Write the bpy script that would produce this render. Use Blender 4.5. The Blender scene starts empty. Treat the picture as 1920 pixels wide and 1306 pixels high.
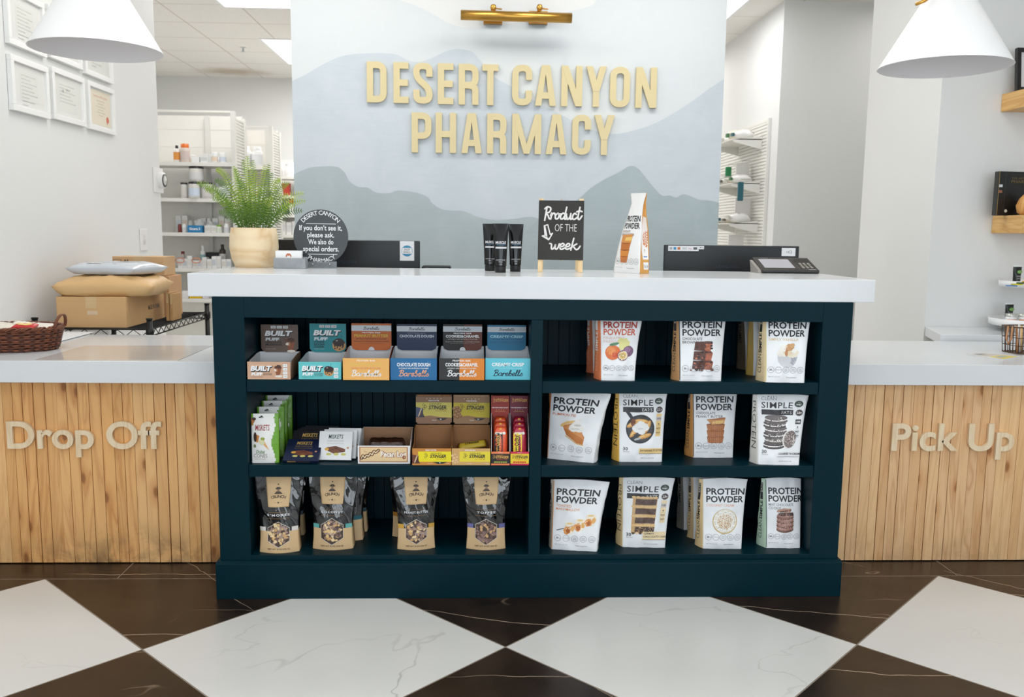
import bpy, bmesh, math, random
from mathutils import Vector, Matrix, noise
from mathutils.geometry import tessellate_polygon
random.seed(7)
S = bpy.context.scene
COL = S.collection
PI = math.pi
# ------------------------------------------------------------------ camera
F, PITCH, YAW, ROLL = 1645.62, .1310, .0405, .0121      # focal length in pixels of a 1920 wide frame
EYE = Vector((0, -2.8959, 1.2205))
cp, sp, cy, sy, cr, sr = math.cos(PITCH), math.sin(PITCH), math.cos(YAW), math.sin(YAW), math.cos(ROLL), math.sin(ROLL)
FW = Vector((sy*cp, cy*cp, -sp)); _r = Vector((cy, -sy, 0)); _u = _r.cross(FW)
RT = cr*_r + sr*_u; UP = -sr*_r + cr*_u
cam = bpy.data.cameras.new('camera'); cam.sensor_width = 36; cam.lens = F/1920*36
cam.dof.use_dof = True; cam.dof.focus_distance = 2.95; cam.dof.aperture_fstop = 5.0
cam.clip_start = .05
co = bpy.data.objects.new('camera', cam); COL.objects.link(co)
co.matrix_world = Matrix(((RT.x, UP.x, -FW.x, EYE.x), (RT.y, UP.y, -FW.y, EYE.y), (RT.z, UP.z, -FW.z, EYE.z), (0, 0, 0, 1)))
S.camera = co
# ------------------------------------------------------------------ world, daylight, ceiling light, exposure
S.view_settings.view_transform = 'Standard'; S.view_settings.look = 'None'
S.view_settings.gamma = 1; S.view_settings.use_curve_mapping = False
S.view_settings.exposure = 0.15
w = bpy.data.worlds.new('daylight'); S.world = w; w.use_nodes = True
w.node_tree.nodes['Background'].inputs[0].default_value = (.80, .90, 1.0, 1)
w.node_tree.nodes['Background'].inputs[1].default_value = .9
S.cycles.max_bounces = 7; S.cycles.diffuse_bounces = 5; S.cycles.glossy_bounces = 3; S.cycles.transmission_bounces = 4
S.cycles.use_adaptive_sampling = True; S.cycles.use_denoising = True
S.cycles.sample_clamp_indirect = 6; S.cycles.caustics_reflective = False; S.cycles.caustics_refractive = False

def area(name, loc, sx, sy_, power, col, rot=(0, 0, 0), vis=False):
    l = bpy.data.lights.new(name, 'AREA'); l.shape = 'RECTANGLE'; l.size = sx; l.size_y = sy_
    l.energy = power; l.color = col
    o = bpy.data.objects.new(name, l); COL.objects.link(o); o.location = loc; o.rotation_euler = rot
    return o
# shop windows in the street front, behind the camera
for i, x in enumerate((-.9, 1.0, 2.9)):
    area('window_daylight', (x, -5.9, 1.62), 1.7, 2.3, 31, (.87, .94, 1.0), (PI/2, 0, 0))
# ceiling troffers of the shop floor (in front) and the dispensary (behind), plus added fill lamps
for x, y in ((-1.0, -.75), (1.5, -.75), (-1.0, -3.0), (1.5, -3.0)):
    area('ceiling_and_fill_lamp', (x, y, 2.915), 1.2, .6, 13, (1, .985, .965))
for x, y, p in ((-1.7, 3.75, 13), (1.7, 3.78, 9), (-1.7, 6.1, 30), (1.7, 6.1, 12), (0, 5.7, 24), (-3.45, 4.7, 16), (3.3, 3.0, 6)):
    area('ceiling_and_fill_lamp', (x, y, 2.915), .6, 1.2, p, (1, .975, .94))  # unseen lamps added among the panels to brighten back wall and passage
for x in (-.9, .9):
    area('ceiling_and_fill_lamp', (x, 1.15, 2.915), 1.2, .5, 14, (1, .975, .94))  # unseen lamps, added to brighten the mural and the return wall

# ------------------------------------------------------------------ helpers
def U(px, py, X=None, Y=None, Z=None):
    "the point where the sight line of a photo position meets a plane of the room"
    d = FW + RT*((px-960)/F) + UP*((653-py)/F)
    if X is not None: t = (X-EYE.x)/d.x
    elif Y is not None: t = (Y-EYE.y)/d.y
    else: t = (Z-EYE.z)/d.z
    return EYE + d*t
def lin(c):
    c = c/255
    return c/12.92 if c <= .04045 else ((c+.055)/1.055)**2.4
_M = {}
def M(rgb, rough=.5, metal=0, coat=0, bump=0, bscale=200, trans=0, alpha=1, emit=0, var=0, vscale=8, sheen=0):
    k = (rgb, rough, metal, coat, bump, bscale, trans, alpha, emit, var, vscale)
    if k in _M: return _M[k]
    m = bpy.data.materials.new('material'); m.use_nodes = True
    nt = m.node_tree; b = nt.nodes['Principled BSDF']
    c = (lin(rgb[0]), lin(rgb[1]), lin(rgb[2]), 1)
    b.inputs['Base Color'].default_value = c
    b.inputs['Roughness'].default_value = rough; b.inputs['Metallic'].default_value = metal
    b.inputs['Coat Weight'].default_value = coat; b.inputs['Coat Roughness'].default_value = .08
    b.inputs['Transmission Weight'].default_value = trans; b.inputs['Alpha'].default_value = alpha
    if emit:
        b.inputs['Emission Color'].default_value = c; b.inputs['Emission Strength'].default_value = emit
    if bump or var:
        tc = nt.nodes.new('ShaderNodeTexCoord'); n = nt.nodes.new('ShaderNodeTexNoise')
        nt.links.new(tc.outputs['Object'], n.inputs['Vector'])
        n.inputs['Scale'].default_value = bscale if bump else vscale; n.inputs['Detail'].default_value = 4
        if bump:
            bp = nt.nodes.new('ShaderNodeBump'); bp.inputs['Strength'].default_value = bump; bp.inputs['Distance'].default_value = .01
            nt.links.new(n.outputs['Fac'], bp.inputs['Height']); nt.links.new(bp.outputs['Normal'], b.inputs['Normal'])
        if var:
            n2 = nt.nodes.new('ShaderNodeTexNoise'); n2.inputs['Scale'].default_value = vscale; n2.inputs['Detail'].default_value = 6
            nt.links.new(tc.outputs['Object'], n2.inputs['Vector'])
            r = nt.nodes.new('ShaderNodeMapRange'); r.inputs[1].default_value = .3; r.inputs[2].default_value = .7
            r.inputs[3].default_value = 1-var; r.inputs[4].default_value = 1+var
            nt.links.new(n2.outputs['Fac'], r.inputs[0])
            mx = nt.nodes.new('ShaderNodeVectorMath'); mx.operation = 'SCALE'; mx.inputs[0].default_value = c[:3]
            nt.links.new(r.outputs[0], mx.inputs['Scale']); nt.links.new(mx.outputs[0], b.inputs['Base Color'])
    _M[k] = m
    return m

class MB:
    "collects shapes into one mesh"
    def __init__(s): s.v = []; s.f = []; s.m = []; s.sm = []; s.mats = []
    def mi(s, m):
        if m is None: return 0
        if m not in s.mats: s.mats.append(m)
        return s.mats.index(m)
    def add(s, vs, fs, m=None, smooth=False):
        b = len(s.v); s.v += [tuple(v) for v in vs]; i = s.mi(m)
        for f in fs: s.f.append([b+k for k in f]); s.m.append(i); s.sm.append(smooth)
        return s
    def box(s, a, b, m=None, M4=None):
        (x0, y0, z0), (x1, y1, z1) = a, b
        v = [Vector(p) for p in ((x0,y0,z0),(x1,y0,z0),(x1,y1,z0),(x0,y1,z0),(x0,y0,z1),(x1,y0,z1),(x1,y1,z1),(x0,y1,z1))]
        if M4: v = [M4 @ p for p in v]
        return s.add(v, [(0,3,2,1),(4,5,6,7),(0,1,5,4),(1,2,6,5),(2,3,7,6),(3,0,4,7)], m)
    def prism(s, pts, h0, h1, ax='z', m=None):
        "pts 2D outline (ccw) extruded along an axis: z -> (x,y), y -> (x,z), x -> (y,z)"
        n = len(pts)
        def P(p, h): return {'z': (p[0], p[1], h), 'y': (p[0], h, p[1]), 'x': (h, p[0], p[1])}[ax]
        v = [P(p, h0) for p in pts] + [P(p, h1) for p in pts]
        return s.add(v, [tuple(range(n))[::-1], tuple(range(n, 2*n))] + [(i, (i+1) % n, n+(i+1) % n, n+i) for i in range(n)], m)
    def lathe(s, prof, n=24, c=(0, 0, 0), m=None, smooth=True, sx=1, sy=1, caps=True):
        v = []; f = []
        for r, z in prof:
            for k in range(n):
                a = 2*PI*k/n; v.append((c[0]+r*math.cos(a)*sx, c[1]+r*math.sin(a)*sy, c[2]+z))
        for j in range(len(prof)-1):
            for k in range(n): f.append((j*n+k, j*n+(k+1) % n, (j+1)*n+(k+1) % n, (j+1)*n+k))
        s.add(v, f, m, smooth)
        if caps and prof[0][0] > 1e-5: s.add(v[:n], [tuple(range(n))[::-1]], m)
        if caps and prof[-1][0] > 1e-5: s.add(v[-n:], [tuple(range(n))], m)
        return s
    def tube(s, pts, r, n=8, m=None, caps=True, closed=False):
        pts = [Vector(p) for p in pts]; k = len(pts); v = []; f = []
        for i, p in enumerate(pts):
            if closed: t = pts[(i+1) % k]-pts[i-1]
            else: t = pts[min(i+1, k-1)]-pts[max(i-1, 0)]
            t.normalize(); a = Vector((0, 0, 1)) if abs(t.z) < .9 else Vector((1, 0, 0))
            x = t.cross(a).normalized(); y = x.cross(t)
            rr = r[i] if isinstance(r, (list, tuple)) else r
            for j in range(n): v.append(p + x*rr*math.cos(2*PI*j/n) + y*rr*math.sin(2*PI*j/n))
        for i in range(k if closed else k-1):
            for j in range(n): f.append((i*n+j, i*n+(j+1) % n, ((i+1) % k)*n+(j+1) % n, ((i+1) % k)*n+j))
        if caps and not closed: f += [tuple(range(n))[::-1], tuple(range((k-1)*n, k*n))]
        return s.add(v, f, m, True)
    def grid(s, fn, nu, nv, m=None, smooth=True, closed=False, mf=None):
        v = [fn(i/nu, j/nv) for j in range(nv+1) for i in range(nu+1)]
        b = len(s.v); s.v += [tuple(p) for p in v]
        for j in range(nv):
            for i in range(nu):
                q = j*(nu+1)+i; s.f.append([b+q, b+q+1, b+q+nu+2, b+q+nu+1])
                s.m.append(s.mi(mf((i+.5)/nu, (j+.5)/nv) if mf else m)); s.sm.append(smooth)
        return s
    def build(s, name, mat=None, parent=None, loc=None, bevel=0, weld=False, seg=2):
        me = bpy.data.meshes.new(name); me.from_pydata(s.v, [], s.f)
        ms = s.mats or ([mat] if mat else [])
        for m in ms: me.materials.append(m)
        if s.mats: me.polygons.foreach_set('material_index', s.m)
        me.polygons.foreach_set('use_smooth', s.sm)
        if weld:
            bm = bmesh.new(); bm.from_mesh(me); bmesh.ops.remove_doubles(bm, verts=bm.verts, dist=1e-5)
            bmesh.ops.recalc_face_normals(bm, faces=bm.faces); bm.to_mesh(me); bm.free()
        me.update()
        o = bpy.data.objects.new(name, me); COL.objects.link(o)
        if parent: o.parent = parent
        if loc: o.location = loc
        if bevel:
            b = o.modifiers.new('bevel', 'BEVEL'); b.width = bevel; b.segments = seg; b.limit_method = 'ANGLE'; b.angle_limit = .7
        return o
def tag(o, label, cat, group=None, kind=None):
    o['label'] = label; o['category'] = cat
    if group: o['group'] = group
    if kind: o['kind'] = kind
    return o
def thing(name, label, cat, loc=(0, 0, 0), rz=0, group=None):
    o = bpy.data.objects.new(name, None); COL.objects.link(o); o.empty_display_size = .05
    o.location = loc; o.rotation_euler = (0, 0, rz)
    return tag(o, label, cat, group)
def struct(o):
    o['kind'] = 'structure'; return o
def dup(root, loc, rz=None, label=None, group=None):
    r = root.copy(); COL.objects.link(r); r.location = loc
    if rz is not None: r.rotation_euler = (root.rotation_euler[0], root.rotation_euler[1], rz)
    if label: r['label'] = label
    if group: r['group'] = group
    def kids(a, b):
        for ch in list(a.children):
            c = ch.copy(); COL.objects.link(c); c.parent = b; kids(ch, c)
    kids(root, r)
    return r
def box(a, b): return MB().box(a, b)

# ---- text and print: flat shapes that are mapped on to a surface
_tc = bpy.data.curves.new('type', 'FONT'); _to = bpy.data.objects.new('type', _tc)
_cache = {}
def glyphs(s, bold=0, shear=0, sp=1, res=2):
    k = (s, bold, shear, sp, res)
    if k not in _cache:
        _tc.body = s; _tc.offset = bold; _tc.shear = shear; _tc.space_character = sp; _tc.resolution_u = res
        m = _to.to_mesh()
        _cache[k] = ([(v.co.x, v.co.y) for v in m.vertices], [tuple(p.vertices) for p in m.polygons]); _to.to_mesh_clear()
    return _cache[k]
def catmull(p, n=5, closed=False):
    if len(p) < 3: return [tuple(q) for q in p]
    q = [p[-1]]+list(p)+[p[0], p[1]] if closed else [p[0]]+list(p)+[p[-1]]
    out = []
    for i in range(1, len(q)-2):
        a, b, c, d = q[i-1:i+3]
        for j in range(n):
            t = j/n
            out.append(tuple(.5*(2*b[k]+(c[k]-a[k])*t+(2*a[k]-5*b[k]+4*c[k]-d[k])*t*t+(3*b[k]-a[k]-3*c[k]+d[k])*t**3) for k in range(len(b))))
    if not closed: out.append(tuple(p[-1]))
    return out
SCRIPT = {
 'B': (.6, [[(.2,.98),(.14,.5),(.08,.02)], [(-.02,.8),(.18,1),(.46,.93),(.44,.66),(.2,.54),(.48,.47),(.52,.16),(.28,0),(-.02,.06)]]),
 'P': (.55, [[(.16,1.0),(.13,.5),(.1,-.1)], [(-.02,.85),(.2,1.02),(.5,.9),(.44,.6),(.17,.48),(.34,.3),(.5,.02),(.62,.1)]]),
 'a': (.5, [[(.4,.44),(.24,.52),(.05,.34),(.07,.08),(.22,.02),(.38,.2),(.42,.46)], [(.42,.48),(.39,.12),(.47,.02),(.6,.14)]]),
 'r': (.42, [[(.02,.3),(.1,.52),(.1,.3),(.07,0)], [(.08,.22),(.2,.46),(.36,.48),(.38,.38)]]),
 'e': (.42, [[(.02,.22),(.26,.28),(.32,.44),(.18,.52),(.04,.34),(.07,.07),(.22,.0),(.44,.16)]]),
 'b': (.46, [[(.02,.2),(.22,.8),(.18,1),(.08,.8),(.06,.12),(.2,0),(.36,.16),(.3,.42),(.14,.4)], [(.32,.4),(.48,.34)]]),
 'l': (.3, [[(.0,.18),(.2,.8),(.16,1),(.06,.8),(.05,.12),(.14,0),(.32,.18)]]),
 's': (.34, [[(.0,.14),(.2,.52),(.22,.36),(.3,.14),(.16,0),(.02,.06)]]),
 'o': (.46, [[(.22,.5),(.04,.32),(.08,.05),(.28,.06),(.36,.32),(.22,.5),(.34,.44),(.5,.44)]]),
 'd': (.54, [[(.4,.42),(.22,.5),(.04,.3),(.08,.04),(.26,.05),(.4,.26)], [(.48,1.0),(.42,.4),(.4,.1),(.5,0),(.62,.16)]]),
 'u': (.52, [[(.0,.44),(.04,.12),(.18,.0),(.34,.2),(.38,.48)], [(.38,.48),(.37,.1),(.46,0),(.58,.14)]]),
 'c': (.42, [[(.36,.4),(.2,.5),(.04,.28),(.1,.03),(.28,.02),(.46,.18)]]),
 't': (.4, [[(.18,1.0),(.12,.4),(.13,.08),(.26,0),(.46,.3)], [(-.06,.62),(.16,.7),(.42,.64)]]),
 'w': (.66, [[(-.1,.5),(.04,.44),(.08,.08),(.18,.0),(.3,.2),(.34,.44),(.36,.08),(.48,0),(.58,.2),(.62,.48),(.7,.4)]]),
 'k': (.56, [[(.12,1.0),(.08,.5),(.04,-.06)], [(.4,.5),(.1,.24),(.2,.24),(.4,0),(.56,.04),(.68,.3)]]),
}
class Pr:
    "a printed design: shapes in surface metres, later ones lie over earlier ones"
    def __init__(s): s.it = []
    def shape(s, v, f, col): s.it.append((v, f, col)); return s
    def rect(s, x0, y0, x1, y1, col, n=1):
        nx = max(n, int(abs(x1-x0)/.012)); ny = max(n, int(abs(y1-y0)/.012))
        v = [(x0+(x1-x0)*i/nx, y0+(y1-y0)*j/ny) for j in range(ny+1) for i in range(nx+1)]
        return s.shape(v, [(j*(nx+1)+i, j*(nx+1)+i+1, (j+1)*(nx+1)+i+1, (j+1)*(nx+1)+i) for j in range(ny) for i in range(nx)], col)
    def poly(s, pts, col): return s.shape(list(pts), [tuple(range(len(pts)))], col)
    def disc(s, x, y, rx, ry, col, rot=0, n=16, wob=0):
        c, d = math.cos(rot), math.sin(rot); p = [(x, y)]
        for k in range(n):
            a = 2*PI*k/n; q = 1+wob*random.uniform(-1, 1)
            p.append((x+(rx*math.cos(a)*c-ry*math.sin(a)*d)*q, y+(rx*math.cos(a)*d+ry*math.sin(a)*c)*q))
        return s.shape(p, [(0, 1+k, 1+(k+1) % n) for k in range(n)], col)
    def ring(s, x, y, r, wd, col, n=24):
        v = [(x+q*math.cos(2*PI*k/n), y+q*math.sin(2*PI*k/n)) for q in (r, r-wd) for k in range(n)]
        return s.shape(v, [(k, (k+1) % n, n+(k+1) % n, n+k) for k in range(n)], col)
    def line(s, pts, wd, col, cap=True):
        v = []; f = []
        for i, p in enumerate(pts):
            a = Vector(pts[max(i-1, 0)]); b = Vector(pts[min(i+1, len(pts)-1)]); t = b-a
            if t.length < 1e-9: t = Vector((1, 0))
            t.normalize(); v += [(p[0]-t.y*wd/2, p[1]+t.x*wd/2), (p[0]+t.y*wd/2, p[1]-t.x*wd/2)]
        f = [(2*i, 2*i+1, 2*i+3, 2*i+2) for i in range(len(pts)-1)]
        if cap:
            for q in (pts[0], pts[-1]):
                b = len(v); v += [(q[0]+wd/2*math.cos(a*PI/4), q[1]+wd/2*math.sin(a*PI/4)) for a in range(8)]; f.append(tuple(range(b, b+8)))
        return s.shape(v, f, col)
    def text(s, t, x, y, h, col, w=None, bold=0, shear=0, rot=0, al='L', sp=1, res=2):
        v, f = glyphs(t, bold, shear, sp, res)
        if not v: return s
        k = h/.70; xs = [p[0] for p in v]; x0, x1 = min(xs), max(xs)
        kx = w/(x1-x0) if w else k
        ox = {'L': x0, 'C': (x0+x1)/2, 'R': x1}[al]
        c, d = math.cos(rot), math.sin(rot)
        return s.shape([(x+(p[0]-ox)*kx*c-p[1]*k*d, y+(p[0]-ox)*kx*d+p[1]*k*c) for p in v], f, col)
    def script(s, t, x, y, h, col, wd, w=None, slant=.15, al='C'):
        segs = []; cx = 0
        for ch in t:
            a, st = SCRIPT[ch]
            for q in st: segs.append([(cx+p[0]+slant*p[1], p[1]) for p in catmull(q, 4)])
            cx += a
        xs = [p[0] for q in segs for p in q]; x0, x1 = min(xs), max(xs); kx = w/(x1-x0) if w else h
        ox = {'L': x0, 'C': (x0+x1)/2}[al]
        for q in segs: s.line([(x+(p[0]-ox)*kx, y+p[1]*h) for p in q], wd, col)
        return s
    def arc(s, t, x, y, r, am, span, h, col, bold=0, flip=False):
        X = lambda q: (min(p[0] for p in q), max(p[0] for p in q))
        a, b = X(glyphs(t, bold)[0])
        for i, ch in enumerate(t):
            if ch == ' ': continue
            e = X(glyphs(t[:i+1], bold)[0])[1]; c0, c1 = X(glyphs(ch, bold)[0]); u = (e-(c1-c0)/2-a)/(b-a)
            a_ = am+span*(.5-u)*(-1 if flip else 1); rr = r
            s.text(ch, x+rr*math.cos(a_), y+rr*math.sin(a_), h, col, bold=bold, rot=a_-PI/2 if not flip else a_+PI/2, al='C')
        return s
    def build(s, name, mp, parent, base=2e-4, step=2e-5, fine=None, **mk):
        mb = MB()
        for i, (v, f, col) in enumerate(s.it):
            o = base+i*step
            if fine: v, f = refine(v, f, fine)
            mb.add([mp(p[0], p[1], o) for p in v], f, col if isinstance(col, bpy.types.Material) else M(col, **(mk or {'rough': .45})))
        return mb.build(name, None, parent)
def refine(v, f, lim):
    "splits a flat shape into small triangles, so that it can follow a bulging surface"
    v = [tuple(p) for p in v]; out = []; mid = {}
    tri = []
    for q in f:
        if len(q) == 3: tri.append(tuple(q))
        elif len(q) == 4: tri += [(q[0], q[1], q[2]), (q[0], q[2], q[3])]
        else: tri += [tuple(q[k] for k in t) for t in tessellate_polygon([[Vector((v[k][0], v[k][1], 0)) for k in q]])]
    L2 = lim*lim
    while tri:
        a, b, c = tri.pop(); A, B, C = v[a], v[b], v[c]
        d = [((A[0]-B[0])**2+(A[1]-B[1])**2, a, b, c), ((B[0]-C[0])**2+(B[1]-C[1])**2, b, c, a), ((C[0]-A[0])**2+(C[1]-A[1])**2, c, a, b)]
        m = max(d)
        if m[0] <= L2: out.append((a, b, c)); continue
        _, p, q, r = m; k = (min(p, q), max(p, q))
        if k not in mid: mid[k] = len(v); v.append(((v[p][0]+v[q][0])/2, (v[p][1]+v[q][1])/2))
        tri += [(p, mid[k], r), (mid[k], q, r)]
    return v, out
def flat(x=0, y=0, z=0):            # a face looking towards -Y
    return lambda a, b, o: (x+a, y-o, z+b)
# ------------------------------------------------------------------ node helpers
class N:
    def __init__(s, rough=.5):
        s.m = bpy.data.materials.new('material'); s.m.use_nodes = True; s.t = s.m.node_tree; s.b = s.t.nodes['Principled BSDF']
        s.b.inputs['Roughness'].default_value = rough
    def n(s, k, **a):
        q = s.t.nodes.new(k)
        for x, v in a.items():
            if x.startswith('i_'):
                key = x[2:]; q.inputs[int(key) if key.isdigit() else key].default_value = v
            else: setattr(q, x, v)
        return q
    def l(s, a, b): s.t.links.new(a, b)
    def math(s, op, a, b=None, c=None):
        q = s.n('ShaderNodeMath', operation=op)
        for i, v in enumerate((a, b, c)):
            if v is None: continue
            if isinstance(v, (int, float)): q.inputs[i].default_value = v
            else: s.l(v, q.inputs[i])
        return q.outputs[0]
    def mix(s, f, a, b):
        q = s.n('ShaderNodeMix', data_type='RGBA')
        for i, v in ((0, f), (6, a), (7, b)):
            if isinstance(v, (int, float)): q.inputs[i].default_value = v
            elif isinstance(v, tuple): q.inputs[i].default_value = (lin(v[0]), lin(v[1]), lin(v[2]), 1)
            else: s.l(v, q.inputs[i])
        return q.outputs[2]
    def noise(s, vec, scale, detail=4, dist=0, rough=.5):
        q = s.n('ShaderNodeTexNoise'); q.inputs['Scale'].default_value = scale; q.inputs['Detail'].default_value = detail
        q.inputs['Distortion'].default_value = dist; q.inputs['Roughness'].default_value = rough
        s.l(vec, q.inputs['Vector']); return q.outputs['Fac']
    def ramp(s, v, a, b, c=0., d=1.):
        q = s.n('ShaderNodeMapRange'); q.inputs[1].default_value = a; q.inputs[2].default_value = b
        q.inputs[3].default_value = c; q.inputs[4].default_value = d; s.l(v, q.inputs[0]); return q.outputs[0]
    def vec(s, v, scale=(1, 1, 1), loc=None):
        q = s.n('ShaderNodeVectorMath', operation='MULTIPLY'); s.l(v, q.inputs[0]); q.inputs[1].default_value = scale
        if loc is None: return q.outputs[0]
        r = s.n('ShaderNodeVectorMath', operation='ADD'); s.l(q.outputs[0], r.inputs[0])
        if isinstance(loc, tuple): r.inputs[1].default_value = loc
        else: s.l(loc, r.inputs[1])
        return r.outputs[0]
    def obj(s): return s.n('ShaderNodeTexCoord').outputs['Object']
    def color(s, c): s.l(c, s.b.inputs['Base Color']); return s
    def bump(s, h, st=.3, d=.002):
        q = s.n('ShaderNodeBump'); q.inputs['Strength'].default_value = st; q.inputs['Distance'].default_value = d
        s.l(h, q.inputs['Height']); s.l(q.outputs['Normal'], s.b.inputs['Normal']); return s

DG, X0, YT = 1.063, -.4401, .1052          # floor: tile diagonal, a tile corner, the seam in front of the counters
def floor_material():
    q = N(.3); P = q.obj(); sx = q.n('ShaderNodeSeparateXYZ'); q.l(P, sx.inputs[0]); x, y = sx.outputs[0], sx.outputs[1]
    dx = q.math('SUBTRACT', x, X0); dy = q.math('SUBTRACT', y, YT-DG/2)
    a = q.math('DIVIDE', q.math('ADD', dx, dy), DG); b = q.math('DIVIDE', q.math('SUBTRACT', dx, dy), DG)
    ra = q.math('ROUND', a); rb = q.math('ROUND', b)
    par = q.math('ABSOLUTE', q.math('SUBTRACT', q.math('MODULO', q.math('ABSOLUTE', q.math('ADD', ra, rb)), 2), 0))
    white = q.math('LESS_THAN', par, .5)
    body = q.math('LESS_THAN', y, YT)
    white = q.math('MULTIPLY', white, body)
    g = .0022/.75
    ea = q.math('GREATER_THAN', q.math('ABSOLUTE', q.math('SUBTRACT', a, ra)), .5-g)
    eb = q.math('GREATER_THAN', q.math('ABSOLUTE', q.math('SUBTRACT', b, rb)), .5-g)
    gd = q.math('MULTIPLY', q.math('MAXIMUM', ea, eb), body)
    line = q.math('LESS_THAN', q.math('ABSOLUTE', q.math('SUBTRACT', y, YT)), .0022)
    bx = q.math('DIVIDE', q.math('ADD', x, 1.257), 1.508)          # joints of the border strip
    rbx = q.math('ROUND', bx)
    jb = q.math('MULTIPLY', q.math('LESS_THAN', q.math('ABSOLUTE', q.math('SUBTRACT', bx, rbx)), .0014), q.math('GREATER_THAN', y, YT))
    grout = q.math('MAXIMUM', q.math('MAXIMUM', gd, line), jb)
    cb = q.n('ShaderNodeCombineXYZ'); q.l(q.math('MULTIPLY', ra, 3.7), cb.inputs[0]); q.l(q.math('MULTIPLY', rb, 5.3), cb.inputs[1])
    tp = q.n('ShaderNodeVectorMath', operation='ADD'); q.l(P, tp.inputs[0]); q.l(cb.outputs[0], tp.inputs[1]); tp = tp.outputs[0]
    def vein(scale, wd, det, dist, off):
        n = q.noise(q.vec(tp, (1, 1.7, 1), off), scale, det, dist)
        return q.ramp(q.math('ABSOLUTE', q.math('SUBTRACT', n, .5)), 0, wd, 1, 0)
    big = q.ramp(q.noise(q.vec(tp, (1, 1, 1), (9, 4, 0)), 1.3, 2), .5, .68)
    v1 = q.math('MULTIPLY', vein(.9, .0035, 5, .4, (0, 0, 0)), big)
    v2 = q.math('MULTIPLY', vein(1.9, .006, 5, .4, (3, 1, 0)), q.ramp(q.noise(tp, 2.2, 2), .5, .7))
    cloud = q.noise(tp, 2.5, 6)
    wc = q.mix(q.ramp(cloud, .35, .75, 0, .5), (221, 222, 220), (213, 214, 212))
    wc = q.mix(q.math('MULTIPLY', v1, .62), wc, (150, 152, 148)); wc = q.mix(q.math('MULTIPLY', v2, .22), wc, (170, 170, 166))
    dc = q.mix(q.ramp(q.noise(tp, 4.5, 9, .4, .65), .35, .7), (27, 20, 15), (52, 40, 32))
    dc = q.mix(q.math('MULTIPLY', q.ramp(q.noise(tp, 14, 8, 1, .7), .6, .8), .28), dc, (98, 84, 74))
    big2 = q.ramp(q.noise(q.vec(tp, (1, 1, 1), (2, 7, 0)), 1.6, 2), .36, .5)
    wn = q.n('ShaderNodeTexWhiteNoise', noise_dimensions='3D'); q.l(cb.outputs[0], wn.inputs[0])
    def straight(turn, per, wd, wob, sl):
        a_ = q.math('ADD', q.math('MULTIPLY', wn.outputs['Value'], sl), turn)
        u = q.math('ADD', q.math('MULTIPLY', x, q.math('COSINE', a_)), q.math('MULTIPLY', y, q.math('SINE', a_)))
        u = q.math('ADD', u, q.math('MULTIPLY', q.noise(tp, 2.2, 5, .2), wob))
        f_ = q.math('FRACT', q.math('ADD', q.math('DIVIDE', u, per), q.math('MULTIPLY', wn.outputs['Value'], 7.3)))
        return q.ramp(q.math('ABSOLUTE', q.math('SUBTRACT', f_, .5)), 0, wd/per, 1, 0)
    d1 = q.math('MULTIPLY', q.math('MAXIMUM', straight(1.75, .47, .0026, .11, -.45), straight(.5, .9, .0022, .16, .5)), big2); d2 = q.math('MULTIPLY', vein(1.3, .004, 3, .3, (1, 8, 0)), q.ramp(q.noise(tp, 3, 2), .52, .66))
    dc = q.mix(q.math('MULTIPLY', d1, .85), dc, (206, 184, 160)); dc = q.mix(q.math('MULTIPLY', d2, .6), dc, (170, 148, 126))
    c = q.mix(white, dc, wc); c = q.mix(grout, c, (138, 127, 114)); q.color(c)
    q.l(q.ramp(grout, 0, 1, .28, .8), q.b.inputs['Roughness'])
    return q.m
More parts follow.
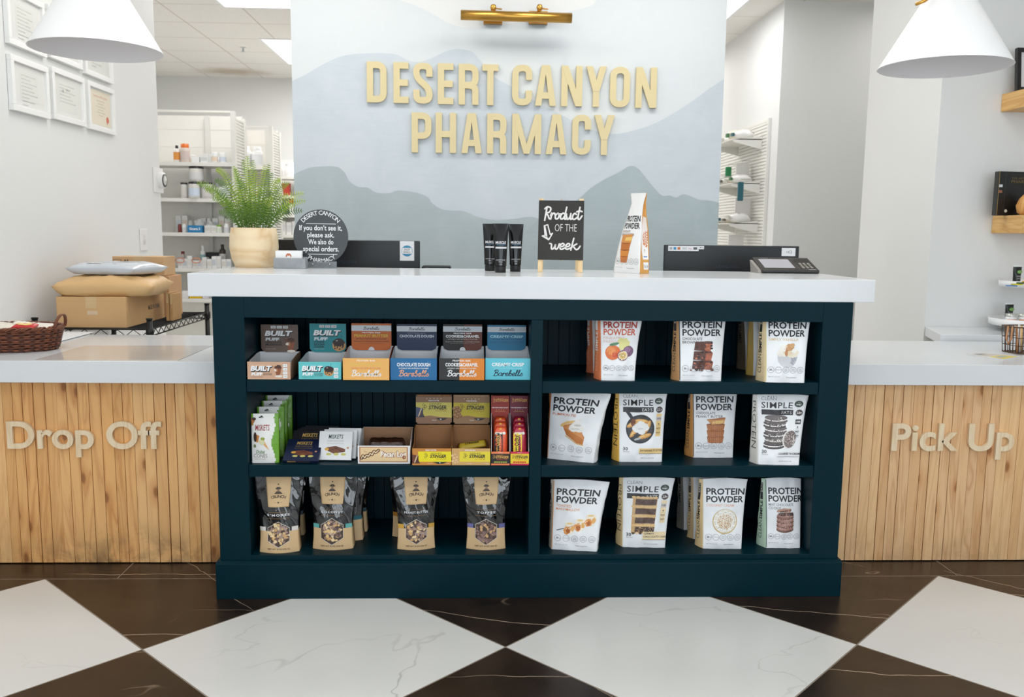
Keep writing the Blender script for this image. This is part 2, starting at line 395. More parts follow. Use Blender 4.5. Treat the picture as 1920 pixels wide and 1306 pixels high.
def pine_material(light=(234, 178, 112), dark=(192, 118, 58), stain=True, axis=2):
    q = N(.5); P = q.obj(); geo = q.n('ShaderNodeNewGeometry'); rnd = geo.outputs['Random Per Island']
    cb = q.n('ShaderNodeCombineXYZ'); q.l(q.math('MULTIPLY', rnd, 37), cb.inputs[0]); q.l(q.math('MULTIPLY', rnd, 91), cb.inputs[axis])
    sc = [26., 26., 26.]; sc[axis] = 2.2
    V = q.vec(P, tuple(sc), cb.outputs[0])
    n = q.noise(V, .55, 3, .8); rings = q.math('FRACT', q.math('MULTIPLY', n, 7))
    rings = q.math('POWER', q.math('ABSOLUTE', q.math('SUBTRACT', q.math('MULTIPLY', rings, 2), 1)), 2.2)
    fine = q.noise(q.vec(P, tuple(9*k for k in sc), cb.outputs[0]), 1., 3)
    c = q.mix(q.math('MULTIPLY', rings, .62), light, dark)
    c = q.mix(q.ramp(fine, .5, .8, 0, .14), c, dark)
    c = q.mix(q.ramp(rnd, 0, 1, 0, .5), c, (242, 200, 144))
    r2 = q.math('FRACT', q.math('MULTIPLY', rnd, 13.7)); c = q.mix(q.ramp(r2, .6, 1, 0, .35), c, (204, 146, 84))
    vo = q.n('ShaderNodeTexVoronoi', voronoi_dimensions='2D'); se = q.n('ShaderNodeSeparateXYZ'); q.l(q.vec(P, (8., 1., 3.6), cb.outputs[0]), se.inputs[0])
    cx = q.n('ShaderNodeCombineXYZ'); q.l(se.outputs[0], cx.inputs[0]); q.l(se.outputs[2], cx.inputs[1])
    q.l(cx.outputs[0], vo.inputs['Vector']); vo.inputs['Scale'].default_value = 1.
    vs = q.n('ShaderNodeSeparateColor'); q.l(vo.outputs['Color'], vs.inputs[0]); on = q.math('GREATER_THAN', vs.outputs[0], .52)
    kn = q.ramp(q.math('ADD', vo.outputs['Distance'], q.math('MULTIPLY', q.noise(P, 60, 3), .04)), .065, .115, 1, 0); kn = q.math('MULTIPLY', kn, on)
    c = q.mix(q.math('MULTIPLY', kn, .9), c, (92, 50, 24))
    ka = q.math('MULTIPLY', q.ramp(vo.outputs['Distance'], .09, .26, .5, 0), on); c = q.mix(ka, c, (190, 122, 62))
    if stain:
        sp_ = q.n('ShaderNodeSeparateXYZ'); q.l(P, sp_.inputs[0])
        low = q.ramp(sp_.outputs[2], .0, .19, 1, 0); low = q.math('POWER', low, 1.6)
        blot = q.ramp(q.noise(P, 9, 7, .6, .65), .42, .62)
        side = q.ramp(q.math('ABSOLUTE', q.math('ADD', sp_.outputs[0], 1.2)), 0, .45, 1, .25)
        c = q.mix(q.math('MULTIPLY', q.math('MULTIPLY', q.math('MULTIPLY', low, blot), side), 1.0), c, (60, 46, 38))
    q.color(c); return q.m
def wood_material(light, dark, axis=0, scale=1., rough=.5):
    q = N(rough); P = q.obj(); sc = [22.*scale]*3; sc[axis] = 2.5*scale
    n = q.noise(q.vec(P, tuple(sc)), .6, 4, .6); r = q.math('FRACT', q.math('MULTIPLY', n, 9))
    r = q.math('ABSOLUTE', q.math('SUBTRACT', q.math('MULTIPLY', r, 2), 1))
    q.color(q.mix(q.math('POWER', r, 1.5), light, dark)); return q.m
def paint(rgb, rough=.55, orange=.06):
    q = N(rough); n = q.noise(q.obj(), 180, 3)
    q.color(q.mix(q.ramp(q.noise(q.obj(), 1.5, 4), .3, .7), rgb, tuple(min(255, k+2) for k in rgb)))
    return q.bump(n, orange, .002).m
def ceiling_material():
    q = N(.9); P = q.obj(); s = q.n('ShaderNodeSeparateXYZ'); q.l(P, s.inputs[0])
    def ln(v, off):
        f = q.math('FRACT', q.math('DIVIDE', q.math('ADD', v, off), .61))
        return q.math('LESS_THAN', f, .02)
    g = q.math('MAXIMUM', ln(s.outputs[0], 40.3), ln(s.outputs[1], 40.23))
    c = q.mix(q.ramp(q.noise(P, 130, 4), .35, .65), (243, 240, 236), (234, 231, 226))
    sx = q.n('ShaderNodeVectorMath', operation='DISTANCE'); q.l(q.vec(P, (1, 1.6, 1)), sx.inputs[0]); sx.inputs[1].default_value = (-2.72, 11.6, 2.95)
    st = q.ramp(q.math('ADD', sx.outputs['Value'], q.math('MULTIPLY', q.noise(P, 5, 4), .3)), .3, .62, .6, 0)
    c = q.mix(st, c, (168, 140, 104))
    q.color(q.mix(g, c, (206, 200, 191))); return q.m

WALL = paint((226, 227, 226)); WHITE = M((236, 237, 238), .35); TEAL = M((0, 36, 46), .42, bump=.04, bscale=60)
TEAL.node_tree.nodes['Principled BSDF'].inputs['Specular IOR Level'].default_value = .12
QUARTZ = M((220, 223, 226), .17)
PINE = pine_material(); BRASS = M((196, 150, 74), .28, metal=1); BLACK = M((12, 13, 14), .45); CHROME = M((200, 202, 205), .15, metal=1)
KRAFT = M((200, 160, 112), .8, var=.06, vscale=6); KRAFT2 = M((188, 146, 98), .8, var=.06, vscale=7)

# ------------------------------------------------------------------ room shell
H = 2.95
XL = -1.97
struct(MB().box((-5, -6.3, -.1), (5.2, 8.0, 0)).build('floor', floor_material()))
struct(MB().box((-4.0, .96, 0.0003), (2.19, 7.62, .003)).build('floor_bounce_slab', M((222, 221, 218), .4)))  # unseen pale slab added over the floor to bounce light upwards
struct(MB().box((-5, -6.3, H), (5.2, 8.0, H+.1)).build('ceiling', ceiling_material()))
struct(MB().box((XL-.14, -6.2, 0), (XL, 2.72, H)).build('wall_left', WALL))
struct(MB().box((-5, 7.62, 0), (5.2, 7.77, H)).build('wall_back', WALL))
struct(MB().box((-4.1, 2.6, 0), (-4.0, 7.62, H)).build('wall_dispensary_left', WALL))
struct(MB().box((-4.0, 2.58, 0), (XL-.14, 2.72, H)).build('wall_behind_left', WALL))
struct(MB().box((2.262, 3.92, 0), (2.4, 7.62, H)).build('wall_dispensary_right', WALL))
struct(MB().box((2.262, 3.8, 0), (3.9, 3.92, H)).build('wall_passage', WALL))
struct(MB().box((2.19, 1.3, 0), (2.33, 2.1, H)).build('wall_return', WALL))
struct(MB().box((2.33, 1.3, 0), (4.6, 1.42, H)).build('wall_right_end', WALL))
struct(MB().box((3.9, 2.1, 0), (4.02, 3.92, H)).build('wall_passage_right', WALL))
struct(MB().box((2.33, 2.0, 0), (4.02, 2.1, H)).build('wall_passage_front', WALL))
struct(MB().box((4.5, -6.2, 0), (4.62, 1.3, H)).build('wall_right', WALL))
mb = MB()                                   # street front with three shop windows
mb.box((-2.1, -6.2, 0), (4.62, -6.05, .4)); mb.box((-2.1, -6.2, 2.68), (4.62, -6.05, H))
for a, b in ((-2.1, -1.8), (0, .1), (1.9, 2.0), (3.8, 4.62)): mb.box((a, -6.2, .4), (b, -6.05, 2.68))
struct(mb.build('wall_front', WALL))
for i, x in enumerate((-1.8, .1, 2.0)):
    fr = MB()
    for a, b in (((x, .4), (x+1.8, .45)), ((x, 2.63), (x+1.8, 2.68)), ((x, .45), (x+.05, 2.63)), ((x+1.75, .45), (x+1.8, 2.63))):
        fr.box((a[0], -6.16, a[1]), (b[0], -6.1, b[1]))
    struct(fr.build('window_%d' % (i+1), BLACK))
# mural partition: painted mountain layers
YM = 2.0
mw = MB().box((-1.0, YM, 0), (1.34, YM+.14, H)).build('wall_mural', paint((222, 223, 222))); struct(mw)
def wash(a, b, scale=5, seed=0):
    q = N(.7); P = q.obj(); n = q.noise(q.vec(P, (1, 1, 1), (seed, seed*2, 0)), scale, 8, .4, .62); n2 = q.noise(q.vec(P, (1.2, 1, 14), (seed, 0, 3)), 6, 3)
    q.color(q.mix(q.math('ADD', q.ramp(n, .3, .7, 0, .8), q.ramp(n2, .35, .7, 0, .2)), a, b)); return q.m
def ridge(pts, bottom, name, mat, off):
    c = catmull([(U(x, y, Y=YM).x, U(x, y, Y=YM).z) for x, y in pts], 6)
    c = [(min(1.339, max(-.999, x)), min(z, H-.002)) for x, z in c]
    out = []
    for i in range(len(c)-1):
        out.append(c[i])
    out.append(c[-1])
    mbx = MB(); v = []; f = []
    for i, (x, z) in enumerate(out): v += [(x, YM-off, bottom), (x, YM-off, z)]
    f = [(2*i, 2*i+2, 2*i+3, 2*i+1) for i in range(len(out)-1)]
    return struct(mbx.add(v, f, mat).build(name, None, mw))
ridge([(540, -6), (700, -8), (755, 2), (800, 20), (838, 42), (866, 51), (900, 52), (960, 44), (1030, 30), (1075, 20), (1110, 10), (1135, -6), (1250, -9), (1370, -9)], .4, 'painted_sky', wash((209, 215, 218), (216, 220, 221), 2.2, 1), .0015)
ridge([(540, 158), (552, 150), (575, 139), (600, 124), (640, 106), (690, 100), (740, 102), (768, 114), (788, 116), (812, 108), (838, 96), (858, 92), (884, 97), (900, 113), (925, 143), (960, 163), (1000, 188), (1050, 214), (1100, 240), (1150, 251), (1190, 244), (1235, 228), (1290, 195), (1330, 166), (1366, 143)], .4, 'painted_far_ridge', wash((188, 198, 206), (203, 210, 216), 3.5, 2), .003)
ridge([(545, 330), (570, 318), (590, 313), (628, 312), (645, 322), (656, 340), (672, 350), (690, 352), (706, 361), (730, 362), (746, 357), (775, 360), (800, 368), (812, 382), (832, 393), (870, 396), (895, 406), (925, 412), (965, 410), (1005, 408), (1060, 440), (1120, 470), (1200, 500)], .4, 'painted_left_ridge', wash((162, 174, 178), (178, 189, 193), 3.5, 3), .0045)
ridge([(960, 470), (990, 430), (1020, 405), (1060, 386), (1083, 374), (1105, 355), (1130, 338), (1160, 323), (1181, 311.5), (1197, 317), (1220, 345), (1240, 366), (1255, 366.5), (1268, 370), (1283, 364), (1310, 374), (1330, 376), (1366, 384)], .4, 'painted_right_ridge', wash((158, 171, 175), (174, 186, 190), 3.5, 5), .006)

# ------------------------------------------------------------------ display cabinet with open shelves
CX0, CX1, CF = -.85, 1.242, -.051
IX0, IX1, D0, D1 = -.749, 1.1425, .178, .2165
SZ = (.1437, .4517, .7367)
cab = thing('display_cabinet', 'dark teal display cabinet with six open shelf bays under the white countertop', 'cabinet', (0, 0, 0))
box((CX0, CF, .125), (IX0, .44, 1.006)).build('side_panel', TEAL, cab, bevel=.0015)
box((IX1, CF, .125), (CX1, .44, 1.006)).build('side_panel', TEAL, cab, bevel=.0015)
box((IX0, CF, .9395), (IX1, CF+.022, 1.006)).build('top_rail', TEAL, cab, bevel=.0015)
box((IX0, CF, .125), (IX1, .33, SZ[0])).build('bottom_board', TEAL, cab, bevel=.0015)
box((D0, CF, SZ[0]), (D1, .33, .9395)).build('divider', TEAL, cab, bevel=.0015)
for z in SZ[1:]:
    box((IX0, CF+.004, z-.0405), (D0, .33, z)).build('shelf', TEAL, cab, bevel=.002)
    box((D1, CF+.004, z-.0405), (IX1, .33, z)).build('shelf', TEAL, cab, bevel=.002)
bp = MB()
x = IX0
while x < IX1-.001:                          # beadboard back
    b = min(x+.0405, IX1); bp.box((x+.002, .33, SZ[0]), (b-.002, .345, 1.005)); bp.box((x, .338, SZ[0]), (x+.004, .345, 1.005)); x = b
bp.box((IX0, .345, .125), (IX1, .40, 1.005)); bp.build('back_panel', TEAL, cab)
pl = MB().prism([(-.0729, 0), (.24, 0), (.24, .127), (-.060, .127), (-.0729, .1205)], -.8597, 1.2497, 'x').build('plinth', TEAL, cab, bevel=.0012)
tag(box((-.926, -.0485, 1.0062), (1.3126, .535, 1.08)).build('countertop', QUARTZ, bevel=.002), 'long thick white quartz countertop on the dark teal shelf cabinet', 'countertop')
# ------------------------------------------------------------------ drop off and pick up counters
def boards(x0, x1, y, z1, seed):
    r = random.Random(seed); b = MB(); x = x0
    while x < x1-.004:
        wd = r.choice((.0345, .038, .0395, .041)); e = min(x+wd, x1)
        g = r.choice((.0008, .0012, .0022, .0032)); b.box((x+g*.5, y+r.uniform(0, .0016), .004), (e-g*.5, y+.02, z1)); x = e
    return b, MB().box((x0, y+.0205, .004), (x1, y+.05, z1))
lc = thing('drop_off_counter', 'knotty pine drop off counter with white top left of the teal cabinet', 'counter')
b1, b2 = boards(XL+.002, CX0-.002, .25, .684, 3); b1.build('board_cladding', PINE, lc); b2.build('backing_board', M((52, 34, 20), .8), lc)
box((XL+.002, .17, .685), (CX0-.003, .955, .7615)).build('worktop', QUARTZ, lc, bevel=.002)
box((XL+.002, .88, 0), (CX0-.003, .93, .684)).build('rear_panel', WHITE, lc)
rc = thing('pick_up_counter', 'knotty pine pick up counter with white top right of the teal cabinet', 'counter')
b1, b2 = boards(CX1+.002, 4.2, .25, .684, 9); b1.build('board_cladding', pine_material((228, 186, 140), (190, 134, 86)), rc); b2.build('backing_board', M((52, 34, 20), .8), rc)
box((CX1+.003, .212, .685), (4.2, .94, .7615)).build('worktop', QUARTZ, rc, bevel=.002)
box((CX1+.003, .86, 0), (4.2, .91, .684)).build('rear_panel', WHITE, rc)
def raised(word, name, label, px0, px1, ybase, ycap, Y, mat, depth, bold):
    a, b = U(px0, ybase, Y=Y), U(px1, ybase+(0), Y=Y); top = U(px0, ycap, Y=Y)
    h = top.z-a.z; k = h/.70
    v, _ = glyphs(word, bold, 0, 1, 8); xs = [p[0] for p in v]; kx = (b.x-a.x)/(max(xs)-min(xs)); mn = min(xs)
    t = thing(name, label, 'sign', (a.x, Y, (a.z+U(px1, ybase, Y=Y).z)/2))
    for i, ch in enumerate(word):
        if ch == ' ': continue
        xa = max(p[0] for p in glyphs(word[:i+1], bold, 0, 1, 8)[0])-max(p[0] for p in glyphs(ch, bold, 0, 1, 8)[0])
        gv, gf = glyphs(ch, bold, 0, 1, 8)
        bm = bmesh.new(); vs = [bm.verts.new(((p[0]+xa-mn)*kx, 0, p[1]*k)) for p in gv]
        for f in gf: bm.faces.new([vs[j] for j in f])
        bmesh.ops.remove_doubles(bm, verts=bm.verts, dist=1e-6)
        r = bmesh.ops.extrude_face_region(bm, geom=list(bm.faces))
        for e in r['geom']:
            if isinstance(e, bmesh.types.BMVert): e.co.y -= depth
        bmesh.ops.recalc_face_normals(bm, faces=bm.faces)
        me = bpy.data.meshes.new('letter'); bm.to_mesh(me); bm.free(); me.materials.append(mat)
        o = bpy.data.objects.new('letter', me); COL.objects.link(o); o.parent = t
    return t
MAPLE = wood_material((236, 216, 184), (226, 200, 162), 2, .8)
raised('Drop Off', 'counter_sign', 'raised pale wood letters reading Drop Off on the left pine counter', 17, 306, 838, 789, .249, MAPLE, .012, .022)
raised('Pick Up', 'counter_sign', 'raised pale wood letters reading Pick Up on the right pine counter', 1668, 1897, 842, 793, .249, MAPLE, .012, .022)

# ------------------------------------------------------------------ wall sign: condensed gold capitals
def rr(pts, closed=False, n=6):
    "polyline whose points may carry a corner radius"
    out = []; k = len(pts)
    for i, p in enumerate(pts):
        r = p[2] if len(p) > 2 else 0
        if not r or (not closed and i in (0, k-1)): out.append((p[0], p[1])); continue
        a = Vector(pts[i-1][:2])-Vector(p[:2]); b = Vector(pts[(i+1) % k][:2])-Vector(p[:2])
        ra = min(r, a.length*.5, b.length*.5) if True else r
        A = Vector(p[:2])+a.normalized()*ra; B = Vector(p[:2])+b.normalized()*ra; C = Vector(p[:2])
        for j in range(n+1):
            t = j/n; q = A*(1-t)**2+C*2*t*(1-t)+B*t*t; out.append((q.x, q.y))
    return out
def band(mb, path, s, y0, y1, closed=False, k=1):
    path = [p for i, p in enumerate(path) if (i == 0 and not closed) or math.hypot(p[0]-path[i-1][0], p[1]-path[i-1][1]) > .004]
    n = len(path); L = []; R = []
    for i in range(n):
        p = Vector(path[i])
        a = Vector(path[i-1]) if (i or closed) else None; b = Vector(path[(i+1) % n]) if (i < n-1 or closed) else None
        d1 = (p-a).normalized() if a is not None else None; d2 = (b-p).normalized() if b is not None else None
        d1 = d1 or d2; d2 = d2 or d1
        n1 = Vector((-d1.y, d1.x)); n2 = Vector((-d2.y, d2.x)); m = (n1+n2)
        m = m/max(m.length_squared/2, .35) if m.length > 1e-6 else n1
        L.append(p+m*s/2); R.append(p-m*s/2)
    for i in range(n if closed else n-1):
        j = (i+1) % n
        q = [L[i], R[i], R[j], L[j]]
        mb.prism([(v.x*k, v.y*k) for v in q], y0, y1, 'y')
s_ = .158
W_ = {'D': .46, 'E': .385, 'S': .46, 'R': .47, 'T': .40, 'C': .46, 'A': .52, 'N': .50, 'Y': .52, 'O': .46, 'P': .46, 'H': .47, 'M': .64}
def cap(ch, w):
    h = s_/2; r = .2; a = []; q = []
    if ch == 'D': a = [(rr([(h, h), (w-h, h, r), (w-h, 1-h, r), (h, 1-h)], True), 1)]
    if ch == 'O': a = [(rr([(h, h, r), (w-h, h, r), (w-h, 1-h, r), (h, 1-h, r)], True), 1)]
    if ch == 'E': a = [([(w, 1-h), (h, 1-h), (h, h), (w, h)], 0), ([(h, .5), (w*.96, .5)], 0)]
    if ch == 'S': a = [(rr([(w-h, .66), (w-h, 1-h, r), (h, 1-h, r), (h, .64, .16), (w-h, .36, .16), (w-h, h, r), (h, h, r), (h, .34)]), 0)]
    if ch == 'R': a = [([(h, 0), (h, 1)], 0), (rr([(h, 1-h), (w-h, 1-h, r), (w-h, .48, r), (h, .48)]), 0), (rr([(h, .48), (w-h, .47, .15), (w-h, 0)]), 0)]
    if ch == 'P': a = [([(h, 0), (h, 1)], 0), (rr([(h, 1-h), (w-h, 1-h, r), (w-h, .42, r), (h, .42)]), 0)]
    if ch == 'T': a = [([(0, 1-h), (w, 1-h)], 0), ([(w/2, 0), (w/2, 1-h)], 0)]
    if ch == 'C': a = [(rr([(w-h, .63), (w-h, 1-h, r), (h, 1-h, r), (h, h, r), (w-h, h, r), (w-h, .37)]), 0)]
    if ch == 'H': a = [([(h, 0), (h, 1)], 0), ([(w-h, 0), (w-h, 1)], 0), ([(h, .47), (w-h, .47)], 0)]
    if ch == 'A': q = [[(0, 0), (s_, 0), (w/2+.03, 1), (w/2-.105, 1)], [(w-s_, 0), (w, 0), (w/2+.105, 1), (w/2-.03, 1)]]; a = [([(w*.22, .255), (w*.78, .255)], 0)]
    if ch == 'N': a = [([(h, 0), (h, 1)], 0), ([(w-h, 0), (w-h, 1)], 0)]; q = [[(0, 1), (w-s_*1.05, 0), (w, 0), (s_*1.05, 1)]]
    if ch == 'M': a = [([(h, 0), (h, 1)], 0), ([(w-h, 0), (w-h, 1)], 0)]; q = [[(0, 1), (w/2-.07, .0), (w/2+.07, 0), (s_*1.0, 1)], [(w-s_*1.0, 1), (w/2-.07, 0), (w/2+.07, 0), (w, 1)]]
    if ch == 'Y': a = [([(w/2, 0), (w/2, .43)], 0)]; q = [[(0, 1), (w/2-s_/2, .38), (w/2+s_/2, .38), (s_*1.04, 1)], [(w, 1), (w-s_*1.04, 1), (w/2-s_/2, .38), (w/2+s_/2, .38)]]
    return a, q
GOLD = M((214, 198, 152), .42, var=.02, vscale=3)
def wallword(t, word, pxs, ytop, ybot, slope):
    for ch, (x0, x1) in zip(word, pxs):
        yb = ybot+slope*(x0-pxs[0][0]); yt = ytop+slope*(x0-pxs[0][0])
        A, B, T = U(x0, yb, Y=YM-.02), U(x1, yb, Y=YM-.02), U(x0, yt, Y=YM-.02)
        h = T.z-A.z; w = (B.x-A.x)/h; mb = MB(); a, q = cap(ch, w)
        for i, (p, c) in enumerate(a): band(mb, p, s_, YM-.022-.0003*i, YM-.0065, bool(c), h)
        for i, p in enumerate(q): mb.prism([(v[0]*h, v[1]*h) for v in p], YM-.0231-.0003*i, YM-.0065, 'y')
        mb.build('letter', GOLD, t, (A.x, 0, A.z-.0))
sg = thing('wall_sign', 'gold capital letters reading Desert Canyon Pharmacy on the mountain mural', 'sign')
wallword(sg, 'DESERT', [(688, 725), (738, 766), (775, 811), (821, 850), (860, 897), (904, 934)], 115, 191.5, .025)
wallword(sg, 'CANYON', [(960, 997), (1003, 1042), (1052, 1091), (1098, 1136), (1143, 1180), (1191, 1230)], 121, 197, .021)
wallword(sg, 'PHARMACY', [(772, 809), (817, 855), (865, 903), (913, 949), (960, 1014), (1023, 1062), (1072, 1107), (1113, 1151)], 210.5, 285.5, .0135)
# ------------------------------------------------------------------ picture light over the sign
pL = U(864, 28, Y=1.86); pR = U(1072, 34, Y=1.86)
lamp = thing('picture_light', 'brass tube picture light mounted above the gold wall sign', 'lamp')
r = .0255
MB().tube([pL, pL+(pR-pL)*.5, pR], r, 24).build('lamp_tube', BRASS, lamp)
for px in (925, 1012):
    p = U(px, 22, Y=1.86); br = MB()
    br.box((p.x-.05, YM-.03, p.z-.035), (p.x+.05, YM-.0015, p.z+.03))
    br.tube([(p.x, YM-.03, p.z+.005), (p.x, 1.95, p.z+.032), (p.x, 1.9, p.z+.03), (p.x, 1.866, p.z+.008)], .007, 8)
    br.lathe([(0, -.018), (.012, -.014), (.017, 0), (.012, .014), (0, .018)], 12, (p.x, 1.875, p.z+.024))
    br.tube([(p.x+.01, 1.875, p.z+.02), (p.x+.045, 1.875, p.z+.018)], .004, 6)
    br.build('bracket', BRASS, lamp, bevel=.001)
# ------------------------------------------------------------------ stand-up pouches of protein powder
INK = (28, 30, 36); GREYT = (120, 124, 130)
def pouch_shape(W, D, HT, fl, fr_, seed, bulge=.010, gl=.02, gr=.004):
    def wr(a, t): return .0024*noise.noise(Vector((a*4+seed*3.1, t*5, seed)))+.0007*noise.noise(Vector((a*10, t*12+seed, 3.3)))
    def front(u, t, o=0):
        x = (u-.5)*W - fl*t**1.6*(1-u) + fr_*t**1.6*u
        y = (D/2-.002)*t**1.25 - bulge*math.sin(PI*u)**.7*math.sin(PI*min(1, t*.92+.06)) + wr(u, t)*4*u*(1-u)*2
        z = HT*t*(1+0*u) + (.004*math.sin(PI*u) if t > .97 else 0)
        return Vector((x, y-o, z))
    def back(u, t):
        p = front(u, t); y = D-(D/2-.002)*t**1.25+bulge*.7*math.sin(PI*u)*math.sin(PI*t); return Vector((p.x, y, p.z))
    def side(s, t, left, o=0):
        a, b = front(0 if left else 1, t), back(0 if left else 1, t)
        tri = 1-abs(2*s-1)**1.3; g = (-(gl if left else gr)*(1-.3*t)+.0035*noise.noise(Vector((s*2, t*6, seed+9))))*tri
        p = a.lerp(b, s); p.x += g if left else -g
        p.x += -o if left else o
        return p
    return front, back, side
FOIL = dict(rough=.34)
WHT = M((238, 241, 244), .36)
def pouch(px_fl, px_fr, z, label, D=.085, HT=.236, gcol=(214, 160, 96), flare=(.006, .02), seed=1, build_front=None, gtext=None, group=None, edge=None, white=WHT, Y=None, name='protein_pouch', gl=.02, gr=.004):
    if Y is None: A, B = U(*px_fl, Z=z), U(*px_fr, Z=z)
    else: A, B = U(*px_fl, Y=Y[0]), U(*px_fr, Y=Y[1]); A.z = B.z = z
    W = (B-A).length; rz = math.atan2(B.y-A.y, B.x-A.x); mid = (A+B)/2
    t = thing(name, label, 'pouch', (mid.x, mid.y, z+.0004), rz, group)
    front, back, side = pouch_shape(W, D, HT, flare[0], flare[1], seed, gl=gl, gr=gr)
    G = M(gcol, .42, var=.04, vscale=20)
    b = MB()
    b.grid(lambda u, v: front(u, v), 26, 34, white); b.grid(lambda u, v: back(1-u, v), 26, 34, white)
    b.grid(lambda u, v: side(1-u, v, True), 10, 34, G); b.grid(lambda u, v: side(u, v, False), 10, 34, white)
    b.add([front(0, 0), front(1, 0), back(1, 0), back(0, 0)], [(3, 2, 1, 0)], white)
    b.build('pouch_body', None, t, weld=True)
    if build_front:
        p = Pr(); build_front(p, W, HT)
        p.build('front_print', lambda x, y, o: front(min(1, max(0, x/W)), min(1, max(0, y/HT)), o), t, 5e-4, fine=.006)
    if gtext:
        p = Pr(); gtext(p, D, HT)
        p.build('gusset_print', lambda x, y, o: side(min(1, max(0, 1-x/D)), min(1, max(0, y/HT)), True, o), t, 7e-4, fine=.006)
    return t
def gusset_a(col=INK, bar=INK, barback=None, thin=(80, 78, 76)):
    def g(p, D, HT):
        x = D*.70; h = D*.17
        p.text('CLEAN', x+h*.5, .028, h, thin, w=.062, rot=PI/2, al='L')
        p.text('SIMPLE', x+h*.5, .094, h, col, w=.066, bold=.03, rot=PI/2, al='L')
        p.rect(x-h*.62, .164, x+h*.62, .222, bar); p.text('EATS', x+h*.42, .19, h*.8, (220, 214, 204), w=.03, rot=PI/2, al='L')
    return g
def front_a(flav, fcol, pic, dz=0, pcol=INK, pcol2=None, clear=False, w=.74, edge=None, ncirc=5):
    def f(p, W, HT):
        L = W*.07
        if edge: p.rect(0.0, .004, .0025, HT*.99, edge)
        if clear: p.text('CLEAR', L, .194+dz, .020, (170, 120, 110), w=W*.58, bold=-.012)
        p.text('PROTEIN', L, .190+dz-(0.02 if clear else 0)*0, .0205, pcol, w=W*w, bold=.026) if not clear else p.text('PROTEIN', L, .169+dz, .0195, pcol, w=W*w, bold=.036)
        p.text('POWDER', L, (.1645 if not clear else .1455)+dz, .0205 if not clear else .0195, pcol2 or pcol, w=W*w*.985, bold=.026)
        zz = (.1500 if not clear else .1315)+dz
        for i, s in enumerate(flav): p.text(s, L, zz-.0115*i, .0085, fcol, w=min(W*.7, .0068*len(s)), bold=.004)
        pic(p, W*.53, .098+dz*.6, min(W*.5, .07))
        rr_ = min(.0112, W*.082); n = ncirc
        for i in range(n):
            x = W*.13+i*W*.185; p.ring(x, .042, rr_, .0009, GREYT)
            tx = ('20g', '', '100%', 'NO', 'LOW')[i]
            if tx == '20g': p.text('20', x-rr_*.12, .0395, .0058, INK, al='C', bold=.02); p.text('g', x+rr_*.6, .0395, .004, INK, al='C')
            elif tx: p.text(tx, x, .043, .0036, GREYT, al='C', w=rr_*.9); p.text(('', '', 'WHEY', 'ADDED', 'CARB')[i], x, .0375, .0034, GREYT, al='C', w=rr_*1.2)
            else: p.text('GRASS-FED', x, .0410, .0028, GREYT, al='C', w=rr_*1.5)
        p.text('NET WT 35.2 OZ', L, .018, .0034, (160, 164, 170), w=W*.28); p.text('Dietary Supplement', W*.52, .016, .0038, GREYT, w=W*.26)
    return f
def front_b(flav, band, pic, banner=None):
    def f(p, W, HT):
        L = W*.08; pw = W*.74
        p.text('CLEAN', L, .2155, .0115, (128, 130, 132), w=W*.30, bold=-.01)
        p.text('SIMPLE', L, .190, .0195, INK, w=W*.64, bold=.008, sp=1.1)
        p.rect(L, .168, L+W*.66, .185, (38, 40, 46)); p.text('EATS', L+W*.63, .1715, .0095, (232, 232, 232), w=W*.22, al='R')
        pic(p, W*.46, .112, min(W*.6, .078))
        x = W*.87
        p.disc(x-.004, .205, .0125, .0105, (38, 62, 52)); p.text('100%', x-.004, .209, .0028, (214, 222, 216), al='C'); p.text('WHEY', x-.004, .200, .0056, (232, 236, 232), al='C', bold=.03, w=.016)
        p.disc(x, .176, .0105, .0105, (74, 60, 62)); p.text('20g', x, .1725, .0072, (238, 236, 234), al='C', bold=.03, w=.015)
        if band: p.rect(x-.0085, .088, x+.0085, .163, band)
        p.rect(x-.0085, .139, x+.0085, .154, (48, 48, 54) if not band else (206, 200, 196)); p.text('100', x, .1435, .0062, (238, 238, 238) if not band else (80, 70, 66), al='C', bold=.03, w=.013)
        p.text('4', x, .126, .0062, INK, al='C', bold=.02); p.text('NO', x, .1115, .0058, INK, al='C', bold=.02); p.text('NO', x, .0975, .0058, INK, al='C', bold=.02)
        for zz in (.122, .108, .094): p.text('SUGAR', x, zz, .002, GREYT, al='C')
        p.text('30', L, .0405, .0108, INK, w=W*.11, bold=.01); p.text('SERVINGS', L, .0345, .0028, GREYT, w=W*.15)
        if band: p.rect(W*.45, .030, W*.985, .047+.010*(len(flav)-1), banner or band)
        for i, s in enumerate(flav): p.text(s, W*.475, .0365+.011*(len(flav)-1-i), .0066, INK, w=min(W*.52, .0058*len(s)), bold=.02)
        p.rect(W*.45, .0285, W*.985, .0297, INK if not band else (120, 90, 60))
        p.text('NET WT 36 OZ (2.3 LB)', W*.5, .012, .0034, GREYT, w=W*.3)
    return f
def gusset_b(col=INK):
    def g(p, D, HT): p.text('PROTEIN', D*.60, .212, D*.30, col, w=.160, rot=-PI/2, bold=-.012)
    return g
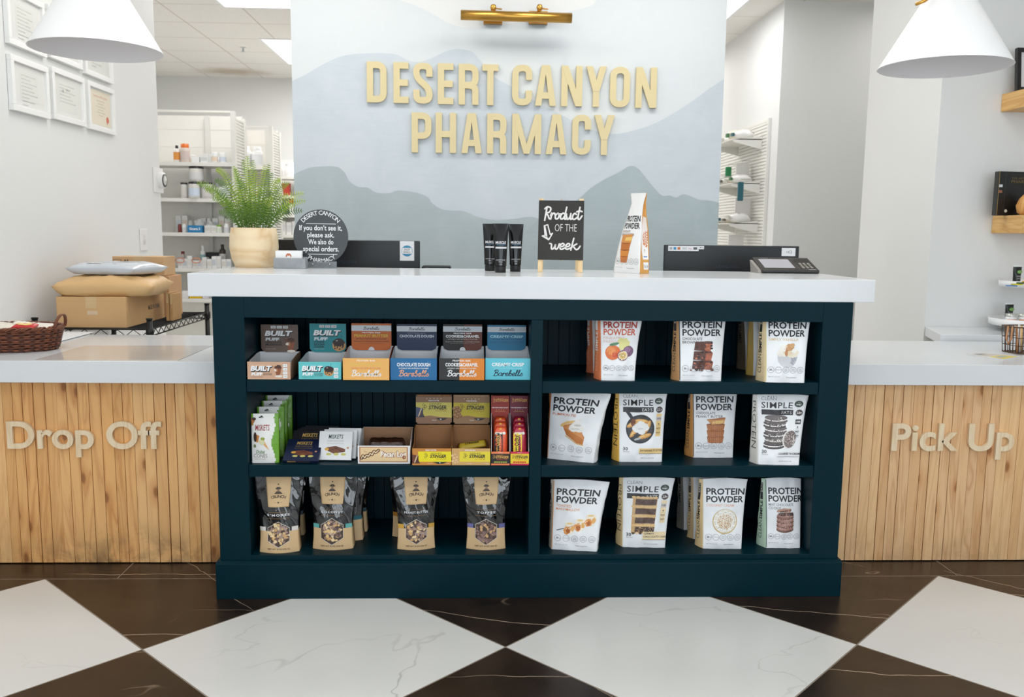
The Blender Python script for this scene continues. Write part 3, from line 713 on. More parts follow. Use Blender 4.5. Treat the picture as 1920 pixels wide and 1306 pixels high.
# ---- food pictures printed on the pouches
def pic_pie(p, x, y, s):
    p.poly([(x-.55*s, y+.3*s), (x-.35*s, y-.15*s), (x+.2*s, y-.5*s), (x+.5*s, y-.55*s), (x+.52*s, y-.2*s), (x+.3*s, y+.1*s), (x-.1*s, y+.45*s)], (196, 122, 64))
    p.poly([(x-.5*s, y+.22*s), (x+.5*s, y-.3*s), (x+.34*s, y+.12*s), (x-.1*s, y+.42*s)], (214, 148, 90))
    p.line(catmull([(x-.6*s, y+.3*s), (x-.35*s, y+.46*s), (x-.05*s, y+.52*s)]), .13*s, (232, 190, 120))
    p.line([(x-.38*s, y-.2*s), (x+.2*s, y-.53*s), (x+.5*s, y-.58*s)], .05*s, (222, 178, 112))
    for a, b, r in ((0, .25, .26), (.22, .2, .22), (.1, .42, .2), (.16, .58, .12)): p.disc(x+a*s, y+b*s, r*s, r*.8*s, (238, 236, 232), wob=.08)
    p.disc(x+.12*s, y+.36*s, .16*s, .05*s, (206, 202, 196)); p.disc(x+.04*s, y+.18*s, .2*s, .04*s, (212, 208, 202))
def pic_pan(p, x, y, s):
    p.line([(x-.62*s, y+.86*s), (x-.36*s, y+.48*s)], .14*s, (44, 48, 54))
    p.disc(x, y, .6*s, .62*s, (44, 48, 54), n=28); p.disc(x, y, .52*s, .54*s, (66, 68, 72), n=28)
    for a, b, r in ((-.25, -.12, .9), (.2, -.3, .3), (.3, .1, 1.2), (-.3, .22, .5), (.05, .34, -.1)): p.disc(x+a*s, y+b*s, .3*s, .1*s, (214, 156, 84), rot=r); p.disc(x+a*s, y+b*s+.02*s, .24*s, .05*s, (238, 196, 126), rot=r)
    p.disc(x-.3*s, y+.28*s, .1*s, .16*s, (120, 70, 40))
    for a, b, r in ((-.1, .05, .24), (.14, .08, .22), (.02, .2, .18), (.06, -.1, .16)): p.disc(x+a*s, y+b*s, r*s, r*s*.85, (240, 240, 240), wob=.1)
    p.disc(x+.02*s, y+.02*s, .14*s, .04*s, (214, 214, 214)); p.disc(x-.1*s, y-.42*s, .16*s, .05*s, (180, 182, 184), rot=.3)
def pic_cups(p, x, y, s):
    for i, (w, yy) in enumerate(((.42, -.5), (.44, -.2), (.45, .1))):
        p.poly([(x-(w-.06)*s, y+yy*s-.12*s), (x-(w-.14)*s, y+yy*s-.16*s), (x+(w-.14)*s, y+yy*s-.16*s), (x+(w-.06)*s, y+yy*s-.12*s), (x+w*s, y+yy*s+.16*s), (x-w*s, y+yy*s+.16*s)], (188, 120, 72))
        for k in range(9): p.line([(x+(-.36+.09*k)*s, y+yy*s-.14*s), (x+(-.39+.0975*k)*s, y+yy*s+.15*s)], .022*s, (150, 90, 52), False)
        p.disc(x, y+yy*s+.16*s, w*s, .05*s, (140, 84, 52))
    p.poly([(x-.44*s, y+.5*s), (x-.2*s, y+.24*s), (x+.4*s, y+.3*s), (x+.46*s, y+.56*s)], (206, 146, 84)); p.poly([(x-.2*s, y+.26*s), (x+.4*s, y+.32*s), (x+.42*s, y+.46*s), (x-.12*s, y+.42*s)], (234, 196, 120))
    p.poly([(x-.44*s, y+.5*s), (x-.12*s, y+.46*s), (x+.46*s, y+.52*s), (x+.44*s, y+.6*s)], (170, 104, 62))
def pic_cookies(p, x, y, s):
    for i in range(6):
        yy = y-.62*s+i*.22*s; xo = x-.16*s+(.03*s if i % 2 else -.02*s); c = (98, 90, 90) if i % 2 else (78, 72, 74)
        p.disc(xo, yy, .44*s, .13*s, c); p.disc(xo, yy+.06*s, .42*s, .10*s, (236, 234, 230)); p.disc(xo, yy+.12*s, .43*s, .12*s, c); p.disc(xo, yy+.14*s, .36*s, .08*s, tuple(k+18 for k in c))
    p.disc(x+.42*s, y-.3*s, .27*s, .4*s, (232, 228, 224), rot=-.12); p.disc(x+.46*s, y-.3*s, .25*s, .38*s, (116, 102, 100), rot=-.12)
    for k in range(14): a = k*2.4; q = .05*math.sqrt(k); p.disc(x+.46*s+q*s*math.cos(a)*.9, y-.3*s+q*s*math.sin(a)*1.4, .025*s, .03*s, (182, 168, 164), n=6)
def pic_marsh(p, x, y, s):
    p.line([(x-.95*s, y-.42*s), (x+.6*s, y+.15*s)], .035*s, (34, 34, 38))
    for a, b in ((-.36, -.3), (.12, -.12), (.58, .12)):
        p.poly([(x+(a-.26)*s, y+(b-.2)*s), (x+(a+.16)*s, y+(b-.26)*s), (x+(a+.28)*s, y+(b+.1)*s), (x+(a+.2)*s, y+(b+.32)*s), (x+(a-.2)*s, y+(b+.3)*s)], (240, 232, 216))
        p.disc(x+(a-.08)*s, y+(b-.08)*s, .18*s, .2*s, (226, 150, 70), wob=.15); p.disc(x+(a-.06)*s, y+(b-.12)*s, .1*s, .12*s, (176, 98, 40), wob=.2); p.disc(x+(a+.16)*s, y+(b+.02)*s, .09*s, .14*s, (232, 176, 104), wob=.15); p.disc(x+a*s, y+(b+.26)*s, .14*s, .05*s, (236, 202, 140))
def pic_layers(p, x, y, s):
    h = s*.17
    p.poly([(x-.52*s, y-.78*s), (x+.46*s, y-.8*s), (x+.5*s, y+.78*s), (x-.48*s, y+.74*s)], (206, 168, 118))
    for i in range(4):
        yy = y-.62*s+i*.4*s; p.poly([(x-.38*s, yy-h*.7), (x+.46*s, yy-h*.75), (x+.48*s, yy+h*.7), (x-.36*s, yy+h*.75)], (86, 66, 60) if i else (60, 44, 40))
        for k in range(5): p.disc(x-.3*s+k*.18*s, yy+random.uniform(-.5, .5)*h, .03*s, .03*s, (112, 88, 78), n=6)
        for k in range(6): p.disc(x-.44*s+k*.17*s, yy+h*1.15, .1*s, .05*s, (226, 190, 136), n=8, wob=.2)
    for k in range(7): p.disc(x-.42*s+k*.15*s, y-.78*s, .07*s, .05*s, (236, 214, 180) if k % 2 else (92, 70, 60), n=8, wob=.2)
def pic_coco(p, x, y, s):
    p.disc(x, y, .62*s, .64*s, (206, 178, 122), n=28); p.disc(x, y+.02*s, .58*s, .6*s, (238, 236, 228), n=28)
    for k in range(12): a = k*PI/6; p.disc(x+.46*s*math.cos(a), y+.47*s*math.sin(a), .11*s, .1*s, (244, 243, 238)); p.disc(x+.5*s*math.cos(a), y+.5*s*math.sin(a)-.03*s, .07*s, .03*s, (216, 212, 198))
    for k in range(46): a = k*2.4; q = .056*math.sqrt(k)*s; p.disc(x+q*math.cos(a), y+q*math.sin(a), .05*s, .02*s, ((214, 160, 106), (236, 206, 166), (196, 132, 84))[k % 3], rot=a*3, n=6)
def pic_mint(p, x, y, s):
    for i in range(4):
        yy = y-.5*s+i*.24*s; p.disc(x, yy, .5*s, .17*s, (116, 80, 72)); p.disc(x, yy+.09*s, .5*s, .16*s, (168, 128, 116)); p.disc(x-.06*s, yy+.11*s, .4*s, .11*s, (190, 152, 140))
    p.poly([(x-.42*s, y+.28*s), (x+.5*s, y+.3*s), (x+.46*s, y+.48*s), (x-.4*s, y+.46*s)], (70, 52, 50))
    p.poly([(x-.5*s, y+.5*s), (x+.3*s, y+.46*s), (x+.36*s, y+.68*s), (x-.1*s, y+.72*s), (x-.46*s, y+.62*s)], (188, 146, 128)); p.line([(x-.3*s, y+.52*s), (x+.32*s, y+.6*s)], .07*s, (92, 66, 60))
def pic_fruit(p, x, y, s):
    for a, b, r in ((.0, .5, .2), (.24, .4, .22), (.34, .16, .22), (.12, .26, .24), (-.02, .62, .1), (.24, .62, .1)): p.disc(x+a*s, y+b*s, r*s, r*s, (226, 222, 150), wob=.12)
    p.disc(x-.42*s, y-.14*s, .42*s, .44*s, (222, 116, 62)); p.disc(x-.5*s, y-.04*s, .26*s, .26*s, (236, 152, 86)); p.disc(x-.3*s, y-.26*s, .16*s, .18*s, (206, 84, 56))
    p.disc(x-.36*s, y+.36*s, .26*s, .09*s, (104, 150, 116), rot=.25); p.line([(x-.58*s, y+.3*s), (x-.12*s, y+.42*s)], .025*s, (60, 110, 84))
    p.disc(x+.42*s, y-.06*s, .3*s, .32*s, (120, 84, 116)); p.disc(x+.38*s, y+.04*s, .18*s, .18*s, (156, 122, 154))
    p.disc(x+.14*s, y-.3*s, .3*s, .32*s, (132, 96, 104)); p.disc(x+.14*s, y-.3*s, .265*s, .285*s, (240, 226, 198)); p.disc(x+.14*s, y-.3*s, .19*s, .2*s, (224, 186, 92))
    for k in range(7): p.disc(x+.14*s+.1*s*math.cos(k*.9), y-.3*s+.1*s*math.sin(k*.9), .03*s, .04*s, (170, 140, 66), n=6)
def pic_brownie(p, x, y, s):
    for i in range(3):
        yy = y-.5*s+i*.44*s; w = .5-.04*i
        p.poly([(x-w*s, yy-.2*s), (x+(w-.08)*s, yy-.24*s), (x+w*s, yy+.12*s), (x+(w-.1)*s, yy+.22*s), (x-(w-.04)*s, yy+.2*s)], (92, 54, 44))
        p.poly([(x+.1*s, yy-.23*s), (x+(w-.08)*s, yy-.24*s), (x+w*s, yy+.12*s), (x+.14*s, yy+.1*s)], (176, 96, 66))
        for k in range(9): p.disc(x+random.uniform(-.42, .4)*s, yy+random.uniform(-.15, .18)*s, .06*s, .05*s, ((52, 36, 34), (190, 116, 84), (40, 30, 30))[k % 3], n=7, wob=.3)
    for k in range(12): p.disc(x+random.uniform(-.62, .55)*s, y-.74*s+random.uniform(-.04, .06)*s, .06*s, .04*s, ((70, 46, 40), (112, 66, 48))[k % 2], n=7, wob=.3)
def pic_icecream(p, x, y, s):
    p.poly([(x-.5*s, y-.02*s)]+[(x+.5*s*math.cos(a), y-.02*s+.62*s*math.sin(a)) for a in [PI+PI*k/14 for k in range(15)]], (206, 208, 212))
    p.poly([(x+.16*s, y-.1*s), (x+.48*s, y-.1*s), (x+.3*s, y-.5*s), (x+.14*s, y-.4*s)], (160, 164, 176))
    for a, b, r, c in ((-.28, .12, .26, (240, 236, 226)), (.24, .1, .28, (238, 228, 208)), (.0, .2, .26, (228, 206, 172)), (-.2, .36, .2, (240, 238, 230)), (.06, .4, .22, (200, 152, 104)), (.18, .5, .14, (214, 172, 126)), (.3, .22, .14, (244, 242, 236))): p.disc(x+a*s, y+b*s, r*s, r*.85*s, c, wob=.12)
    p.disc(x-.08*s, y+.14*s, .07*s, .2*s, (190, 136, 88), wob=.1)
TAN = (212, 176, 124); R1, R2, R3 = SZ[2], SZ[1], SZ[0]
GRP = None
# top row of the right bay
pouch((1127, 713), (1190, 713.5), R1, 'white pouch with a mango and passion fruit picture, top row', gcol=(226, 132, 88), seed=1, flare=(.004, .030), gtext=gusset_a((236, 234, 230), (222, 222, 224), thin=(236, 170, 140)), D=.09,
      build_front=front_a(('PINEAPPLE', 'PASSION'), (226, 188, 176), pic_fruit, dz=.005, pcol=(176, 58, 48), pcol2=(206, 92, 62), clear=True, w=.84))
pouch((1112, 700), (1165, 700), R1, 'orange sided pouch standing half hidden behind the passion fruit pouch', gcol=(204, 116, 80), seed=2, gtext=gusset_a((226, 222, 220), (206, 206, 208), thin=(216, 150, 120)), D=.07)
pouch((1274, 714), (1352, 714), R1, 'white pouch with a brownie picture, middle of the top row', gcol=(190, 146, 98), seed=3, flare=(.002, .022), gtext=gusset_a(), D=.085, build_front=front_a(('CHOCOLATE', 'BROWNIE BATTER'), (60, 50, 48), pic_brownie, dz=-.014, w=.86, edge=INK))
pouch((1435, 716.5), (1508, 717.5), R1, 'white pouch with an ice cream bowl picture, right end of the top row', gcol=(232, 212, 170), seed=4, flare=(.0, .026), gtext=gusset_a(), D=.10, build_front=front_a(('SIMPLY VANILLA',), (222, 190, 138), pic_icecream, dz=-.012, w=.86, edge=(222, 200, 130)))
pouch((1412, 704), (1472, 705), R1, 'yellow sided pouch peeking out behind the ice cream pouch', gcol=(196, 164, 88), seed=5, D=.05)
pouch((1398, 693.5), (1455, 693.5), R1, 'brown sided pouch at the back behind the ice cream pouch', gcol=(112, 98, 78), seed=6, D=.09, gtext=gusset_a())
# middle row
pouch((1026, 859), (1113, 868), R2, 'white pouch with a slice of pumpkin pie, left end of the middle row', gcol=(206, 140, 78), seed=7, flare=(.0, .044), D=.06, gl=.008, gtext=None, build_front=front_a(('PUMPKIN PIE',), (206, 96, 52), pic_pie, dz=.002, w=.80, edge=(196, 110, 60)))
pouch((1161, 865.5), (1241, 865.5), R2, 'white pouch with bananas in a frying pan and a yellow side', gcol=(226, 180, 84), seed=8, flare=(.0, .018), D=.085, gtext=gusset_b(), build_front=front_b(('BANANAS FOSTER',), (236, 204, 140), pic_pan))
pouch((1299.5, 857.5), (1374, 857.5), R2, 'white pouch with a stack of peanut butter cups, on the middle shelf', gcol=(206, 148, 84), seed=9, flare=(.0, .018), D=.09, gtext=gusset_a(), build_front=front_a(('CHOCOLATE', 'PEANUT BUTTER'), (66, 60, 60), pic_cups, dz=.0, w=.86, edge=(70, 56, 50)))
pouch((1421, 870.5), (1498, 872), R2, 'white pouch with stacked sandwich cookies, right end of the middle row', gcol=(224, 222, 216), seed=10, flare=(.004, .030), D=.085, HT=.233, gtext=gusset_b(), build_front=front_b(('COOKIES ’N CREAM',), None, pic_cookies))
pouch((1458, 850), (1486, 850), R2, 'white pouch half hidden behind the sandwich cookie pouch', gcol=(190, 188, 184), seed=11, D=.04, flare=(0, .004))
# bottom row
pouch((1034, 1029), (1119, 1034), R3, 'white pouch with toasted marshmallows on a stick, bottom left', gcol=(206, 196, 180), seed=12, flare=(.0, .034), D=.075, gl=.014, gtext=gusset_a(), build_front=front_a(('TOASTED', 'MARSHMALLOW'), (222, 142, 84), pic_marsh, dz=-.002, w=.82, edge=(216, 150, 90)))
pouch((1167, 1025), (1247, 1026.5), R3, 'white pouch with a tall chocolate layer cake and a cream side', gcol=(222, 196, 146), seed=13, flare=(.0, .03), D=.085, gtext=gusset_b(), build_front=front_b(('GERMAN', 'CHOCOLATE CAKE'), (238, 218, 176), pic_layers))
pouch((1318, 1028), (1390, 1028.5), R3, 'white pouch with a coconut cream pie, bottom shelf', gcol=(228, 200, 152), seed=14, flare=(.0, .020), D=.085, gtext=gusset_a(), build_front=front_a(('COCONUT CREAM',), (232, 176, 150), pic_coco, dz=-.004, w=.9))
pouch((1300, 1010), (1352, 1011), R3, 'cream sided pouch just behind the coconut pie pouch', gcol=(206, 178, 134), seed=15, D=.05, gtext=gusset_a())
pouch((1282, 993), (1335, 993), R3, 'grey sided pouch farthest back on the bottom shelf', gcol=(132, 128, 120), seed=16, D=.075, gtext=gusset_a())
pouch((1436, 1027), (1500, 1027), R3, 'white pouch with mint chocolate cookies and a pale green side', gcol=(188, 214, 190), seed=17, flare=(.0, .006), gr=.001, D=.09, gtext=gusset_a(), build_front=front_a(('MINT CHOCOLATE', 'COOKIE'), (120, 128, 128), pic_mint, dz=-.004, w=.98, ncirc=5, edge=(60, 90, 80)))

# ------------------------------------------------------------------ dark snack bags with a kraft foot and hexagon window
GLOSS = N(.05); GLOSS.b.inputs['Specular IOR Level'].default_value = .95; GLOSS.color(GLOSS.mix(GLOSS.ramp(GLOSS.noise(GLOSS.obj(), 20, 2), .4, .6), (13, 13, 15), (18, 17, 18))); GLOSS.bump(GLOSS.noise(GLOSS.vec(GLOSS.obj(), (1, 1, .55)), 9, 2, 1.6), .8, .02); GLOSS = GLOSS.m
KR = M((214, 182, 138), .55, var=.04, vscale=14, bump=.15, bscale=30)
def snack_bag(xl, xr, yb, label, accent, flavour, seed, W=None, front=True, lean=0, pop=1):
    A, B = U(xl, yb, Z=R3), U(xr, yb, Z=R3); W = (B-A).length; mid = (A+B)/2; D = .06; HT = .262
    t = thing('snack_bag', label, 'bag', (mid.x, mid.y, R3+.0004), math.atan2(B.y-A.y, B.x-A.x)+lean)
    def fr(u, v, o=0):
        wq = W*(1+.26*v**1.5-.10*math.sin(PI*min(v*1.3, 1))); x = (u-.5)*wq
        y = .028*v**1.1-.019*math.sin(PI*u)*math.sin(PI*min(1, v*.8+.12))*(1.1-v*.4)+(.006*noise.noise(Vector((u*3.2+seed, v*3.5+u*2, seed)))+.0085*(abs(noise.noise(Vector((u*2.6+v*1.3+seed*2, v*2.2-u*1.5, seed+4))))-.2))*min(1, v*1.8)
        if v < .35: y -= .012*(1-v/.35)*(math.sin(PI*u)-.3)
        return Vector((x, y-o, HT*v-.0*u))
    def bk(u, v):
        p = fr(u, v); return Vector((p.x, .060-(.028)*v**1.1+.012*math.sin(PI*u)*math.sin(PI*v), p.z))
    b = MB(); kf = lambda u, v: KR if v < .283 and (abs(u-.5) > .0) else GLOSS
    b.grid(lambda u, v: fr(u, v), 44, 60, mf=kf); b.grid(lambda u, v: bk(1-u, v), 44, 60, mf=kf)
    for e in (0, 1): b.grid(lambda u, v: fr(e, v).lerp(bk(e, v), u if e else 1-u), 2, 60, mf=kf)
    b.add([fr(0, 0), fr(1, 0), bk(1, 0), bk(0, 0)], [(3, 2, 1, 0)], KR)
    b.build('bag_body', None, t, weld=True)
    p = Pr()
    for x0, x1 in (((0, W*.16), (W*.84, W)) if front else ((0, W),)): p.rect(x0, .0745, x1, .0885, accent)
    if front:
        cx, cyy, rh = W*.5, .064, W*.335; hexa = lambda k: [(cx+k*rh*math.sin(a), cyy+k*rh*1.0*math.cos(a)) for a in [PI/3*i for i in range(6)]]
        p.poly(hexa(1.0), (196, 190, 184)); p.poly(hexa(.965), (70, 52, 44))
        rnd = random.Random(seed)
        for i in range(74):
            a = rnd.uniform(0, 2*PI); q = math.sqrt(rnd.random())*.74*rh; c = rnd.choice(((150, 122, 108), (110, 84, 74), (222, 188, 132), (176, 148, 132), (84, 62, 56), (208, 164, 108), (160, 136, 128), (232, 206, 160)))
            if pop == 2: c = rnd.choice(((126, 98, 92), (112, 84, 78), (146, 118, 114), (98, 72, 64), (206, 166, 116)))
            p.disc(cx+q*math.cos(a), cyy+q*math.sin(a), rnd.uniform(.004, .0095), rnd.uniform(.003, .0065), c, rot=a*3, n=8, wob=.3)
        h = hexa(.985); p.line(h+[h[0]], .0011, (232, 226, 216), False)
        p.text('NET WT. 8 OZ (226 G)', cx, .0125, .0052, (84, 62, 44), w=W*.56, al='C', bold=.01)
        p.text(flavour, cx, .1265, .0072, (222, 222, 224), w=min(W*.62, .0105*len(flavour)), al='C', bold=.03, sp=1.3)
        p.line([(cx-W*.25, .1390), (cx+W*.25, .1390)], .0007, (170, 130, 84), False); p.line([(cx-W*.28, .1185), (cx+W*.28, .1185)], .0007, (170, 130, 84), False)
    p.build('front_print', lambda x, y, o: fr(x/W, y/HT, o), t, 1.5e-3, fine=.005)
    if front:
        lw = W*.29
        def lb(x, y, o): q = fr(.5+x/W*.88, y/HT, .0022+o); return q
        g = MB(); g.grid(lambda u, v: lb((u-.5)*2*lw*(.96+.04*v),   .156+(HT-.156)*v, 0), 18, 24, M((216, 184, 140), .6)); lo = g.build('header_label', None, t)
        so = lo.modifiers.new('thickness', 'SOLIDIFY'); so.thickness = .0006; so.offset = 1
        q = Pr(); dk = (62, 46, 36)
        q.disc(0, .2225, .0022, .0022, (20, 18, 16))
        q.disc(0, .2085, .0095, .0028, dk); q.poly([(-.006, .209), (.006, .209), (.005, .2135), (-.005, .2135)], dk); q.poly([(-.0045, .2065), (.0045, .2065), (.0035, .199), (-.0035, .199)], (150, 120, 92)); q.poly([(-.006, .199), (.006, .199), (.013, .191), (-.013, .191)], dk)
        q.arc('CRUNCH', 0, .118, .060, PI/2, .74, .0095, dk, bold=.015)
        q.arc('- - - - - -', 0, .118, .0735, PI/2, .56, .004, dk, bold=.02)
        q.poly([(0, .166), (.0035, .1625), (0, .159), (-.0035, .1625)], dk); q.line([(-.013, .1625), (-.006, .1625)], .0006, dk, False); q.line([(.006, .1625), (.013, .1625)], .0006, dk, False)
        q.build('label_print', lambda x, y, o: lb(x, y+.009, o), t, 1.3e-3, fine=.005)
    return t
snack_bag(487, 561, 1034, 'dark snack bag with white band at the left end of the bottom shelf', (216, 210, 204), 'S’MORES', 21, lean=.06)
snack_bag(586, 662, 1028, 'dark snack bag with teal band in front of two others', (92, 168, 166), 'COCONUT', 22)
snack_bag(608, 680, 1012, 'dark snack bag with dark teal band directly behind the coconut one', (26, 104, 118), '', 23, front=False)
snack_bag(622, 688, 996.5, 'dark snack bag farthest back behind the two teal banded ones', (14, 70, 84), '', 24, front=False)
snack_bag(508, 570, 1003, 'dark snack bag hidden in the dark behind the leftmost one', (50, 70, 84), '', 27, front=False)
snack_bag(745, 816, 1028, 'dark snack bag with mustard yellow band', (206, 160, 66), 'PEANUT BUTTER', 25, lean=.10)
snack_bag(735, 800, 1005, 'dark snack bag standing behind the mustard banded one', (176, 118, 42), '', 28, front=False)
snack_bag(874, 948, 1028, 'dark snack bag with violet blue band nearest the divider', (104, 104, 160), 'TOFFEE', 26, pop=2)
# ------------------------------------------------------------------ open display cartons with a raised lid
INNER = M((214, 218, 222), .6)
def carton(xl, xr, yb, Z, label, fh, D, lid, side, frontc, lidc, fprint, lprint, inner=INNER, name='bar_carton', hb=None, lidw=.9, notch=False, tongue=.018, rz=0, lidh=None, backin=None, flap=True, split=None, group=None):
    """fh height of the front wall; lid = top of the lid above the shelf; tongue: how far its printed face starts above the tray"""
    A, B = U(xl, yb, Z=Z), U(xr, yb, Z=Z); W = (B-A).length; mid = (A+B)/2
    t = thing(name, label, 'carton', (mid.x, mid.y, Z+.0004), rz, group)
    T = .0012; hb = hb or fh*1.28; b = MB(); SM = M(side, .45); FM = M(frontc, .42)
    b.box((-W/2, 0, 0), (W/2, T, fh), FM); b.box((-W/2+T, T, T), (W/2-T, T*1.6, fh-.0005), inner)
    for s in (-1, 1):
        x0, x1 = (-W/2, -W/2+T) if s < 0 else (W/2-T, W/2)
        o = [(T, 0), (D-T, 0), (D-T, hb), (D*.72, hb), (D*.12, fh)] if flap else [(T, 0), (D-T, 0), (D-T, hb), (D*.75, hb*.98), (D*.5, fh*1.02), (T, fh)]
        b.prism(o, x0, x1, 'x', SM)
        xi = x1 if s < 0 else x0; b.add([(xi-s*.0003, p[0], p[1]) for p in o], [(0, 1, 2, 3, 4) if len(o) == 5 else (0, 1, 2, 3, 4, 5)], inner)
    b.box((-W/2, D-T, 0), (W/2, D, hb), SM); b.box((-W/2+T, D-T*1.5, T), (W/2-T, D-T, hb-.0003), backin or inner)
    b.box((-W/2, 0, 0), (W/2, D, T*.8), SM)
    b.build('tray', None, t)
    lw = W*lidw; z0 = fh+tongue if lid else 0
    if lid:
        c = .016 if flap else .0045; lo = [(-lw/2+c, z0), (lw/2-c, z0), (lw/2-.004, z0+.006), (lw/2, z0+c), (lw/2, lid), (-lw/2, lid), (-lw/2, z0+c), (-lw/2+.004, z0+.006)]
        l = MB(); y0 = D-.0085; l.prism(lo, y0, y0+T, 'y', M(lidc, .45))  # lid colours darkened, the shade inside the bay is put into them
        if split: l.prism([(0.004, z0), (lw/2-c, z0), (lw/2-.004, z0+.006), (lw/2, z0+c), (lw/2, lid), (0.004, lid)], y0-.0003, y0, 'y', M(split[1], .45))
        l.box((-lw/2, y0+T, z0+.012), (lw/2, D-.002, lid), inner)
        if notch: l.prism([(.0105*math.cos(a), z0-.0005+.0125*math.sin(a)) for a in [PI*k/10 for k in range(11)]], y0-.0005, y0, 'y', inner)
        l.build('lid', None, t)
        q = Pr(); lprint(q, lw, lid-z0); q.build('lid_print', flat(-lw/2, y0-(.0004 if split else 0), z0), t, 2e-4)
    q = Pr()
    if split: q.rect(W*.45, 0.001, W, fh, split[0])
    fprint(q, W, fh); q.build('front_print', flat(-W/2, 0, 0), t, 1.5e-4)
    return t
def built(front, lid, flav, pic):
    def logo(p, x, y, h, w):
        p.text('BUILT', x+.0022, y-.0026, h, (16, 16, 20), w=w, bold=.075, shear=.2); p.text('BUILT', x+.0012, y-.0014, h, (16, 16, 20), w=w, bold=.07, shear=.2)
        p.text('BUILT', x, y, h, (240, 241, 244), w=w, bold=.05, shear=.2)
    def fp(p, W, h):
        logo(p, W*.07, h*.50, h*.27, W*.50)
        p.text('PUFF', W*.09, h*.24, h*.15, (240, 241, 244), w=W*.26, bold=.06, shear=.1)
        for i, s in enumerate(flav): p.text(s, W*.37, h*(.32-.07*i), h*.055, (60, 40, 34), w=W*.2, bold=.01)
        p.text('NATURALLY FLAVORED', W*.09, h*.13, h*.035, (60, 50, 44), w=W*.27)
        pic(p, W*.71, h*.5, h*.34)
        for k in range(4):
            if k == 3 and len(flav) > 2: continue
            y = h*(.10+.205*k); p.rect(W*.83, y, W*.93, y+h*.16, (238, 240, 242)); p.text(('140', 'PLUS', '17g', '12')[k], W*.88, y+h*.06, h*.05, INK, al='C', w=W*.06)
    def lp(p, w, h):
        for k in range(3): p.rect(w*(.27+.165*k), h*.86, w*(.41+.165*k), h*.955, (214, 214, 214)); p.text(('17g', 'PLUS', '140')[k], w*(.34+.165*k), h*.89, h*.035, INK, al='C', w=w*.09)
        logo(p, w*.10, h*.60, h*.17, w*.76)
        p.text('PUFF', w*.12, h*.42, h*.10, (214, 222, 226), w=w*.38, bold=.06, shear=.1)
        for i, s in enumerate(flav): p.text(s, w*.12, h*(.325-.085*i), h*.062, (24, 20, 20), w=w*(.44 if len(flav) == 2 else .28), bold=.03)
        p.text('NATURALLY FLAVORED', w*.12, h*.10, h*.022, (200, 200, 200), w=w*.28)
        pic(p, w*.80, h*.27, h*.27)
    return fp, lp
def pic_shake(p, x, y, s):
    p.poly([(x-.55*s, y+.5*s), (x+.6*s, y+.5*s), (x+.3*s, y-.8*s), (x-.25*s, y-.8*s)], (146, 84, 52)); p.disc(x, y+.55*s, .62*s, .3*s, (104, 62, 42), wob=.12); p.disc(x+.1*s, y+.7*s, .4*s, .25*s, (72, 44, 34), wob=.2); p.disc(x-.4*s, y+.1*s, .22*s, .2*s, (236, 228, 216), wob=.2)
    p.disc(x+.1*s, y-.9*s, .6*s, .2*s, (232, 224, 212), wob=.15); p.disc(x-.15*s, y+.1*s, .1*s, .3*s, (190, 130, 84)); p.line([(x-.7*s, y+.6*s), (x-.9*s, y+.9*s)], .05*s, (80, 50, 40))
def pic_dough(p, x, y, s):
    p.disc(x, y-.1*s, .85*s, .8*s, (196, 148, 92), wob=.05); p.disc(x, y+.28*s, .78*s, .5*s, (44, 28, 24), wob=.08)
    for a in (-.5, -.15, .2, .55): p.disc(x+a*s, y-.1*s, .1*s, .22*s, (44, 28, 24))
    for a, b in ((-.5, -.5), (.1, -.6), (.45, -.35), (-.2, -.4)): p.disc(x+a*s, y+b*s, .1*s, .1*s, (70, 42, 30), wob=.2)
    p.disc(x-.25*s, y+.5*s, .12*s, .06*s, (200, 196, 192)); p.line([(x+.3*s, y+.9*s), (x+.42*s, y+1.2*s)], .05*s, (30, 24, 24))
f, l = built(0, 0, ('CHOCOLATE', 'MILKSHAKE'), pic_shake)
carton(464, 545, 711.5, R1, 'tan bar carton with lid coloured as in shade at the left end of the top shelf', .0585, .17, .163, (150, 116, 92), (206, 166, 138), (104, 84, 74), f, l, lidw=.90, tongue=.010, hb=.07)
f, l = built(0, 0, ('COOKIE', 'DOUGH', 'CHUNK'), pic_dough)
carton(560, 640, 711.5, R1, 'turquoise bar carton with a raised turquoise lid', .0585, .17, .167, (30, 140, 146), (98, 196, 200), (22, 136, 146), f, l, lidw=.90, tongue=.010, hb=.07)
def bare(flav, fcol, scol, pcol, scr, lc, strip=True, sub=None, lf=None, ps=None):
    def fp(p, W, h):
        if ps: p.text('PROTEIN BAR', W*.5, h*.86, h*.072, ps, w=W*.40, al='C', bold=.04, sp=1.2)
        p.text(flav, W*.5, h*.64, h*.15, fcol, w=W*.72, al='C', bold=.03); p.text('NATURALLY AND ARTIFICIALLY FLAVORED', W*.5, h*.52, h*.06, scol, w=W*.64, al='C', bold=.02)
        p.script('Barebells', W*.5, h*.19, h*.27, scr, h*.034, w=W*.64)
    def lp(p, w, h):
        p.rect(0, h*.72, w, h*.93, (208, 214, 220)); p.script('Barebells', w*.5, h*.775, h*.105, (30, 32, 38), h*.013, w=w*.40)
        p.text('PROTEIN BAR', w*.5, h*.64, h*.042, pcol, w=w*.46, al='C', bold=.04, sp=1.2); p.text(flav, w*.5, h*.50, h*.095, lf or fcol, w=w*.86, al='C', bold=.03)
        p.text('NATURALLY AND ARTIFICIALLY FLAVORED', w*.5, h*.41, h*.045, lc, w=w*.76, al='C', bold=.01); p.text('20 grams OF PROTEIN, 1g ADDED SUGAR', w*.5, h*.32, h*.032, lc, w=w*.88, al='C', bold=.02)
        p.text('See nutrition information for fat content', w*.5, h*.26, h*.022, lc, w=w*.62, al='C')
    return fp, lp
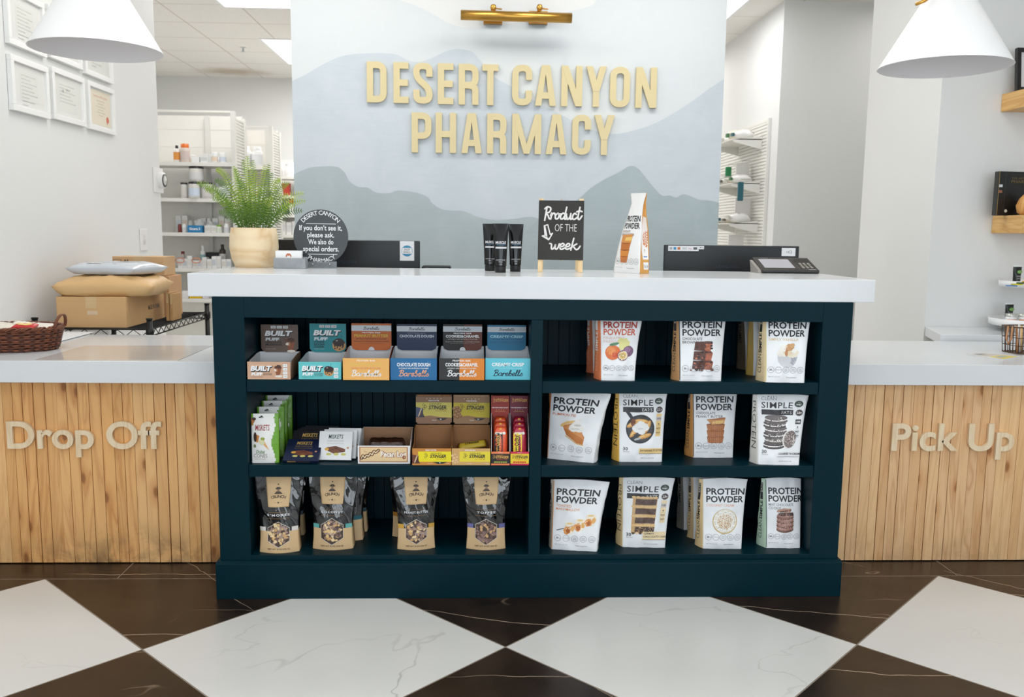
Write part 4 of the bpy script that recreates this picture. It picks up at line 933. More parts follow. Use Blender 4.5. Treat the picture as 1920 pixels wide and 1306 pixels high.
W8 = (240, 241, 243)
f, l = bare('PEANUT BUTTER', (230, 190, 96), (214, 128, 88), W8, W8, (70, 36, 18), lf=(206, 176, 58), ps=(250, 236, 214))
carton(643, 730, 713, R1, 'orange bar carton with lid up, third from the left on the top shelf', .073, .16, .171, (176, 92, 34), (238, 180, 98), (192, 98, 30), f, l, notch=True, tongue=.006)
f, l = bare('CHOCOLATE DOUGH', W8, W8, (110, 104, 124), (238, 170, 132), (40, 66, 100), lf=(206, 214, 224))
carton(732, 819, 713, R1, 'deep blue bar carton with lid coloured as in shade between orange and black cartons', .073, .16, .169, (10, 40, 78), (18, 102, 156), (10, 40, 76), f, l, tongue=.006)
f, l = bare('COOKIES&CARAMEL', W8, (224, 222, 220), W8, W8, (190, 180, 172), ps=W8)
carton(823, 908, 713, R1, 'half black half orange bar carton with lid up', .073, .16, .169, (60, 28, 18), (34, 34, 36), (22, 18, 18), f, l, notch=True, split=((222, 132, 40), (98, 40, 18)), tongue=.006)
f, l = bare('CREAMY·CRISP', W8, (150, 220, 232), (18, 56, 90), (18, 44, 70), (14, 70, 110), lf=(176, 222, 234))
carton(910, 994, 712.5, R1, 'light blue bar carton with lid up next to the cabinet divider', .073, .16, .167, (20, 112, 150), (96, 196, 214), (22, 122, 164), f, l, tongue=.006)

# ---- brown cartons, middle shelf
BROWNIN = M((150, 106, 66), .7)
def comb(p, x, y, r, col):
    for a, b in ((0, .9), (.85, 0), (-.1, -.95)):
        q = [(x+a*r+r*.62*math.cos(PI/3*k+.5), y+b*r+r*.62*math.sin(PI/3*k+.5)) for k in range(7)]; p.line(q, r*.2, col, False)
def sting(kind, bg, panel, tcol, strip):
    def art(p, x, y, s):
        if kind == 'tent': p.poly([(x, y-s), (x+1.2*s, y-.8*s), (x+1.2*s, y+.5*s), (x, y+.8*s)], (70, 84, 112) if strip else (112, 58, 40)); p.poly([(x+.2*s, y-s), (x+1.5*s, y-s), (x+.9*s, y+.3*s)], (64, 62, 72) if strip else (84, 44, 34)); p.line([(x+.45*s, y-.8*s), (x+.95*s, y+.6*s)], .2*s, (220, 196, 160))
        else:
            for a, b, r in ((.2, .5, .4), (.7, .7, .32), (.5, .0, .42), (1.05, .2, .34), (.3, -.6, .42), (.9, -.4, .4), (.7, -.9, .34), (1.2, -.75, .3)):
                p.disc(x+a*s, y+b*s, r*s, r*.9*s, (132, 92, 60) if strip else (206, 164, 112), wob=.12); p.disc(x+(a-.06)*s, y+(b+.08)*s, r*.6*s, r*.5*s, (176, 132, 90) if strip else (228, 194, 146), wob=.15)
    def logo(p, x, y, w, h, big):
        comb(p, x, y+h*.55, h*.42, INK); p.text('HONEY', x+w*.26, y+h*.95, h*.42, INK, w=w*.55, shear=.15, bold=-.005); p.text('STINGER', x+w*.22, y, h*.82, (22, 26, 32), w=w*.80, shear=.18, bold=.035)
        p.text('PROTEIN BAR' if kind == 'tent' else 'OAT + HONEY BAR', x+w*.52, y-h*.52, h*.34, (170, 120, 60), w=w*.5, shear=.12)
    def fp(p, W, h):
        p.rect(W*.15 if kind == 'tent' else W*.2, h*.22, W, h*.82, panel); art(p, 0, h*.42, h*.30)
        p.text('PEANUT BUTTER' if kind == 'tent' else 'ORIGINAL', W*.48, h*.86, h*.075, W8, al='C', w=W*.28, bold=.03)
        logo(p, W*.34, h*.46, W*.52, h*.22, 0)
        if kind == 'tent': p.poly([(W*.52, h*.22), (W*.90, h*.22), (W*.80, h*.12), (W*.66, h*.09)], (40, 36, 38)); p.text('15', W*.69, h*.13, h*.075, W8, bold=.03)
        p.text('NET WT 1.5 OZ', W*.40, h*.10, h*.04, W8, w=W*.11); p.text('12 BARS', W*.86, h*.10, h*.04, W8, w=W*.1)
    def lp(p, w, h):
        p.rect(0, h*.93, w, h, (90, 52, 20) if kind == 'tent' else bg)
        p.text('SPORTS NUTRITION FOR EVERY AMBITION', w*.5, h*.945, h*.032, (206, 140, 50) if kind == 'tent' else (196, 176, 140), al='C', w=w*.92, bold=.02, shear=.1)
        for k in range(5): p.disc(w*(.3+.1*k), h*.86, h*.014, h*.014, (232, 226, 214))
        p.text('PEANUT BUTTER' if kind == 'tent' else 'ORIGINAL', w*.5, h*.775, h*.035, W8, al='C', w=w*.30, bold=.03)
        p.rect(0, h*.20, w, h*.73, panel); p.poly([(0, h*.2), (w, h*.2), (w, h*.215), (w*.66, h*.235), (w*.4, h*.285), (w*.22, h*.26), (0, h*.25)], bg)
        art(p, 0, h*.42, h*.2); logo(p, w*.22, h*.50, w*.62, h*.155, 1)
        p.poly([(w*.55, h*.2), (w*.88, h*.2), (w*.8, h*.14), (w*.68, h*.11)], (44, 40, 42)); p.text('15', w*.67, h*.135, h*.045, W8, bold=.03); p.text('PER BAR', w*.45, h*.11, h*.03, W8, w=w*.12)
    return fp, lp
f, l = sting('tent', (150, 110, 80), (232, 216, 50), 0, True)
f2, l2 = sting('tent', (196, 130, 56), (236, 220, 30), 0, False)
t1 = carton(773, 846, 872.5, R2, 'open orange brown bar carton with a yellow panel and tent picture', .058, .15, .213, (168, 112, 62), (200, 132, 58), (142, 108, 84), f2, sting('tent', (150, 112, 88), (208, 196, 96), 0, True)[1], inner=BROWNIN, lidw=.96, tongue=.052, hb=.105, flap=False)
f, l = sting('nut', (206, 160, 96), (232, 212, 60), 0, False)
carton(847, 919, 872.5, R2, 'open tan bar carton with a yellow panel and nut picture', .058, .15, .212, (176, 124, 70), (208, 164, 104), (150, 116, 84), f, sting('nut', (150, 112, 80), (198, 180, 52), 0, True)[1], inner=BROWNIN, lidw=.98, tongue=.052, hb=.105, flap=False)
# one bar left in the tan carton
A = U(862, 832, Y=.075); B = U(909, 825, Y=.075)
m_ = (A+B)/2
bt = thing('snack_bar', 'yellow wrapped bar lying in the tan carton', 'snack bar', (m_.x, .075, R2+.040), 0)
bb = MB(); bb.grid(lambda u, v: Vector(((u-.5)*.098, (v-.5)*.036+.0, .009*math.sin(PI*v)*min(1, math.sin(PI*u)*4))), 14, 6, M((226, 198, 62), .3)); bb.grid(lambda u, v: Vector(((.5-u)*.098, (v-.5)*.036, -.009*math.sin(PI*v)*min(1, math.sin(PI*u)*4))), 14, 6, M((226, 198, 62), .3))
bb.build('wrapper', None, bt, weld=True); bt.rotation_euler = (.5, -.16, 0)
q = Pr(); q.text('STINGER', 0, -.004, .008, INK, w=.05, al='C', bold=.03, shear=.15); q.build('wrapper_print', lambda x, y, o: (x, y, .0092+o), bt, 6e-4)
# pecan log tray
def fp(p, W, h):
    p.rect(W*.03, h*.10, W*.955, h*.94, (168, 104, 66)); p.rect(W*.048, h*.14, W*.937, h*.90, (232, 202, 154))
    p.text('Pecan Log', W*.44, h*.40, h*.29, (150, 84, 48), w=W*.48, bold=.10); p.text('Pecan Log', W*.44, h*.40, h*.29, (250, 244, 234), w=W*.48, bold=.03)
    for c, wd in (((120, 76, 48), .010), ((238, 214, 178), .0035)): p.line(catmull([(W*.07, h*.30), (W*.10, h*.46), (W*.13, h*.34), (W*.17, h*.48), (W*.2, h*.42), (W*.24, h*.58), (W*.27, h*.50), (W*.31, h*.70), (W*.34, h*.62), (W*.40, h*.76)]), wd, c)
    p.text('The', W*.11, h*.64, h*.08, (170, 110, 70))
carton(671, 769, 869.5, R2, 'open white tray carton with a Pecan Log label', .062, .15, None, (226, 228, 230), (232, 233, 234), (0, 0, 0), fp, None, inner=M((224, 228, 232), .6), hb=.092, name='tray_carton', backin=M((150, 112, 82), .7))
for i, (x, y, zl_) in enumerate(((.0, .012, 0), (.0, .052, 0), (.0, .091, 0), (.002, .032, .030), (-.002, .072, .030))):
    c = U(722, 869.5, Z=R2); lg = MB()
    rnd = random.Random(i)
    lg.grid(lambda u, v: Vector(((u-.5)*.125, (.0165*(1+.14*noise.noise(Vector((u*9, math.cos(2*PI*v)*2, math.sin(2*PI*v)*2+i*5))))*min(1, (math.sin(PI*u)*5+.1)))*math.cos(2*PI*v), (.0165*(1+.14*noise.noise(Vector((u*9, math.cos(2*PI*v)*2, math.sin(2*PI*v)*2+i*5))))*min(1, (math.sin(PI*u)*5+.1)))*math.sin(2*PI*v))), 22, 12, M((48, 26, 16), .25, var=.3, vscale=60))
    o = lg.build('pecan_log', None, None, (c.x+x, c.y+.012+y, R2+.0195+.0012+zl_*1.12)); tag(o, 'dark brown wrapped log candy lying in the Pecan Log tray', 'candy', 'log candies in the white tray')
# tall gel cartons with packets
def gelbox(xl, xr, label, c1, c2, cp, blackp, lab2):
    A, B = U(xl, 872.5, Z=R2), U(xr, 872.5, Z=R2); W = (B-A).length; x = (A.x+B.x)/2; y = A.y
    t = thing('gel_carton', label, 'carton', (x, y, R2+.0004)); T = .001; D = .105; b = MB(); SM = M(c1, .45); IN = M((222, 222, 222), .6)
    b.box((-W/2, 0, 0), (W/2, T, .047), M(c2, .45)); b.box((-W/2, D-T, 0), (W/2, D, .218), SM); b.box((-W/2, 0, 0), (W/2, D, T), SM)
    for s in (-1, 1):
        x0, x1 = (-W/2, -W/2+T) if s < 0 else (W/2-T, W/2)
        b.prism([(T, T), (D-T, T), (D-T, .218), (D*.9, .160), (D*.62, .135), (D*.35, .120), (T, .05)], x0, x1, 'x', IN)
    b.build('tray', None, t)
    hd = MB(); cc = .009
    hd.prism([(-W/2, .218), (-W/2, .16), (-W/2+cc*1.4, .136), (W/2-cc*1.4, .136), (W/2, .16), (W/2, .218)][::-1], D-.012, D-.011, 'y', SM); hd.build('header_panel', None, t)
    q = Pr(); YL = (216, 164, 84); comb(q, W*.16, .203, .0052, YL); q.text('HONEY', W*.30, .207, .0040, YL, w=W*.4, shear=.1); q.text('STINGER', W*.27, .1985, .0085, YL, w=W*.68, shear=.15, bold=.035)
    q.text('FOR PURE ENERGY BOOST', W*.5, .1755, .0036, W8, al='C', w=W*.9, bold=.03); q.text('ORGANIC', W*.5, .163, .0034, YL, al='C', w=W*.6)
    for k in range(4): q.disc(W*(.3+.13*k), .170, .0011, .0011, (230, 200, 170), n=6)
    q.build('header_print', flat(-W/2, D-.012, 0), t, 2e-4)
    q = Pr(); q.rect(0, .007, W, .040, blackp); ik = YL if blackp[0] < 90 else INK
    comb(q, W*.14, .030, .0042, ik); q.text('HONEY', W*.28, .0335, .0034, ik, w=W*.4, shear=.1); q.text('STINGER', W*.25, .0245, .0085, ik, w=W*.7, shear=.15, bold=.035)
    q.text('ENERGY GEL', W*.3, .0185, .0036, (206, 90, 60), w=W*.6); q.text('ORGANIC', W*.5, .0425, .0026, W8, al='C')
    for k in range(6): q.disc(W*(.2+.12*k), .0115, .0042, .003, (206, 60, 40) if blackp[0] > 90 else (150, 160, 70), n=8, wob=.2)
    q.build('front_print', flat(-W/2, 0, 0), t, 1.5e-4)
    for i in range(3):
        pk = thing('gel_packet', (lab2, 'front packet', 'x')[0], 'gel packet', (x, y+.012+i*.026, R2+.006), 0, 'gel packets in the '+lab2.split(' in the ')[1])
        pm = M(cp, .3); h = .122+.011*i; w = W*.74
        def pf(u, v, s=1): return Vector(((u-.5)*w*(1 if v < .8 else 1-(v-.8)*1.4), s*-.007*math.sin(PI*u)*math.sin(PI*min(1, v*1.1))+.012*v, h*v))
        g = MB(); g.grid(lambda u, v: pf(u, v), 6, 10, pm); g.grid(lambda u, v: pf(1-u, v, -1), 6, 10, pm); g.build('packet_body', None, pk, weld=True)
        q = Pr(); q.rect(w*.03, .03, w*.66, .10, blackp); q.text('STINGER', w*.48, .036, .012, YL if blackp[0] < 90 else INK, w=.058, rot=PI/2, bold=.035, shear=.12); q.rect(w*.1, h-.026, w*.85, h-.019, (236, 222, 208)); q.disc(w*.78, .1, .0045, .0045, (236, 236, 232)); q.disc(w*.5, h-.008, .006, .003, (230, 170, 60))
        q.build('packet_print', lambda a, c, o: pf(min(1, a/w), min(1, c/h))-Vector((0, o, 0)), pk, 4e-4)
gelbox(921, 955.5, 'tall open carton with dark red header holding orange gel packets', (150, 44, 34), (236, 130, 80), (222, 84, 44), (24, 24, 26), 'shiny orange gel packet in the dark red carton')
gelbox(957, 991.5, 'tall open carton with plum header holding crimson gel packets', (112, 22, 48), (206, 40, 80), (176, 30, 60), (234, 206, 50), 'shiny crimson gel packet in the plum carton')

# ---- cone snack bags and chocolate bars, middle shelf left
GRN = (104, 160, 40)
def cone_bag(xl, xr, yb, HT, label, shade, seed, text, rz=0.05):
    A, B = U(xl, yb, Z=R2), U(xr, yb, Z=R2); W = (B-A).length; mid = (A+B)/2
    t = thing('snack_pouch', label, 'bag', (mid.x, mid.y, R2+.0004), rz)
    fr = lambda u, v, o=0: Vector(((u-.5)*W*(1+.03*v), .010*v-.008*math.sin(PI*u)*math.sin(PI*min(1, .9*v+.1))-o, HT*v))
    bk = lambda u, v: Vector(((u-.5)*W*(1+.03*v), .024-.012*v+.004*math.sin(PI*u)*math.sin(PI*v), HT*v))
    gm, wm = M(GRN, .25, bump=.2, bscale=40), M((232, 232, 230), .4)
    def mf(u, v): return gm if u > .80+.07*math.sin(v*9+seed)+(.06 if v > .93 else 0) or (u < .06 and v > .75) else wm
    b = MB(); b.grid(lambda u, v: fr(u, v), 26, 30, mf=mf); b.grid(lambda u, v: bk(1-u, v), 8, 30, gm)
    for e in (0, 1): b.grid(lambda u, v: fr(e, v).lerp(bk(e, v), u if e else 1-u), 2, 30, gm)
    b.add([fr(0, 0), fr(1, 0), bk(1, 0), bk(0, 0)], [(3, 2, 1, 0)], wm); b.build('pouch_body', None, t, weld=True)
    q = Pr(); q.rect(W*.28, HT*.915, W*.36, HT*.94, (30, 34, 30)); q.disc(W*.38, HT*.935, W*.05, HT*.025, (30, 34, 30)); q.rect(W*.36, HT*.915, W*.46, HT*.93, (150, 160, 150))
    if text:
        q.text('MISKETS', W*.15, HT*.665, HT*.115, (150, 30, 40), w=W*.52, shear=.12, bold=.01)
        q.poly([(W*.0, HT*.92), (W*.16, HT*.88), (W*.02, HT*.74)], (176, 112, 60)); q.disc(W*.1, HT*.895, W*.08, HT*.03, (64, 38, 26))
        q.poly([(W*.1, HT*.6), (W*.3, HT*.56), (W*.24, HT*.42), (W*.14, HT*.44)], (196, 130, 70)); q.disc(W*.14, HT*.53, W*.06, HT*.10, (60, 36, 26)); q.poly([(W*.3, HT*.46), (W*.44, HT*.5), (W*.66, HT*.26)], (222, 166, 104)); q.disc(W*.38, HT*.43, W*.12, HT*.05, (214, 214, 170), rot=-.5); q.disc(W*.42, HT*.50, W*.08, HT*.03, (150, 160, 70)); q.disc(W*.12, HT*.35, W*.05, HT*.035, (120, 128, 84))
        q.text('Dubai', W*.16, HT*.20, HT*.07, (70, 120, 60), w=W*.34, shear=.3, bold=.01); q.text('CONES', W*.08, HT*.115, HT*.075, (90, 74, 50), w=W*.5, bold=-.01); q.text('PISTACHIO FILLED', W*.12, HT*.075, HT*.02, (150, 150, 140), w=W*.4)
    else: q.text('MISKETS', W*.3, HT*.665, HT*.115, (150, 30, 40), w=W*.42, shear=.12, bold=.01)
    q.build('front_print', lambda x, y, o: fr(x/W, y/HT, o), t, 6e-4, fine=.006); return t
cone_bag(473, 523, 867.5, .165, 'white and green cone snack pouch, frontmost of its row', 0, 1, True)
cone_bag(484, 533, 856, .172, 'white and green cone snack pouch second from the front', 0, 2, False)
cone_bag(493, 539, 846, .178, 'white and green cone snack pouch third from the front', 0, 3, False)
cone_bag(500, 548, 838, .186, 'green edged cone snack pouch at the back of its row', 0, 4, False)
def choc(x, y, z, lean, label, body, ink, sub, rz=0, w=.118, h=.098, pic=True, group=None):
    t = thing('chocolate_bar', label, 'chocolate bar', (x, y, z+.0125*math.sin(lean)), rz, group); t.rotation_euler = (-lean, 0, rz); d = .0125
    box((-w/2, 0, 0), (w/2, d, h)).build('bar_carton', M(body, .4), t, bevel=.0008)
    q = Pr(); q.text('MISKETS', w*.5, h*.74, h*.14, ink, w=w*.44, al='C', shear=.12, bold=.015); q.text('DUBAI CHOCOLATE', w*.5, h*.63, h*.06, sub, w=w*.48, al='C', bold=-.005)
    if pic:
        q.text('MILK CHOCOLATE WITH PISTACHIO', w*.5, h*.55, h*.03, sub, w=w*.5, al='C')
        q.poly([(w*.2, h*.36), (w*.45, h*.22), (w*.8, h*.28), (w*.8, h*.38), (w*.52, h*.48), (w*.25, h*.44)], (112, 62, 42)); q.line([(w*.3, h*.3), (w*.62, h*.44)], h*.02, (64, 34, 26)); q.line([(w*.45, h*.46), (w*.74, h*.27)], h*.02, (64, 34, 26)); q.disc(w*.25, h*.37, w*.07, h*.05, (212, 160, 60), wob=.1)
        for a in (.32, .54, .76): q.disc(w*a, h*.2, w*.08, h*.045, (196, 190, 104), wob=.1)
        q.disc(w*.88, h*.42, w*.035, h*.035, (190, 140, 100))
    q.build('front_print', flat(-w/2, 0, 0), t, 2e-4)
    q = Pr(); q.text('MISKETS', w*.13, d*.25, d*.5, ink, w=w*.24, bold=.02, shear=.1); q.text('DUBAI CHOCOLATE', w*.42, d*.3, d*.34, sub, w=w*.34)
    q.build('edge_print', lambda a, b_, o: (a-w/2, d-b_, -o), t, 2e-4)
    return t
a = U(561, 870, Z=R2)
names = ('frontmost, lying almost flat', 'second from the front', 'third from the front', 'fourth from the front', 'rearmost')
for i in range(5):
    ln = (1.0, .68, .64, .62, .60)[i]; yy = a.y+.006+(0, .066, .088, .109, .130)[i]
    choc(a.x+.012*i*.8+.002, yy, R2+.0008+.0125*math.sin(ln)*0, ln, 'navy chocolate bar with gold lettering, %s of its leaning row' % names[i], (18, 30, 62) if i == 0 else (12, 14, 24), (206, 168, 92), (150, 124, 84), rz=-.05)
a = U(627, 865, Z=R2)
for i in range(3):
    choc(a.x+.012*i, a.y+(0, .024, .048)[i], R2+.0008, .42-.04*i, 'white chocolate bar with green lettering, %s of its leaning row' % ('frontmost', 'middle one', 'rearmost')[i], (226, 228, 230), (30, 70, 60), (150, 160, 156), rz=-.04, w=.112)
# ------------------------------------------------------------------ things on the countertop
ZC = 1.08
# fern in a wooden pot
b0 = U(470, 501.5, Z=ZC)
pot = thing('potted_fern', 'green fern in a rounded pale wood pot on the left end of the countertop', 'plant', (b0.x, b0.y+.06, ZC))
PY = b0.y+.06
kk = (PY-EYE.y)/F*1.045
POTW = wood_material((236, 214, 178), (222, 190, 146), 0, .33, .45)
MB().lathe([(.033*kk*F/3.4, 0), (.0335*1.0*kk*F/3.4, .001), (.040*kk*F/3.4, .03), (.0435*kk*F/3.4, .075), (.0425*kk*F/3.4, .115), (.040*kk*F/3.4, .146), (.0385*kk*F/3.4, .1475), (.037*kk*F/3.4, .146), (.037*kk*F/3.4, .13), (.0001, .13)], 40, (0, 0, 0), None, sx=2, sy=2).build('pot', POTW, pot)
MB().lathe([(.072, .128), (.05, .134), (.0001, .136)], 20).build('soil', M((70, 54, 40), .95), pot)
rnd = random.Random(5)
FG = [M(c, .5) for c in ((158, 180, 64), (124, 154, 50), (84, 120, 38), (176, 190, 84))]
tips = [(367, 344, -.02, 1), (372, 349, .05, 2), (404, 318, -.05, 0), (402, 338, .06, 2), (437, 309, .04, 0), (440, 314, -.06, 1), (455, 297, .08, 1), (463, 290, -.02, 0), (474, 298, .1, 1), (497, 308, .05, 3), (505, 306, -.04, 1), (511, 322, .07, 2), (527, 337, .0, 0), (544, 344, -.05, 1), (572, 363, .02, 3), (575, 377, -.05, 0), (569, 395, .05, 2), (430, 345, -.11, 0), (490, 345, -.12, 1), (465, 335, -.13, 0), (420, 372, -.1, 1), (515, 372, -.10, 0), (480, 318, -.08, 0), (447, 330, .02, 2), (520, 350, .08, 2), (455, 375, -.12, 2), (495, 385, -.11, 2), (383, 356, .0, 0), (396, 372, -.06, 1), (408, 398, -.07, 2), (541, 366, .04, 0), (556, 384, -.02, 1), (531, 396, -.06, 2), (450, 352, -.1, 0), (442, 395, -.12, 2), (470, 392, -.13, 2)]
for i, (px, py, dy, ci) in enumerate(tips):
    T = U(px, py, Y=PY+dy)-Vector((b0.x, PY, ZC)); side = T.x
    B = Vector((max(-.05, min(.05, T.x*.3)), dy*.35, .136)); far = abs(T.x) > .10
    C = Vector((B.x+(T.x-B.x)*.42, B.y+(T.y-B.y)*.4, B.z+(T.z-B.z)*(.98 if far else .6)+.012))
    n = 26; P = []
    for k in range(n+1):
        t = k/n; P.append(B*(1-t)**2+C*2*t*(1-t)+T*t*t)
    g = MB(); g.tube(P, [.0016*(1-.75*k/n) for k in range(n+1)], 5, FG[2])
    L = sum((P[k+1]-P[k]).length for k in range(n)); m = max(12, int(L/.0108))
    vax = Vector((rnd.uniform(-.3, .3), -1, rnd.uniform(-.2, .3)))
    for k in range(m):
        t = .10+.89*k/m; f_ = t*n; j = min(n-1, int(f_)); q = P[j].lerp(P[j+1], f_-j); d = (P[j+1]-P[j]).normalized()
        s = d.cross(vax).normalized(); nn = s.cross(d)
        ln = .033*min(1, (t+.12)*2.3)*(1.02-t)**.52; wd = .0025
        for sg_ in (-1, 1):
            dd = (s*sg_+d*.35-nn*.12*rnd.uniform(.2, 1.6)).normalized(); e = q+dd*ln; c1 = q+dd*ln*.45+nn*.002
            g.add([q-d*wd*.6, q+d*wd*.7, c1+d*wd*.9, e+d*wd*.25, e-d*wd*.1, c1-d*wd*.5], [(0, 1, 2, 5), (5, 2, 3, 4)], FG[ci if t > .5 else (1 if ci in (0, 3) and t > .25 else 2)])
    g.build('frond', None, pot)
# business card holder
a, b = U(513, 503, Z=ZC), U(573, 503.5, Z=ZC); cw = b.x-a.x; cx = (a.x+b.x)/2; cyy = a.y
ch = thing('card_holder', 'grey concrete business card holder between fern pot and round sign', 'card holder', (cx, cyy, ZC+.0003))
CONC = M((150, 154, 158), .8, var=.12, vscale=30)
m_ = MB().box((-cw/2, 0, 0), (cw/2, .012, .038)).box((-cw/2, .038, 0), (cw/2, .05, .042)).box((-cw/2, .012, 0), (cw/2, .038, .008))
m_.build('holder', CONC, ch, bevel=.0012)
for i in range(6):
    tg = box((cx-cw*.45-(.002 if i else 0), cyy+.0135+i*.0038, ZC+.0088), (cx+cw*.37, cyy+.0137+i*.0038, ZC+.0635+i*.0004)).build('business_card', M((238, 238, 238), .6))
    tag(tg, 'white business card standing in the grey concrete holder' if i else 'frontmost white business card with a round orange mountain emblem', 'card', 'business cards in the grey holder')
    if i == 0:
        q = Pr(); x, z = cx-cw*.045, ZC+.0455; q.disc(x, z, .0105, .0105, (190, 120, 84), n=20); q.poly([(x-.0095, z-.006), (x-.003, z+.002), (x, z-.001), (x+.003, z+.003), (x+.0095, z-.006)], (238, 238, 238)); q.rect(x-.011, z-.0115, x+.011, z-.0055, (238, 238, 238))
        q.build('card_print', flat(0, cyy+.0135, 0), tg, 2e-4)
# round acrylic sign
s0 = U(603, 502, Z=ZC); SY = s0.y; sc = U(601.5, 444, Y=SY); ed = U(653, 444, Y=SY); R = (ed-sc).length*.995
sg = thing('round_sign', 'round charcoal sign with white lettering on a clear stand', 'sign', (sc.x, SY, ZC+.0003))
zc = sc.z-ZC
SLATE = M((52, 55, 58), .3); WT = (232, 233, 234)
MB().prism([(R*math.cos(2*PI*k/64), zc+R*math.sin(2*PI*k/64)) for k in range(64)], 0, .004, 'y').build('sign_disc', SLATE, sg, bevel=.0006)
q = Pr(); k = R/52
q.arc('DESERT CANYON', 0, zc, R*.80, PI/2, 1.72, 8.2*k, WT, bold=.004)
q.line([(-28*k, zc+25*k), (29*k, zc+24.6*k)], .9*k, WT, False)
for i, (s, w) in enumerate((('If you don’t see it,', 81), ('please ask.', 51), ('We also do', 48), ('special orders.', 68))): q.text(s, 0, zc+(12.5-13.3*i)*k, 9.6*k, WT, w=w*k, al='C', bold=.015)
q.line([(-25*k, zc-33*k), (31*k, zc-33*k)], .9*k, WT, False)
q.arc('PHARMACY', 0, zc, R*.94, -PI/2+.03, 1.16, 8.0*k, WT, flip=True, bold=.004)
q.build('sign_print', flat(0, 0, 0), sg, 2e-4)
CLR = M((150, 156, 160), .08, trans=.0, alpha=.35)
st = MB().box((-R*.50, -.006, 0), (R*.56, -.0035, .024)).box((-R*.50, .0075, 0), (R*.56, .010, .024)).box((-R*.52, -.02, 0), (R*.58, .024, .0035))
st.build('clear_stand', CLR, sg, bevel=.0005)
for dx in (-.30, .32): MB().lathe([(0, 0), (.0035, .0005), (.003, .003), (0, .0035)], 12).build('bolt', CHROME, sg, (R*dx, -.006, .0135)).rotation_euler = (PI/2, 0, 0)
# black tubes
TB = M((4, 5, 7), .14)
def ctube(px, py, label, rz=0):
    p = U(px, py, Z=ZC); k = (p.y-EYE.y)/F; t = thing('cosmetic_tube', label, 'tube', (p.x, p.y+.019, ZC+.0003), rz, 'black cosmetic tubes on the countertop')
    MB().lathe([(.0, 0), (.0188, 0), (.0195, .001), (.0195, .021), (.0185, .023), (.012, .0235)], 28).build('cap', BLACK, t)
    hh = .172
    def f_(u, v):
        a = 2*PI*u; z = .0235+(hh-.0235)*v; q = v**1.4
        rx = .0212*(1-q)+.0285*q; ry = .0212*(1-v**1.5)+.0012*v**1.5
        ex = 1 if v < .93 else 1
        return Vector((rx*math.cos(a), ry*math.sin(a), z))
    def mf(u, v): return TB
    MB().grid(f_, 32, 24, mf=mf).build('tube_body', None, t, weld=True)
    q = Pr(); fr = lambda x, y, o: (lambda v: Vector((x, -math.sqrt(max(0, 1-(x/(.0212*(1-v**1.4)+.0285*v**1.4))**2))*(.0212*(1-v**1.5)+.0012*v**1.5)-o, .0235+(hh-.0235)*v)))((y-.0235)/(hh-.0235))
    q.text('MUSCLE', 0, .1015, .0085, (222, 222, 226), w=.036, al='C', bold=.03); q.rect(-.0155, .0965, .0185, .0985, (60, 110, 140)); q.rect(-.0185, .0845, .0205, .0905, (214, 214, 218))
    q.text('LINIMENT RELIEF', 0, .0425, .004, (200, 200, 204), w=.033, al='C'); q.text('FORMULA', 0, .036, .0036, (200, 200, 204), w=.014, al='C'); q.text('4 OZ', 0, .028, .0034, (200, 200, 204), al='C')
    q.build('tube_print', fr, t, 5e-4, fine=.004); return t
ctube(919, 508, 'black cosmetic tube, left one of the three beside the chalkboard'); ctube(938.5, 511, 'black cosmetic tube standing frontmost of the three'); ctube(966.5, 509, 'black cosmetic tube nearest the chalkboard easel', .04)
# chalkboard easel
fl, fr_ = U(1013.5, 509.5, Z=ZC), U(1088.5, 511, Z=ZC); ew = (fr_-fl).length; EY = fl.y; mid = (fl+fr_)/2
es = thing('chalkboard_easel', 'small chalkboard easel lettered Product of the Week on the countertop', 'chalkboard', (mid.x, EY, ZC+.0003), math.atan2(fr_.y-fl.y, fr_.x-fl.x)*.5)
es_t = .17
LW = wood_material((240, 214, 170), (226, 190, 138), 2, 1.2)
kz = (EY-EYE.y)/F
def lean(x, z, y=0): return Vector((x, z*math.sin(es_t)+y, z*math.cos(es_t)))
Lt = 136*kz*1.02
for sx in (-1, 1):
    M4 = Matrix.Rotation(-es_t, 4, 'X')
    MB().box((sx*ew/2-.0085, -.001, 0), (sx*ew/2+.0085, .008, Lt), None, M4).build('front_leg', LW, es, bevel=.0008)
    M5 = Matrix.Translation((0, Lt*math.sin(es_t)+.006, Lt*math.cos(es_t)-.004)) @ Matrix.Rotation(.20, 4, 'X')
    MB().box((sx*ew/2-.0085-.01*(sx > 0), 0, -Lt*.985), (sx*ew/2+.0075-.01*(sx > 0), .008, -.004), None, M5).build('rear_leg', LW, es, bevel=.0008)
M4 = Matrix.Rotation(-es_t, 4, 'X')
zb, zt = 22.5*kz, 134.5*kz; bw = 85*kz
MB().box((-ew/2+.0085, 0, zt-.02), (ew/2-.0085, .007, zt-.004), None, M4).build('rail', LW, es)
MB().box((-bw/2, -.0052, zb), (bw/2, -.0012, zt), None, M4).build('slate_board', M((50, 49, 47), .75, var=.05, vscale=30), es, bevel=.0004)
bt = MB().tube([lean(.0, zt-.002, .002), lean(-.004, zt+.006, .004), lean(.004, zt+.004, .008)], .001, 6); bt.tube([lean(.0, zb+.004, .004), lean(.002, zb-.004, .002), lean(.004, zb+.002, .01)], .0012, 6); bt.build('string', M((214, 190, 140), .8), es)
q = Pr(); CH = (228, 226, 224); S3 = bw/85
def PX(x, y): return ((x-1051)*S3, zb+(488-y)*S3)
a = PX(1055, 411); q.script('Product', a[0], a[1], 23*S3, CH, 3.0*S3, w=70*S3, slant=.12)
a = PX(1060, 434); q.text('OF THE', a[0], a[1], 14.5*S3, CH, w=41*S3, al='C', bold=-.012)
